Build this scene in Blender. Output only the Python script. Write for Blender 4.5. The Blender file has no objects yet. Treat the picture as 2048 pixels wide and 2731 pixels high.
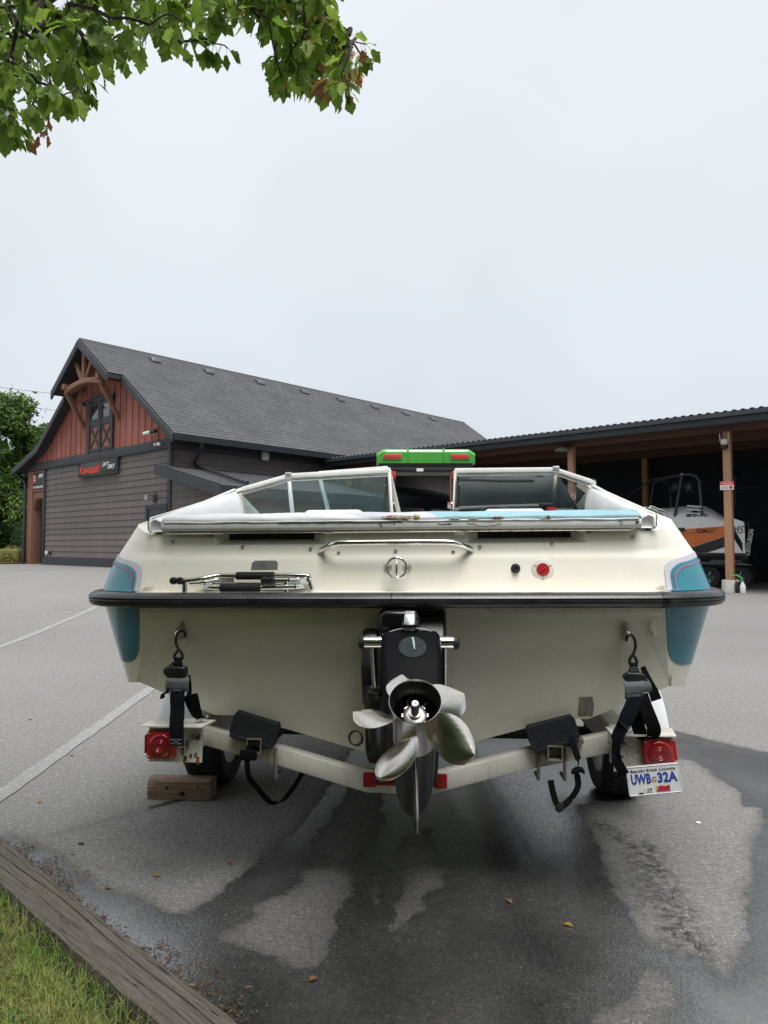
import bpy, bmesh, math, random
import numpy as np
from mathutils import Matrix, Vector

# ------------------------------------------------------------ camera
SC = bpy.context.scene
COL = SC.collection
cam_d = bpy.data.cameras.new('camera'); cam = bpy.data.objects.new('camera', cam_d); COL.objects.link(cam)
cam.location = (0, 0, 1.28); cam.rotation_euler = (math.radians(92.7), 0, 0)
cam_d.sensor_fit = 'AUTO'; cam_d.sensor_width = 36; cam_d.lens = 25.05
cam_d.clip_start = 0.05; cam_d.clip_end = 2000
SC.camera = cam

# ------------------------------------------------------------ sky, sun, exposure
SUN_EL, SUN_AZ = math.radians(69), math.radians(165)      # azimuth clockwise from +Y: behind the camera, a little right
world = bpy.data.worlds.new('World'); SC.world = world; world.use_nodes = True
wn, wl = world.node_tree.nodes, world.node_tree.links
wn.clear()
w_out = wn.new('ShaderNodeOutputWorld'); w_bg = wn.new('ShaderNodeBackground')
sky = wn.new('ShaderNodeTexSky'); sky.sky_type = 'NISHITA'; sky.sun_disc = False
sky.sun_elevation = SUN_EL; sky.sun_rotation = SUN_AZ; sky.dust_density = 4; sky.air_density = 1.0; sky.ozone_density = 1
hs = wn.new('ShaderNodeHueSaturation'); hs.inputs['Saturation'].default_value = 0.25
wl.new(sky.outputs[0], hs.inputs['Color'])
tc = wn.new('ShaderNodeTexCoord'); sep = wn.new('ShaderNodeSeparateXYZ'); wl.new(tc.outputs['Generated'], sep.inputs[0])
ramp = wn.new('ShaderNodeValToRGB')                        # overcast deck: a little brighter towards the zenith
ramp.color_ramp.elements[0].position = 0.0; ramp.color_ramp.elements[0].color = (4.12, 4.42, 4.78, 1)
ramp.color_ramp.elements[1].position = 0.75; ramp.color_ramp.elements[1].color = (5.2, 5.34, 5.68, 1)
wl.new(sep.outputs['Z'], ramp.inputs[0])
nz = wn.new('ShaderNodeTexNoise'); nz.inputs['Scale'].default_value = 2.2; nz.inputs['Detail'].default_value = 3
wl.new(tc.outputs['Generated'], nz.inputs['Vector'])
mr = wn.new('ShaderNodeMapRange'); mr.inputs[1].default_value = .3; mr.inputs[2].default_value = .7; mr.inputs[3].default_value = .95; mr.inputs[4].default_value = 1.05
wl.new(nz.outputs[0], mr.inputs[0])
vm = wn.new('ShaderNodeVectorMath'); vm.operation = 'SCALE'; wl.new(ramp.outputs[0], vm.inputs[0]); wl.new(mr.outputs[0], vm.inputs['Scale'])
mix = wn.new('ShaderNodeMixRGB'); mix.inputs[0].default_value = 0.92
wl.new(hs.outputs[0], mix.inputs[1]); wl.new(vm.outputs[0], mix.inputs[2]); wl.new(mix.outputs[0], w_bg.inputs[0])
w_bg.inputs[1].default_value = 0.066
wl.new(w_bg.outputs[0], w_out.inputs[0])

sun_d = bpy.data.lights.new('sun', 'SUN'); sun_d.energy = 1.5; sun_d.angle = math.radians(34); sun_d.color = (1, .985, .96)
sun = bpy.data.objects.new('sun', sun_d); COL.objects.link(sun); sun.location = (4, -8, 20)
sdir = Vector((math.sin(SUN_AZ)*math.cos(SUN_EL), math.cos(SUN_AZ)*math.cos(SUN_EL), math.sin(SUN_EL)))
sun.rotation_euler = sdir.to_track_quat('Z', 'Y').to_euler()

SC.render.engine = 'CYCLES'
SC.view_settings.view_transform = 'Standard'; SC.view_settings.look = 'None'
SC.view_settings.exposure = 1.4; SC.view_settings.gamma = 1.0; SC.view_settings.use_curve_mapping = False
SC.cycles.use_denoising = True; SC.cycles.max_bounces = 8; SC.cycles.transparent_max_bounces = 16
try: SC.cycles.caustics_reflective = False; SC.cycles.caustics_refractive = False
except Exception: pass

rnd = random.Random(7)
R_ = math.radians

# ------------------------------------------------------------ helpers
class MB:
    """collects shapes; build() links them as one mesh object"""
    def __init__(s): s.v = []; s.f = []; s.m = []
    def add(s, vs, fs, mi=0):
        o = len(s.v); s.v += [tuple(v) for v in vs]
        for f in fs: s.f.append([i+o for i in f]); s.m.append(mi)
        return s
    def box(s, x0, x1, y0, y1, z0, z1, mi=0, xf=None):
        vs = [(x, y, z) for z in (z0, z1) for y in (y0, y1) for x in (x0, x1)]
        if xf is not None: vs = [xf @ Vector(v) for v in vs]
        return s.add(vs, [(0,2,3,1),(4,5,7,6),(0,1,5,4),(2,6,7,3),(0,4,6,2),(1,3,7,5)], mi)
    def prism(s, poly, axis, a0, a1, mi=0, xf=None):
        n = len(poly)
        def pt(p, a):
            if axis == 'x': return (a, p[0], p[1])
            if axis == 'y': return (p[0], a, p[1])
            return (p[0], p[1], a)
        vs = [pt(p, a0) for p in poly] + [pt(p, a1) for p in poly]
        if xf is not None: vs = [xf @ Vector(v) for v in vs]
        fs = [tuple(range(n)), tuple(range(2*n-1, n-1, -1))] + [(i, (i+1) % n, n+(i+1) % n, n+i) for i in range(n)]
        return s.add(vs, fs, mi)
    def tube(s, pts, r, n=8, closed=False, mi=0, flat=1.0, up=None):
        P = [Vector(p) for p in pts]; m = len(P)
        rs = r if isinstance(r, (list, tuple)) else [r]*m
        T = []
        for i in range(m):
            a = P[i-1] if (i or closed) else P[i]; b = P[(i+1) % m] if (i < m-1 or closed) else P[i]
            t = (b-a); T.append(t.normalized() if t.length > 1e-9 else Vector((0, 0, 1)))
        nrm = Vector(up) if up else (Vector((0, 0, 1)) if abs(T[0].z) < .9 else Vector((1, 0, 0)))
        vs = []
        for i in range(m):
            nrm = (nrm - T[i]*nrm.dot(T[i]))
            nrm = nrm.normalized() if nrm.length > 1e-6 else T[i].orthogonal().normalized()
            b = T[i].cross(nrm)
            for k in range(n):
                a = 2*math.pi*k/n
                vs.append(P[i] + nrm*math.cos(a)*rs[i] + b*math.sin(a)*rs[i]*flat)
        fs = []
        for i in range(m if closed else m-1):
            j = (i+1) % m
            for k in range(n): fs.append((i*n+k, i*n+(k+1) % n, j*n+(k+1) % n, j*n+k))
        if not closed: fs += [tuple(range(n-1, -1, -1)), tuple(range((m-1)*n, m*n))]
        return s.add(vs, fs, mi)
    def ribbon(s, pts, wd, width, thick, mi=0):
        P = [Vector(p) for p in pts]; m = len(P); vs = []
        for i in range(m):
            t = (P[min(i+1, m-1)] - P[max(i-1, 0)]).normalized()
            w = Vector(wd[i] if isinstance(wd, list) else wd); w = (w - t*w.dot(t)).normalized(); nn = t.cross(w)
            hw = (width[i] if isinstance(width, list) else width)/2
            for a, b in ((-1, -1), (1, -1), (1, 1), (-1, 1)): vs.append(P[i] + w*a*hw + nn*b*thick/2)
        fs = [(3, 2, 1, 0), tuple(range(4*(m-1), 4*m))]
        for i in range(m-1):
            for k in range(4): fs.append((i*4+k, i*4+(k+1) % 4, i*4+4+(k+1) % 4, i*4+4+k))
        return s.add(vs, fs, mi)
    def lathe(s, prof, M, n=24, mi=0, a0=0.0, a1=2*math.pi):
        """prof: (radius, height along local z); M: matrix"""
        full = abs(a1-a0-2*math.pi) < 1e-6; c = n if full else n+1
        vs = []; 
        for r, h in prof:
            for k in range(c):
                a = a0+(a1-a0)*k/n
                vs.append(M @ Vector((r*math.cos(a), r*math.sin(a), h)))
        fs = []
        for i in range(len(prof)-1):
            for k in range(n): 
                k2 = (k+1) % c
                fs.append((i*c+k, i*c+k2, (i+1)*c+k2, (i+1)*c+k))
        return s.add(vs, fs, mi)
    def grid(s, fn, nu, nv, mi=0, flip=False):
        vs = [fn(i/nu, j/nv) for j in range(nv+1) for i in range(nu+1)]
        fs = []
        for j in range(nv):
            for i in range(nu):
                q = (j*(nu+1)+i, j*(nu+1)+i+1, (j+1)*(nu+1)+i+1, (j+1)*(nu+1)+i)
                fs.append(q[::-1] if flip else q)
        return s.add(vs, fs, mi)
    def loft(s, secs, closed=True, caps=True, mi=0):
        n = len(secs[0]); vs = [p for q in secs for p in q]; fs = []
        for i in range(len(secs)-1):
            for k in range(n if closed else n-1):
                k2 = (k+1) % n; fs.append((i*n+k, i*n+k2, (i+1)*n+k2, (i+1)*n+k))
        if closed and caps: fs += [tuple(range(n-1, -1, -1)), tuple(range((len(secs)-1)*n, len(secs)*n))]
        return s.add(vs, fs, mi)
    def mesh(s, name, mats, smooth=None, bevel=0, seg=2, k=1.0, weld=False, normals=True):
        me = bpy.data.meshes.new(name)
        me.from_pydata([(a*k, b*k, c*k) for a, b, c in s.v], [], s.f)
        me.polygons.foreach_set('material_index', s.m); me.update()
        if weld or bevel or normals:
            bm = bmesh.new(); bm.from_mesh(me)
            if weld: bmesh.ops.remove_doubles(bm, verts=bm.verts, dist=1e-4)
            if normals: bmesh.ops.recalc_face_normals(bm, faces=bm.faces)
            if bevel:
                es = [e for e in bm.edges if len(e.link_faces) == 2 and e.calc_face_angle(0) > R_(35)]
                bmesh.ops.bevel(bm, geom=es, offset=bevel, segments=seg, profile=.5, affect='EDGES', clamp_overlap=True)
            bm.to_mesh(me); bm.free()
        for m in (mats if isinstance(mats, (list, tuple)) else [mats]): me.materials.append(M[m] if isinstance(m, str) else m)
        if smooth is None and bevel: smooth = 40
        if smooth:
            me.polygons.foreach_set('use_smooth', [True]*len(me.polygons))
            me.set_sharp_from_angle(angle=R_(smooth))
        return me
    def build(s, name, mats, parent=None, loc=None, mat4=None, **kw):
        return place(name, s.mesh(name, mats, **kw), parent, loc, mat4)

def place(name, me, parent=None, loc=None, mat4=None):
    o = bpy.data.objects.new(name, me); COL.objects.link(o)
    if parent is not None: o.parent = parent
    if mat4 is not None: o.matrix_local = mat4
    if loc is not None: o.location = loc
    return o
def tag(o, label=None, cat=None, group=None, kind=None):
    if label: o['label'] = label
    if cat: o['category'] = cat
    if group: o['group'] = group
    if kind: o['kind'] = kind
    return o
def thing(name, label, cat, loc=(0, 0, 0), rz=0, group=None):
    o = bpy.data.objects.new(name, None); COL.objects.link(o); o.empty_display_size = .2
    o.location = loc; o.rotation_euler = (0, 0, rz)
    return tag(o, label, cat, group)
def frame(o, z, x=None):
    """matrix with origin o and local z along z"""
    z = Vector(z).normalized(); x = Vector(x) if x is not None else (Vector((1, 0, 0)) if abs(z.x) < .9 else Vector((0, 1, 0)))
    x = (x - z*x.dot(z)).normalized(); y = z.cross(x)
    m = Matrix((x, y, z)).transposed().to_4x4(); m.translation = Vector(o)
    return m
def lettering(name, text, width, height, parent, m4, mat, shear=0.0, depth=.0015, bold=0.0):
    """text as a thin mesh; local x along the line, y up, z out of the sign; m4 puts its centre"""
    cu = bpy.data.curves.new(name, 'FONT'); cu.body = text; cu.shear = shear; cu.extrude = .02; cu.offset = bold; cu.resolution_u = 3
    t = bpy.data.objects.new(name, cu); COL.objects.link(t)
    dg = bpy.context.evaluated_depsgraph_get(); me = bpy.data.meshes.new_from_object(t.evaluated_get(dg))
    bpy.data.objects.remove(t); bpy.data.curves.remove(cu)
    n = len(me.vertices); co = np.empty(n*3, np.float32); me.vertices.foreach_get('co', co); co = co.reshape(-1, 3)
    lo, hi = co.min(0), co.max(0); c = (lo+hi)/2
    co[:, 0] = (co[:, 0]-c[0])*width/(hi[0]-lo[0]); co[:, 1] = (co[:, 1]-c[1])*height/(hi[1]-lo[1]); co[:, 2] = (co[:, 2]-c[2])*depth/(hi[2]-lo[2])
    me.vertices.foreach_set('co', co.ravel()); me.materials.clear(); me.materials.append(M[mat]); me.update()
    me.name = name
    return place(name, me, parent, mat4=m4)

# ------------------------------------------------------------ materials
M = {}
def mat(name, col, rough=.5, metal=0.0, var=0.0, vscale=6.0, bump=0.0, bscale=60.0, coat=0.0, col2=None, spec=.5, detail=5, stretch=None, rvar=0.0, transl=0.0, streak=0.0, rust=0.0, orand=0.0):
    m = bpy.data.materials.new(name); m.use_nodes = True; nt = m.node_tree; N, L = nt.nodes, nt.links
    b = N['Principled BSDF']
    b.inputs['Roughness'].default_value = rough; b.inputs['Metallic'].default_value = metal
    b.inputs['Specular IOR Level'].default_value = spec; b.inputs['Coat Weight'].default_value = coat
    b.inputs['Base Color'].default_value = (*col, 1)
    tc = N.new('ShaderNodeTexCoord'); vec = tc.outputs['Object']
    if stretch:
        mp = N.new('ShaderNodeMapping'); mp.inputs['Scale'].default_value = stretch; L.new(vec, mp.inputs[0]); vec = mp.outputs[0]
    if var or col2 or rvar:
        n = N.new('ShaderNodeTexNoise'); n.inputs['Scale'].default_value = vscale; n.inputs['Detail'].default_value = detail; n.inputs['Roughness'].default_value = .65
        L.new(vec, n.inputs['Vector'])
        r = N.new('ShaderNodeValToRGB'); L.new(n.outputs[0], r.inputs[0])
        c2 = col2 if col2 else tuple(min(1, c*(1+var)) for c in col); c1 = col if col2 else tuple(c*(1-var) for c in col)
        r.color_ramp.elements[0].position = .32; r.color_ramp.elements[1].position = .68
        r.color_ramp.elements[0].color = (*c1, 1); r.color_ramp.elements[1].color = (*c2, 1)
        if var or col2: L.new(r.outputs[0], b.inputs['Base Color'])
        if rvar:
            q = N.new('ShaderNodeMapRange'); L.new(n.outputs[0], q.inputs[0]); q.inputs[3].default_value = rough-rvar; q.inputs[4].default_value = rough+rvar
            L.new(q.outputs[0], b.inputs['Roughness'])
    def overlay(colr, scl, sc, a, c_, amount):
        mp2 = N.new('ShaderNodeMapping'); mp2.inputs['Scale'].default_value = scl; L.new(tc.outputs['Object'], mp2.inputs[0])
        q = N.new('ShaderNodeTexNoise'); q.inputs['Scale'].default_value = sc; q.inputs['Detail'].default_value = 6; q.inputs['Roughness'].default_value = .7; L.new(mp2.outputs[0], q.inputs['Vector'])
        g = N.new('ShaderNodeMapRange'); L.new(q.outputs[0], g.inputs[0]); g.inputs[1].default_value = a; g.inputs[2].default_value = c_; g.inputs[4].default_value = amount
        x = N.new('ShaderNodeMixRGB'); L.new(g.outputs[0], x.inputs[0]); x.inputs[2].default_value = (*colr, 1)
        if b.inputs['Base Color'].links: L.new(b.inputs['Base Color'].links[0].from_socket, x.inputs[1])
        else: x.inputs[1].default_value = (*col, 1)
        L.new(x.outputs[0], b.inputs['Base Color'])
    if streak:
        overlay((.33, .27, .17), (22, 22, 1.6), 1.6, .52, .80, streak); overlay((.12, .11, .09), (1, 1, 1), 60, .70, .76, streak*1.3); overlay((.45, .42, .36), (3, 30, 30), 3, .62, .70, streak)
    if rust: overlay((.16, .065, .025), (1, 1, 1), 16, .66, .72, rust); overlay((.22, .19, .14), (4, 4, 1), 5, .5, .75, rust*.5)
    if orand:
        oi = N.new('ShaderNodeObjectInfo'); hv = N.new('ShaderNodeHueSaturation'); rg = N.new('ShaderNodeMapRange'); L.new(oi.outputs['Random'], rg.inputs[0]); rg.inputs[3].default_value = 1-orand; rg.inputs[4].default_value = 1+orand
        L.new(rg.outputs[0], hv.inputs['Value'])
        if b.inputs['Base Color'].links: L.new(b.inputs['Base Color'].links[0].from_socket, hv.inputs['Color'])
        else: hv.inputs['Color'].default_value = (*col, 1)
        L.new(hv.outputs[0], b.inputs['Base Color'])
    if bump:
        n2 = N.new('ShaderNodeTexNoise'); n2.inputs['Scale'].default_value = bscale; n2.inputs['Detail'].default_value = 4
        L.new(vec, n2.inputs['Vector'])
        bp = N.new('ShaderNodeBump'); bp.inputs['Strength'].default_value = bump; bp.inputs['Distance'].default_value = .01
        L.new(n2.outputs[0], bp.inputs['Height']); L.new(bp.outputs[0], b.inputs['Normal'])
    if transl:
        t = N.new('ShaderNodeBsdfTranslucent'); mx = N.new('ShaderNodeMixShader'); mx.inputs[0].default_value = transl
        src = b.inputs['Base Color'].links[0].from_socket if b.inputs['Base Color'].links else None
        if src: L.new(src, t.inputs[0])
        else: t.inputs[0].default_value = (*col, 1)
        L.new(b.outputs[0], mx.inputs[1]); L.new(t.outputs[0], mx.inputs[2]); L.new(mx.outputs[0], N['Material Output'].inputs[0])
    M[name] = m
    return m
def glassmat(name, tint, rough=0.0, dirt=.08):
    m = bpy.data.materials.new(name); m.use_nodes = True; N, L = m.node_tree.nodes, m.node_tree.links
    N.remove(N['Principled BSDF'])
    tr = N.new('ShaderNodeBsdfTransparent'); tr.inputs[0].default_value = (*tint, 1)
    gl = N.new('ShaderNodeBsdfGlossy'); gl.inputs['Roughness'].default_value = rough
    fr = N.new('ShaderNodeFresnel'); fr.inputs[0].default_value = 1.5
    mx = N.new('ShaderNodeMixShader'); L.new(fr.outputs[0], mx.inputs[0]); L.new(tr.outputs[0], mx.inputs[1]); L.new(gl.outputs[0], mx.inputs[2])
    df = N.new('ShaderNodeBsdfDiffuse'); df.inputs[0].default_value = (.6, .63, .62, 1)
    tc = N.new('ShaderNodeTexCoord'); nz = N.new('ShaderNodeTexNoise'); nz.inputs['Scale'].default_value = 3; nz.inputs['Detail'].default_value = 8; L.new(tc.outputs['Object'], nz.inputs[0])
    v = N.new('ShaderNodeTexVoronoi'); v.inputs['Scale'].default_value = 45; L.new(tc.outputs['Object'], v.inputs['Vector'])
    dots = N.new('ShaderNodeMapRange'); dots.inputs[1].default_value = .16; dots.inputs[2].default_value = .08; dots.inputs[3].default_value = 0; dots.inputs[4].default_value = .7; L.new(v.outputs['Distance'], dots.inputs[0])
    msk = N.new('ShaderNodeMapRange'); msk.inputs[1].default_value = .52; msk.inputs[2].default_value = .68; L.new(nz.outputs[0], msk.inputs[0])
    mul = N.new('ShaderNodeMath'); mul.operation = 'MULTIPLY'; L.new(dots.outputs[0], mul.inputs[0]); L.new(msk.outputs[0], mul.inputs[1])
    ad = N.new('ShaderNodeMapRange'); ad.inputs[1].default_value = .35; ad.inputs[2].default_value = .8; ad.inputs[3].default_value = 0; ad.inputs[4].default_value = dirt; L.new(nz.outputs[0], ad.inputs[0])
    sm = N.new('ShaderNodeMath'); sm.operation = 'ADD'; sm.use_clamp = True; L.new(mul.outputs[0], sm.inputs[0]); L.new(ad.outputs[0], sm.inputs[1])
    m2 = N.new('ShaderNodeMixShader'); L.new(sm.outputs[0], m2.inputs[0]); L.new(mx.outputs[0], m2.inputs[1]); L.new(df.outputs[0], m2.inputs[2])
    L.new(m2.outputs[0], N['Material Output'].inputs[0]); M[name] = m

mat('gelcoat', (.80, .775, .66), .28, col2=(.84, .82, .73), vscale=2.2, coat=.3, rvar=.12, bump=.02, bscale=9, streak=.13)
mat('deck_gelcoat', (.82, .785, .665), .3, col2=(.84, .825, .75), vscale=3.0, coat=.3, rvar=.14, bump=.02, bscale=14, streak=.09)
mat('teal_gelcoat', (.013, .18, .235), .22, col2=(.02, .23, .295), vscale=5, coat=.4, rvar=.12, streak=.12)
mat('sky_lit_teal', (.09, .40, .55), .35, var=.1, vscale=8)  # lit copy of the hull teal: skylight painted into the colour
mat('lilac', (.58, .57, .63), .45, var=.07, vscale=20)
mat('pink_stripe', (.30, .16, .27), .4, var=.1, vscale=30)
mat('rail_rubber', (.018, .018, .02), .30, col2=(.04, .04, .043), vscale=14, bump=.08, bscale=120, rvar=.1)
mat('black_tape', (.006, .006, .007), .35)
mat('white_vinyl', (.72, .73, .74), .5, col2=(.80, .81, .82), vscale=6, bump=.08, bscale=16, rvar=.08)
mat('grey_vinyl', (.58, .59, .575), .55, col2=(.68, .69, .67), vscale=5, bump=.06, bscale=22, rvar=.08, spec=.35)
mat('pale_grey_vinyl', (.52, .54, .58), .5, var=.07, vscale=9, bump=.2, bscale=22)
mat('aqua_vinyl', (.21, .41, .47), .5, col2=(.28, .48, .53), vscale=6, bump=.15, bscale=20)
mat('piping', (.66, .67, .66), .5, var=.1, vscale=40)
mat('torn_edge', (.012, .011, .010), .8)
mat('foam', (.62, .42, .2), .95, col2=(.36, .2, .07), vscale=60, bump=.8, bscale=120)
mat('foam_pale', (.62, .54, .44), .95, col2=(.45, .36, .26), vscale=70, bump=.8, bscale=120)
mat('foam_dark', (.22, .15, .08), .95, var=.5, vscale=70, bump=.8, bscale=120)
mat('stainless', (.72, .71, .69), .13, 1.0, rvar=.06, vscale=30)
mat('dull_steel', (.45, .44, .42), .42, 1.0, var=.25, vscale=40, rvar=.1)
mat('prop_steel', (.70, .68, .64), .22, 1.0, col2=(.56, .53, .48), vscale=12, bump=.05, bscale=70, rvar=.08, stretch=(1, 1, 5))
mat('aluminium', (.74, .75, .76), .33, .9, var=.06, vscale=20, rvar=.06)
mat('white_frame', (.78, .78, .77), .4, var=.05, vscale=10)
mat('black_gloss', (.006, .006, .007), .2, coat=.2, rvar=.06, vscale=8, bump=.02, bscale=30)
mat('drive_black', (.004, .004, .005), .5, rvar=.06, vscale=8, spec=.05)
mat('black_paint', (.010, .010, .011), .36, var=.4, vscale=30, bump=.08, bscale=90)
mat('black_foam', (.010, .010, .011), .9, bump=.3, bscale=300)
mat('black_plastic', (.012, .012, .013), .45, bump=.1, bscale=200)
mat('anode', (.018, .025, .025), .8, spec=.2, col2=(.032, .042, .042), vscale=70, bump=.2, bscale=100)
mat('verdigris', (.32, .42, .42), .7, var=.2, vscale=60)
mat('chrome', (.85, .85, .87), .08, 1.0)
mat('sticker_grey', (.20, .20, .205), .4, .4, var=.12, vscale=40)
mat('red_plastic', (.40, .02, .025), .35, var=.15, vscale=20)
mat('white_plastic', (.72, .70, .64), .4, var=.05, vscale=10)
mat('trailer_paint', (.64, .625, .565), .42, col2=(.72, .71, .66), vscale=4, bump=.05, bscale=40, rvar=.1, rust=.8)
mat('fender_white', (.80, .81, .82), .3, var=.03, vscale=3)
mat('rust', (.20, .08, .03), .85, var=.5, vscale=40)
mat('galvanised', (.26, .24, .20), .6, .5, var=.25, vscale=30)
mat('light_red', (.36, .008, .012), .22, coat=.5, var=.1, vscale=15)
mat('lens_red', (.20, .004, .008), .15, coat=.6, bump=.25, bscale=150)
mat('reflector_red', (.25, .01, .012), .3, var=.2, vscale=30)
mat('amber_red', (.55, .05, .02), .25, coat=.4)
mat('tyre', (.014, .014, .014), .8, var=.3, vscale=20, bump=.2, bscale=60)
mat('carpet', (.012, .014, .017), .98, col2=(.024, .026, .03), vscale=30, bump=.6, bscale=260)
mat('webbing', (.005, .005, .006), .9, spec=.15, bump=.4, bscale=400, var=.3, vscale=40)
mat('webbing_navy', (.006, .007, .012), .9, spec=.15, bump=.4, bscale=400)
mat('webbing_grey', (.085, .09, .095), .85, bump=.3, bscale=300, var=.2, vscale=40)
mat('thread', (.16, .17, .18), .8)
mat('plate_white', (.74, .75, .76), .35, var=.03, vscale=20)
mat('plate_blue', (.015, .06, .36), .4)
mat('ink', (.02, .022, .03), .5)
mat('wire_grey', (.10, .10, .095), .6)
mat('sticker_red', (.62, .03, .10), .4); mat('sticker_yellow', (.75, .45, .05), .4); mat('sticker_green', (.03, .35, .16), .4)
mat('bare_patch', (.30, .29, .26), .6, col2=(.13, .125, .11), vscale=45, bump=.2, bscale=80, stretch=(1, 1, .3))
mat('seat_white', (.74, .74, .73), .5, bump=.15, bscale=20, var=.05)
mat('dash_grey', (.10, .11, .115), .6, var=.15, vscale=12)
# buildings
mat('siding', (.118, .099, .095), .7, col2=(.150, .128, .122), vscale=2.5, bump=.1, bscale=30, orand=.10)
mat('trim_dark', (.030, .034, .038), .6, var=.2, vscale=8)
mat('red_board', (.27, .088, .062), .7, col2=(.33, .115, .085), vscale=2, bump=.08, bscale=30, orand=.10)
mat('timber_brown', (.17, .082, .045), .7, col2=(.24, .12, .068), vscale=5, stretch=(6, 6, .7), bump=.15, bscale=40)
mat('post_brown', (.40, .21, .12), .7, col2=(.48, .27, .16), vscale=4, stretch=(7, 7, .6), bump=.15, bscale=40)
mat('beam_brown', (.075, .035, .026), .75, col2=(.10, .048, .035), vscale=4, stretch=(.6, 7, 7))
mat('metal_dark', (.035, .040, .046), .45, .3, var=.15, vscale=6)
mat('metal_roof', (.14, .15, .155), .4, .6, var=.1, vscale=5)
mat('concrete', (.42, .41, .38), .85, col2=(.52, .51, .48), vscale=9, bump=.2, bscale=60)
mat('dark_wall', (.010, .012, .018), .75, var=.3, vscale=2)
mat('dark_window', (.02, .025, .028), .08, coat=.6)
mat('sign_black', (.012, .013, .013), .4)
mat('sign_red', (.72, .035, .02), .45)
mat('sign_pink', (.62, .12, .12), .5)
mat('white_paint', (.80, .80, .79), .45, var=.04, vscale=20)
mat('black_lettering', (.012, .012, .013), .5)
mat('tractor_green', (.055, .28, .04), .32, col2=(.07, .33, .05), vscale=3, coat=.4)
mat('lamp_lens_red', (.50, .035, .03), .3, coat=.4, bump=.2, bscale=200)
mat('orange_gelcoat', (.66, .15, .02), .25, coat=.5, var=.04, vscale=3)
mat('canvas_grey', (.74, .735, .72), .85, col2=(.80, .79, .77), vscale=3, bump=.5, bscale=5)
mat('hull_white', (.80, .80, .78), .3, coat=.4, var=.03)
mat('yellow_paint', (.65, .42, .03), .4)
mat('hose_green', (.04, .42, .09), .4)
# ground and plants
mat('weathered_wood', (.070, .058, .047), .9, col2=(.185, .163, .140), vscale=6, stretch=(1.0, 26, 26), bump=1.0, bscale=10, detail=10)
mat('block_wood', (.17, .12, .08), .9, col2=(.28, .21, .145), vscale=5, stretch=(1.2, 14, 14), bump=.8, bscale=9, detail=8)
mat('dark_crack', (.018, .014, .011), 1.0)
mat('soil', (.055, .038, .026), 1.0, col2=(.10, .07, .048), vscale=30, bump=1, bscale=60)
mat('bark_mulch', (.12, .07, .048), 1.0, col2=(.20, .13, .09), vscale=14, bump=.8, bscale=40)
mat('bark', (.045, .035, .03), .9, var=.3, vscale=30, bump=.5, bscale=60)
mat('dead_leaf', (.24, .125, .06), .8, var=.3, vscale=30, transl=.3)
mat('dry_straw', (.20, .145, .075), .9, var=.3, vscale=30)
mat('paint_line', (.18, .178, .17), .85, col2=(.35, .348, .335), vscale=60, bump=.4, bscale=150)
glassmat('windscreen_glass', (.70, .85, .86), dirt=.09)
def leafmat(name, c1, c2, transl, scale=.9, rough=.45):
    m = mat(name, c1, rough, col2=c2, vscale=scale, transl=transl, spec=.35, orand=.25 if 'maple' in name else 0, bump=.25 if 'maple' in name else 0, bscale=14)
leafmat('maple_leaf', (.10, .18, .022), (.20, .30, .045), .6, 4.5)
leafmat('maple_leaf_light', (.22, .34, .04), (.34, .46, .08), .62, 4.5)
leafmat('brown_leaf', (.22, .085, .035), (.34, .16, .07), .35, 9)
leafmat('yellow_leaf', (.35, .22, .03), (.48, .34, .07), .4, 9)
leafmat('grass_blade', (.19, .30, .045), (.46, .46, .17), .4, 4.5, .6)
leafmat('weed_leaf', (.06, .15, .02), (.11, .22, .045), .3, 5)
leafmat('tree_leaf', (.06, .12, .02), (.18, .27, .045), .35, .35)
leafmat('hedge_leaf', (.022, .052, .014), (.05, .10, .022), .25, .8)
leafmat('shrub_leaf', (.12, .13, .03), (.22, .21, .055), .25, 1.2)

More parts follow.
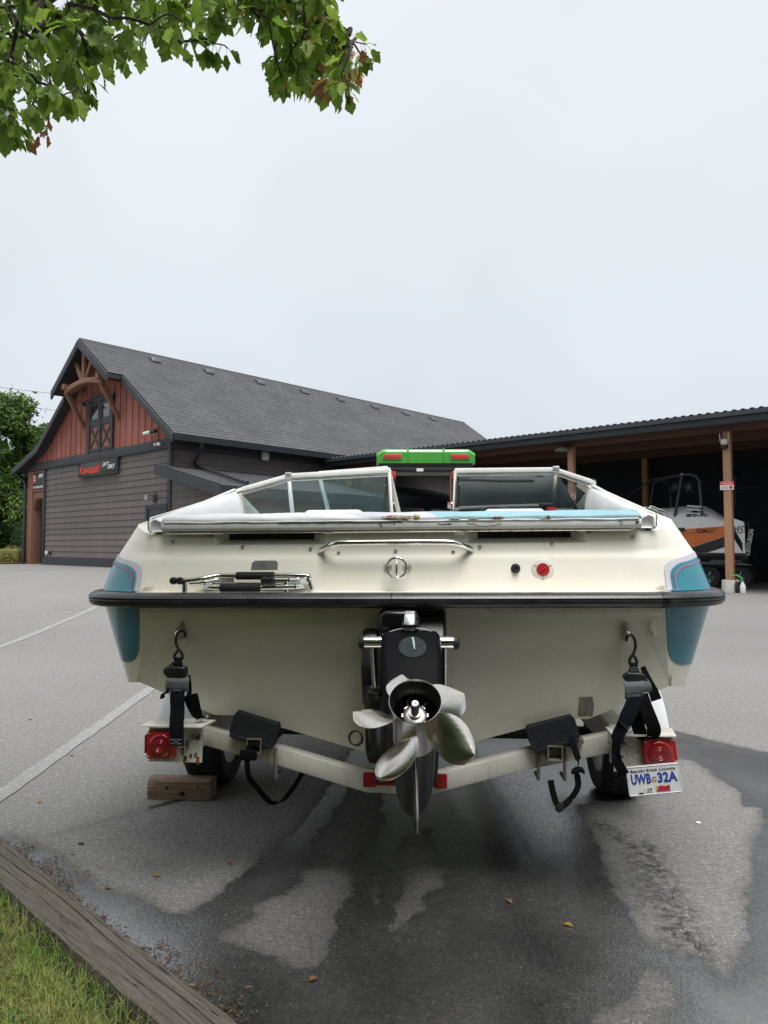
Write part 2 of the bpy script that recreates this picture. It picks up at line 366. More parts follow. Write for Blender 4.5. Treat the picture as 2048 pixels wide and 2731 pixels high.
def asphalt_material():
    m = bpy.data.materials.new('asphalt'); m.use_nodes = True; N, L = m.node_tree.nodes, m.node_tree.links
    b = N['Principled BSDF']; geo = N.new('ShaderNodeNewGeometry'); pos = geo.outputs['Position']
    def noise(sc, det=4, ro=.6):
        n = N.new('ShaderNodeTexNoise'); n.inputs['Scale'].default_value = sc; n.inputs['Detail'].default_value = det; n.inputs['Roughness'].default_value = ro; L.new(pos, n.inputs['Vector']); return n.outputs[0]
    def mrange(s, a, b_, c, d, sm=False):
        q = N.new('ShaderNodeMapRange'); q.clamp = True
        if sm: q.interpolation_type = 'SMOOTHSTEP'
        for i, v in enumerate((a, b_, c, d)): q.inputs[i+1].default_value = v
        L.new(s, q.inputs[0]); return q.outputs[0]
    def math_(op, a, b_):
        q = N.new('ShaderNodeMath'); q.operation = op
        for i, v in enumerate((a, b_)):
            if isinstance(v, (int, float)): q.inputs[i].default_value = v
            else: L.new(v, q.inputs[i])
        return q.outputs[0]
    def rgbmix(f, a, b_):
        q = N.new('ShaderNodeMixRGB')
        if isinstance(f, float): q.inputs[0].default_value = f
        else: L.new(f, q.inputs[0])
        for i, v in enumerate((a, b_)):
            if isinstance(v, tuple): q.inputs[i+1].default_value = (*v, 1)
            else: L.new(v, q.inputs[i+1])
        return q.outputs[0]
    vor = N.new('ShaderNodeTexVoronoi'); vor.inputs['Scale'].default_value = 115; L.new(pos, vor.inputs['Vector'])
    stone = N.new('ShaderNodeSeparateColor'); L.new(vor.outputs['Color'], stone.inputs[0])
    stone_l = mrange(stone.outputs[0], .70, .95, 0, 1)
    stone_m = math_('MULTIPLY', stone_l, mrange(vor.outputs['Distance'], .55, .2, 0, 1))
    fine = noise(420, 2); mid = noise(26, 5); big = noise(.9, 5); huge = noise(.16, 3)
    c = rgbmix(mrange(fine, .35, .65, 0, 1), (.125, .1225, .116), (.265, .26, .247))
    c = rgbmix(math_('MULTIPLY', stone_m, .9), c, (.56, .545, .51))
    stone_d = mrange(stone.outputs[1], .65, .9, 0, .75); c = rgbmix(math_('MULTIPLY', stone_d, mrange(vor.outputs['Distance'], .6, .25, 0, 1)), c, (.05, .049, .046))
    c = rgbmix(mrange(mid, .3, .7, .0, .32), c, (.12, .118, .113))
    c = rgbmix(mrange(big, .35, .75, 0, .4), c, (.175, .172, .165))
    c = rgbmix(mrange(huge, .3, .7, 0, .35), c, (.31, .307, .296))
    gr = N.new('ShaderNodeMixRGB'); gr.blend_type = 'MULTIPLY'; gr.inputs[0].default_value = 1; L.new(c, gr.inputs[1]); gs = N.new('ShaderNodeCombineColor'); g1 = math_('MULTIPLY', mrange(noise(85, 3, .75), .3, .7, .66, 1.34), mrange(noise(32, 2, .6), .3, .7, .86, 1.14))
    for i_ in range(3): L.new(g1, gs.inputs[i_])
    L.new(gs.outputs[0], gr.inputs[2]); c = gr.outputs[0]
    # oil stain and cracks on the dry island by the plate
    wet_a = N.new('ShaderNodeAttribute'); wet_a.attribute_name = 'wet'
    oil_a = N.new('ShaderNodeAttribute'); oil_a.attribute_name = 'oil'
    edge = math_('ADD', math_('MULTIPLY', math_('SUBTRACT', noise(9, 4), .5), .09), math_('MULTIPLY', math_('SUBTRACT', noise(55, 3), .5), .05))
    wsd = math_('ADD', wet_a.outputs['Fac'], edge)
    shade_dmp_a = N.new('ShaderNodeAttribute'); shade_dmp_a.attribute_name = 'damp_shade'
    soft = mrange(noise(2.3, 3), .42, .62, .006, .05)
    wet = mrange(math_('DIVIDE', wsd, soft), -.25, 1.0, 0, 1, True)
    damp_shade = mrange(wsd, -.05, .012, 0, 1, True)  # moisture fringe along the wet edges
    oil = math_('MULTIPLY', oil_a.outputs['Fac'], mrange(mid, .38, .62, 0, 1))
    c = rgbmix(math_('MULTIPLY', oil, .8), c, (.03, .029, .028))
    crk = N.new('ShaderNodeTexVoronoi'); crk.feature = 'DISTANCE_TO_EDGE'; crk.inputs['Scale'].default_value = 5
    wv = N.new('ShaderNodeVectorMath'); wv.operation = 'ADD'
    nn = N.new('ShaderNodeTexNoise'); nn.inputs['Scale'].default_value = 14; nn.inputs['Detail'].default_value = 4; L.new(pos, nn.inputs['Vector'])
    sc = N.new('ShaderNodeVectorMath'); sc.operation = 'SCALE'; sc.inputs['Scale'].default_value = .12; L.new(nn.outputs['Color'], sc.inputs[0])
    L.new(pos, wv.inputs[0]); L.new(sc.outputs[0], wv.inputs[1]); L.new(wv.outputs[0], crk.inputs['Vector'])
    ck = math_('MULTIPLY', mrange(crk.outputs['Distance'], .006, .018, 1, 0), oil_a.outputs['Fac'])
    c = rgbmix(math_('MULTIPLY', ck, .8), c, (.02, .02, .02))
    cd = rgbmix(math_('MULTIPLY', damp_shade, .3), c, (.06, .058, .055))
    dk = N.new('ShaderNodeMixRGB'); dk.blend_type = 'MULTIPLY'; L.new(math_('MULTIPLY', shade_dmp_a.outputs['Fac'], mrange(big, .3, .7, .75, 1.0)), dk.inputs[0]); L.new(cd, dk.inputs[1]); dk.inputs[2].default_value = (.50, .495, .485, 1); cd = dk.outputs[0]  # islands darkened in colour for the boat's shade, and for some moisture
    # wet: same stones, darker, with a film of water that levels with depth
    wc = N.new('ShaderNodeMixRGB'); wc.blend_type = 'MULTIPLY'; wc.inputs[0].default_value = 1; L.new(c, wc.inputs[1]); wd = rgbmix(mrange(noise(1.6, 4), .35, .7, 0, 1), (.15, .154, .162), (.36, .365, .375)); L.new(wd, wc.inputs[2])
    col = rgbmix(wet, cd, wc.outputs[0]); L.new(col, b.inputs['Base Color'])
    film = mrange(math_('ADD', wsd, math_('MULTIPLY', noise(3.0, 3), .25)), .06, .34, 0, 1, True)
    rw = math_('SUBTRACT', .25, math_('MULTIPLY', film, .13))
    q = N.new('ShaderNodeMix'); L.new(wet, q.inputs[0]); q.inputs[2].default_value = .88; L.new(rw, q.inputs[3]); L.new(q.outputs[0], b.inputs['Roughness'])
    hgt = math_('ADD', math_('MULTIPLY', noise(230, 3), .5), math_('MULTIPLY', mrange(vor.outputs['Distance'], 0, .6, 1, 0), .5))
    bp = N.new('ShaderNodeBump'); bp.inputs['Distance'].default_value = .004
    sq = N.new('ShaderNodeMix'); L.new(wet, sq.inputs[0]); sq.inputs[2].default_value = .4; sq.inputs[3].default_value = 1.0; L.new(sq.outputs[0], b.inputs['Specular IOR Level'])
    si = N.new('ShaderNodeMix'); L.new(math_('MULTIPLY', wet, film), si.inputs[0]); si.inputs[2].default_value = 1.45; si.inputs[3].default_value = 1.85; L.new(si.outputs[0], b.inputs['IOR'])
    st = math_('SUBTRACT', .85, math_('MULTIPLY', wet, math_('ADD', .30, math_('MULTIPLY', film, .35)))); L.new(st, bp.inputs['Strength'])
    L.new(hgt, bp.inputs['Height']); L.new(bp.outputs[0], b.inputs['Normal'])
    M['asphalt'] = m
asphalt_material()

def shingle_material():
    m = bpy.data.materials.new('shingles'); m.use_nodes = True; N, L = m.node_tree.nodes, m.node_tree.links
    b = N['Principled BSDF']; b.inputs['Roughness'].default_value = .9
    tc = N.new('ShaderNodeTexCoord'); br = N.new('ShaderNodeTexBrick')
    mp = N.new('ShaderNodeMapping'); L.new(tc.outputs['UV'], mp.inputs[0]); L.new(mp.outputs[0], br.inputs['Vector'])
    br.inputs['Color1'].default_value = (.072, .074, .080, 1); br.inputs['Color2'].default_value = (.092, .095, .102, 1); br.inputs['Mortar'].default_value = (.052, .053, .056, 1)
    br.inputs['Scale'].default_value = 1; br.inputs['Mortar Size'].default_value = .006; br.inputs['Brick Width'].default_value = .34; br.inputs['Row Height'].default_value = .21
    br.inputs['Bias'].default_value = -.1
    n = N.new('ShaderNodeTexNoise'); n.inputs['Scale'].default_value = .6; n.inputs['Detail'].default_value = 4; L.new(tc.outputs['UV'], n.inputs[0])
    mx = N.new('ShaderNodeMixRGB'); mx.blend_type = 'OVERLAY'; mx.inputs[0].default_value = .35; L.new(br.outputs[0], mx.inputs[1]); L.new(n.outputs[0], mx.inputs[2])
    L.new(mx.outputs[0], b.inputs['Base Color'])
    n2 = N.new('ShaderNodeTexNoise'); n2.inputs['Scale'].default_value = 90; L.new(tc.outputs['UV'], n2.inputs[0])
    bp = N.new('ShaderNodeBump'); bp.inputs['Strength'].default_value = .3; bp.inputs['Distance'].default_value = .01; L.new(n2.outputs[0], bp.inputs['Height']); L.new(bp.outputs[0], b.inputs['Normal'])
    M['shingles'] = m
shingle_material()

# ------------------------------------------------------------ ground
def smooth01(t): t = np.clip(t, 0, 1); return t*t*(3-2*t)
def gz(x, y):
    """height of the lot: level by the trailer, rising gently towards the red-gabled building"""
    return 0.44*smooth01((-(.742*np.asarray(x, float)-.67*np.asarray(y, float))-9.0)/11.0)
WETP = [(-1.67, 3.23), (-1.57, 3.17), (-1.34, 3.0), (-1.19, 2.84), (-1.04, 2.7), (-0.9, 2.67), (-0.78, 2.57), (-0.7, 2.54), (-0.67, 2.6), (-0.61, 2.7), (-0.58, 2.79), (-0.53, 2.91), (-0.49, 3.02), (-0.46, 3.13), (-0.39, 3.31), (-0.36, 3.45), (-0.31, 3.77), (-0.26, 4.16), (-0.18, 4.66), (0.19, 4.79), (0.7, 4.87), (1.36, 4.99), (2.02, 4.99), (2.17, 4.76), (2.38, 4.49), (3.03, 3.96), (1.66, 1.75), (-0.48, 1.31), (-1.5, 2.39)]
D1 = [(-0.19, 3.77), (-0.25, 3.42), (-0.3, 3.26), (-0.28, 3.06), (-0.24, 3.02), (-0.24, 2.93), (-0.3, 2.81), (-0.32, 2.7), (-0.43, 2.61), (-0.45, 2.5), (-0.51, 2.4), (-0.37, 2.31), (-0.26, 2.24), (-0.21, 2.24), (-0.18, 2.34), (-0.16, 2.46), (-0.18, 2.57), (-0.13, 2.67), (-0.16, 2.91), (-0.12, 3.06), (-0.06, 3.16), (-0.02, 3.45), (-0.01, 3.84), (-0.03, 4.09), (-0.14, 4.16)]
D2 = [(0.1, 3.19), (0.2, 3.26), (0.19, 2.96), (0.22, 2.84), (0.21, 2.76), (0.15, 2.72), (0.13, 2.59), (0.08, 2.49), (0.03, 2.42), (0.02, 2.45), (0.05, 2.59), (0.11, 2.76), (0.06, 2.84), (0.07, 3.05)]
D3 = [(0.97, 3.59), (0.93, 3.14), (0.89, 2.86), (0.86, 2.74), (0.88, 2.59), (0.85, 2.42), (0.86, 2.37), (0.92, 2.34), (1.01, 2.28), (1.02, 2.2), (1.09, 2.28), (1.12, 2.33), (1.2, 2.39), (1.22, 2.49), (1.28, 2.57), (1.32, 2.71), (1.42, 2.82), (1.57, 3.14), (1.7, 3.32), (1.84, 3.55), (1.76, 3.56), (1.85, 3.81), (1.82, 3.96), (1.83, 4.29), (1.76, 4.34), (1.5, 3.78), (1.22, 3.64)]
D4 = [(0.6, 2.02), (0.7, 2.08), (0.77, 2.18), (0.82, 2.22), (0.83, 2.14), (0.8, 2.06), (0.74, 2.0), (0.71, 1.96), (0.65, 1.88), (0.55, 1.88)]

def poly_sd(P, X, Y):
    d2 = np.full(X.shape, 1e9); ins = np.zeros(X.shape, bool)
    n = len(P)
    for i in range(n):
        ax, ay = P[i-1]; bx, by = P[i]
        ex, ey = bx-ax, by-ay; t = np.clip(((X-ax)*ex+(Y-ay)*ey)/(ex*ex+ey*ey), 0, 1)
        d2 = np.minimum(d2, (X-ax-t*ex)**2+(Y-ay-t*ey)**2)
        if by != ay:
            c = ((ay > Y) != (by > Y)) & (X < ex*(Y-ay)/(ey)+ax); ins ^= c
    d = np.sqrt(d2); return np.where(ins, d, -d)
def build_ground():
    xs = np.concatenate([-np.geomspace(900, 2.6, 34), np.arange(-2.55, 3.6, .03), np.geomspace(3.65, 900, 34)])
    ys = np.concatenate([-np.geomspace(300, 1.5, 12), np.arange(-1.2, .9, .3), np.arange(.9, 5.6, .03), np.geomspace(5.7, 60, 60), np.geomspace(64, 1500, 16)])
    X, Y = np.meshgrid(xs, ys); Z = gz(X, Y)
    v = np.stack([X.ravel(), Y.ravel(), Z.ravel()], 1); nx, ny = len(xs), len(ys)
    I = np.arange(nx*ny).reshape(ny, nx); f = np.stack([I[:-1, :-1].ravel(), I[:-1, 1:].ravel(), I[1:, 1:].ravel(), I[1:, :-1].ravel()], 1)
    me = bpy.data.meshes.new('asphalt_lot'); me.from_pydata(v.tolist(), [], f.tolist())
    w = poly_sd(WETP, X, Y)
    for d in (D1, D2, D3, D4): w = np.minimum(w, -poly_sd(d, X, Y))
    # thin run-off line from the timber chock to the kerb
    ax, ay, bx, by = -1.47, 3.22, -1.02, 3.66
    t = np.clip(((X-ax)*(bx-ax)+(Y-ay)*(by-ay))/((bx-ax)**2+(by-ay)**2), 0, 1)
    w = np.maximum(w, .004+.022*t-np.hypot(X-ax-t*(bx-ax), Y-ay-t*(by-ay)))
    oil = np.zeros(X.shape)
    for (ax, ay, bx, by, r) in ((1.07, 3.0, .98, 2.34, .10), (1.12, 3.1, 1.05, 2.7, .07), (1.0, 3.35, 1.1, 2.9, .05)):
        t = np.clip(((X-ax)*(bx-ax)+(Y-ay)*(by-ay))/((bx-ax)**2+(by-ay)**2), 0, 1)
        oil = np.maximum(oil, np.clip(1.25-np.hypot(X-ax-t*(bx-ax), Y-ay-t*(by-ay))/r, 0, 1))
    shade_dmp = np.clip(.5+poly_sd(WETP, X, Y)*6, 0, 1)*np.clip((1.15-X)/.5, .12, 1)  # boat's shade and moisture put into the islands' tone, weaker to the right
    # faint dried tracks running back from under the trailer
    for (ax, ay, bx, by, r) in ((.25, 4.6, .42, 2.2, .10), (.55, 4.6, .62, 2.5, .07), (-.05, 4.4, -.02, 1.9, .05), (.18, 2.4, .12, 1.7, .05)):
        t = np.clip(((X-ax)*(bx-ax)+(Y-ay)*(by-ay))/((bx-ax)**2+(by-ay)**2), 0, 1); d = np.hypot(X-ax-t*(bx-ax), Y-ay-t*(by-ay))/r
        w = np.where(w > 0, np.maximum(.0, w)*np.clip(.18+.82*d, 0, 1), w)
    for n_, a in (('wet', w), ('oil', oil), ('damp_shade', shade_dmp)):
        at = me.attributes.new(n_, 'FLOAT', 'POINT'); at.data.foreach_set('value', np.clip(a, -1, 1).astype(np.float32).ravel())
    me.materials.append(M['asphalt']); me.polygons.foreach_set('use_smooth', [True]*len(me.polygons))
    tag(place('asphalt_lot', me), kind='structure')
build_ground()
def paint_line(a, b, w):
    A, B = Vector(a), Vector(b); d = (B-A).normalized(); n = Vector((-d.y, d.x)); mb = MB(); N_ = 30; r = random.Random(str(a))
    vs = []
    for i in range(N_+1):
        p = A.lerp(B, i/N_)
        for s in (-1, 1):
            q = p+n*s*(w/2+r.uniform(-.006, .006)); vs.append((q.x, q.y, float(gz(q.x, q.y))+.005))
    mb.add(vs, [(2*i, 2*i+1, 2*i+3, 2*i+2) for i in range(N_)])
    tag(mb.build('parking_line', 'paint_line', normals=False), kind='structure')
paint_line((-1.95, 3.45), (-2.10, 6.75), .10)
paint_line((-4.75, 8.4), (-5.4, 13.5), .11)
paint_line((-8.9, 15.2), (-9.2, 17.6), .11)
paint_line((-5.9, 12.9), (-5.45, 13.0), .07)

# kerb timber and lawn
KT, KN = Vector((.727, -.6865, 0)), Vector((.6865, .727, 0))
def kerb(s0, s1, name, label):
    mb = MB(); r = random.Random(3); secs = []; n = 90
    for i in range(n+1):
        s = s0+(s1-s0)*i/n; j = lambda a: r.uniform(-a, a)
        g = .014*math.sin(s*2.1)+.006*math.sin(s*7); wob = .004*math.sin(s*3.3)
        prof = [(-.076+j(.003), -.01), (-.077+j(.003), .10+j(.003)), (-.0755+j(.003), .146+j(.003)), (-.068, .150+j(.0015)), (-.028+g*.6, .151), (-.0255+g*.6, .147), (-.023+g*.6, .151),
                (.012+g, .152), (.0155+g, .138+j(.003)), (.019+g, .1515), (.048+g*.5, .151), (.050+g*.5, .147), (.052+g*.5, .1505), (.069, .1495+j(.0015)), (.0755+j(.003), .145+j(.003)), (.077+j(.003), .06), (.076, -.01)]
        secs.append([(s, y+wob, z) for y, z in prof])
    mb.loft(secs)
    o = mb.build(name, 'weathered_wood', smooth=50)
    o.matrix_world = Matrix(((KT.x, KN.x*.92, 0, KN.x*1.020), (KT.y, KN.y*.92, 0, KN.y*1.020), (0, 0, 1, -.065), (0, 0, 0, 1)))
    c = MB()
    for k in range(70):
        s, y, L_ = r.uniform(s0, s1), r.uniform(-.066, .066), r.uniform(.015, .12); w = r.uniform(.0006, .0018); b_ = r.uniform(-.003, .003)
        c.add([(s, y, .1535), (s+L_*.4, y-w+b_, .1535), (s+L_, y+b_*2, .1535), (s+L_*.5, y+w+b_, .1535)], [(0, 1, 2, 3)])
    tag(c.build('drying_cracks', 'dark_crack', o, normals=False), kind='stuff')
    return tag(o, label, 'kerb timber')
kerb(-5.2, 1.3, 'kerb_timber', 'long weathered grey timber kerb between the grass and the asphalt')
def kp(s, n, z=0): p = KT*s+KN*n; return Vector((p.x, p.y, z))
def lawn():
    mb = MB()
    def fn(u, v):
        p = kp(-6+8.5*u, .947-5*v); return (p.x, p.y, .047+.008*math.sin(p.x*9)*math.sin(p.y*7)-.05*max(0, 1-v*40))
    mb.grid(fn, 60, 40); tag(mb.build('lawn_soil', 'soil', smooth=60, normals=False), kind='structure')
    r = random.Random(11); vs = []; fs = []
    def blade(p, h, w, a, lean):
        d = Vector((math.cos(a), math.sin(a), 0)); t = Vector((-d.y, d.x, 0)); o = len(vs)
        m = p+d*lean*.35+Vector((0, 0, h*.6)); e = p+d*lean+Vector((0, 0, h*(1-.3*min(1, lean/h))))
        vs.extend([p-t*w, p+t*w, m+t*w*.8, m-t*w*.8, e]); fs.extend([(o, o+1, o+2, o+3), (o+3, o+2, o+4)])
    k = 0
    while k < 38000:
        s = r.uniform(-3.5, -.7); nn = .945-abs(r.gauss(0, .42)); 
        if nn < -.25: continue
        edge = .945-nn
        if edge < .07 and r.random() < .75: continue
        bare = math.sin(s*7.3)*math.sin(nn*9.1+1)
        if bare > .55 and r.random() < .7: continue
        p = kp(s, nn, .043); k += 1
        blade(p, r.uniform(.022, .07), r.uniform(.0009, .002), r.uniform(0, 6.28), r.uniform(.006, .055))
    me = bpy.data.meshes.new('grass'); me.from_pydata([tuple(v) for v in vs], [], fs); me.materials.append(M['grass_blade'])
    tag(place('grass', me), 'short patchy green and straw coloured grass beside the kerb timber', 'grass', kind='stuff')
lawn()
def weeds():
    r = random.Random(4)
    for i, (s, n) in enumerate(((-1.98, .66), (-1.80, .72), (-2.45, .74), (-1.72, .56), (-2.75, .70))):
        c = kp(s, n+.05, .053); mb = MB()
        for k in range(r.randint(7, 10)):
            a = r.uniform(0, 6.28); L_ = r.uniform(.035, .065); w = L_*.32; d = Vector((math.cos(a), math.sin(a), 0)); t = Vector((-d.y, d.x, 0))
            z = lambda q: Vector((0, 0, .012+.05*q-.05*q*q))
            pts = [(0, .15), (.3, .6), (.6, 1), (.85, .7), (1, 0)]
            vs = [c+d*L_*q-t*w*ww*.5+z(q) for q, ww in pts]+[c+d*L_*q+t*w*ww*.5+z(q) for q, ww in pts]
            mb.add(vs, [(j, j+1, 5+j+1, 5+j) for j in range(4)])
        lab = ['low broad-leaved weed in the grass, nearest the bottom edge', 'low broad-leaved weed close to the kerb timber in the grass', 'broad-leaved weed in the grass against the timber, farther back',
               'broad-leaved weed in the grass, farthest from the timber', 'broad-leaved weed at the timber near the left edge'][i]
        tag(mb.build('weed', 'weed_leaf', normals=False), lab, 'weed', 'weeds in the lawn')
weeds()
def litter():
    r = random.Random(21); vs = []; fs = []; ms = []
    for k in range(3200):     # crumbs of bark, straw and needles washed against the timber
        s = r.uniform(-3.3, -.9); nn = 1.10+abs(r.gauss(0, .042))*(1.7 if math.sin(s*6)+.6*math.sin(s*17) > 0 else .8); c = kp(s, nn, .004+r.random()*.008)
        a = r.uniform(0, 6.28); L_ = .0015+.010*r.random()**3; w = r.uniform(.0007, .0028); d = Vector((math.cos(a), math.sin(a), r.uniform(-.2, .3)))*L_; t = Vector((-math.sin(a), math.cos(a), 0))*w; h = Vector((0, 0, r.uniform(.001, .004)))
        o = len(vs); vs += [c-d-t, c+d-t, c+d+t, c-d+t, c-d*.6+h, c+d*.6+h]
        fs += [(o, o+1, o+5, o+4), (o+3, o+4, o+5, o+2), (o, o+4, o+3), (o+1, o+2, o+5)]; ms += [r.choice((0, 0, 0, 0, 0, 1, 2))]*4
    me = bpy.data.meshes.new('kerb_litter'); me.from_pydata([tuple(v) for v in vs], [], fs)
    for n_ in ('soil', 'dry_straw', 'dead_leaf'): me.materials.append(M[n_])
    me.polygons.foreach_set('material_index', ms)
    tag(place('kerb_litter', me), 'crumbs of bark, straw and dirt washed against the kerb timber', 'litter', kind='stuff')
    # soil fillet along the timber
    mb = MB(); n = 120
    secs = [[(*kp(-4+4*i/n, 1.085)[:2], .03), (*kp(-4+4*i/n, 1.13+.012*math.sin(i*.7)+.012*math.sin(i*2.3))[:2], .007), (*kp(-4+4*i/n, 1.155+.022*math.sin(i*.7)+.016*math.sin(i*2.3))[:2], -.003)] for i in range(n+1)]
    mb.loft(secs, closed=False); tag(mb.build('dirt_edge', 'soil', smooth=60, normals=False), kind='structure')
    spots = [((-.62, 2.93), 'dead_leaf', 'twig with bud lying on the dry asphalt left of the wet streak', 'twig'), ((-1.03, 2.72), 'dead_leaf', 'small curled grey leaf on the moist edge near the kerb', 'fallen leaf'),
             ((.62, 2.46), 'yellow_leaf', 'yellow-green maple key on the wet asphalt right of the propeller', 'maple key'), ((.45, 2.62), 'dead_leaf', 'pale brown scrap on the wet asphalt behind the yellow-green key', 'fallen leaf'),
             ((-.21, 2.16), 'dead_leaf', 'tiny orange leaf at the tip of the long dry island', 'fallen leaf'), ((-1.62, 5.6), 'yellow_leaf', 'yellow leaf on the painted parking line', 'fallen leaf'),
             ((-1.72, 3.62), 'yellow_leaf', 'pale scrap of leaf beside the parking line near the left edge', 'fallen leaf'), ((-.88, 2.82), 'yellow_leaf', 'yellow leaf at the edge of the dry asphalt by the kerb', 'fallen leaf'),
             ((-.30, 1.88), 'dead_leaf', 'pair of tan maple keys on the dark asphalt near the bottom edge', 'maple key')]
    for (x, y), m_, lab, cat in spots:
        mb = MB(); a = r.uniform(0, 6.28); d = Vector((math.cos(a), math.sin(a), 0)); t = Vector((-d.y, d.x, 0)); c = Vector((x, y, float(gz(x, y))+.004)); L_ = .016
        pts = [(-1, .0), (-.5, .45), (0, .6), (.5, .4), (1, .05)]
        up = [c+d*L_*q+t*L_*w+Vector((0, 0, .006*abs(w)+.004*(1-q*q))) for q, w in pts]; dn = [c+d*L_*q-t*L_*w+Vector((0, 0, .009*abs(w))) for q, w in pts]; md = [c+d*L_*q+Vector((0, 0, .001)) for q, w in pts]
        mb.add(up+md+dn, [(i, i+1, 5+i+1, 5+i) for i in range(4)]+[(5+i, 6+i, 11+i, 10+i) for i in range(4)])
        mb.tube([c-d*L_, c-d*L_*1.9+t*.004+Vector((0, 0, .004))], .0008, 4)
        tag(mb.build('fallen_leaf' if cat == 'fallen leaf' else cat.replace(' ', '_'), m_, normals=False), lab, cat)
    for (x, y, sz), lab in zip(((-1.30, 3.12, .013), (-2.6, 5.3, .012), (-1.9, 4.4, .011), (1.45, 3.35, .013)), ('dark pebble on the dry asphalt just beyond the kerb litter', 'dark pebble left of the painted parking line',
                              'dark pebble between the parking line and the timber chock', 'white paint chip on the dry asphalt right of the number plate')):
        mb = MB(); mb.lathe([(0.001, -.5), (.7, -.4), (1, 0), (.75, .45), (.001, .6)], Matrix.Translation((x, y, sz*.3)) @ Matrix.Diagonal((sz, sz*.65, sz*.6, 1)) @ Matrix.Rotation(r.uniform(0, 3), 4, 'Z'), 9)
        tag(mb.build('pebble' if 'pebble' in lab else 'paint_chip', 'white_paint' if 'white' in lab else 'black_paint', smooth=60), lab, 'pebble' if 'pebble' in lab else 'paint chip')
litter()
def bar_tag():
    mb = MB(); mb.box(-.016, .016, -.009, .009, 0, .0012); o = mb.build('paper_tag', 'white_paint')
    for i in range(7):
        b = MB(); b.box(-.0125+i*.0036, -.0125+i*.0036+(.0022 if i % 2 else .0013), -.006, .007, .0012, .0016); b.build('bar', 'ink', o)
    p = kp(-1.47, 1.045, .0885); o.location = p; o.rotation_euler = (0, 0, R_(15))
    tag(o, 'small white paper tag with black bars lying on the timber', 'tag')
bar_tag()

def tree_belt():
    """the wooded verge behind the viewer, out of frame: it darkens and greens the light on the stern"""
    rng = np.random.default_rng(8); n = 16000
    x = rng.uniform(-17, 15, n); z = 5.2*rng.random(n)**.8; y = -5.2-.012*x*x+rng.normal(size=n)*.7-1.4*rng.random(n)+1.2*np.sin(x*1.1)
    P = np.stack([x, y, z], 1); nr = rng.normal(size=(n, 3))+np.array((0, .8, .4)); nr /= np.linalg.norm(nr, axis=1)[:, None]
    a = np.cross(nr, rng.normal(size=(n, 3))); a /= np.linalg.norm(a, axis=1)[:, None]; c = np.cross(nr, a); s = (.22+.14*rng.random(n))[:, None]
    V = np.stack([P-a*s, P-c*s*.7, P+a*s, P+c*s*.7], 1).reshape(-1, 3)
    me = bpy.data.meshes.new('tree_belt'); me.from_pydata(V.tolist(), [], np.arange(4*n).reshape(-1, 4).tolist()); me.materials.append(M['tree_leaf'])
    tag(place('tree_belt', me), 'wooded verge behind the viewer', 'trees', kind='stuff')
tree_belt()

# ------------------------------------------------------------ red-gabled building (numbers are in units of K metres)
K = 1.56; BRZ = R_(-42.08)
def shingle_roof(name, A, U, ulen, V, vlen, parent, course=.21, k=1.0, lift=.010, jag=True):
    A, U, V = Vector(A)*k, Vector(U).normalized(), Vector(V).normalized(); ulen *= k; vlen *= k
    Nn = U.cross(V); Nn = Nn if Nn.z > 0 else -Nn
    n = int(round(vlen/course)); nu = max(2, int(ulen/.6)); r = random.Random(name)
    vs, fs, uv = [], [], []
    for i in range(n):
        v0, v1 = vlen*i/n, vlen*(i+1)/n
        o = len(vs)
        for j in range(nu+1):
            u = ulen*j/nu; q = r.uniform(-.008, .008) if jag else 0
            for (v, h) in ((v0, .004), (v1+.02+q, .004+lift+r.uniform(0, .004)), (v1+.02+q, 0)):
                p = A+U*u+V*v+Nn*h; vs.append(tuple(p)); uv.append((u, v-.0005 if h else v))
        for j in range(nu):
            a = o+3*j; fs += [(a, a+3, a+4, a+1), (a+1, a+4, a+5, a+2)]
    me = bpy.data.meshes.new(name); me.from_pydata(vs, [], fs); ul = me.uv_layers.new(name='UVMap')
    li = np.empty(len(me.loops), np.int32); me.loops.foreach_get('vertex_index', li)
    ul.data.foreach_set('uv', np.array(uv, np.float32)[li].ravel()); me.materials.append(M['shingles'])
    return place(name, me, parent)

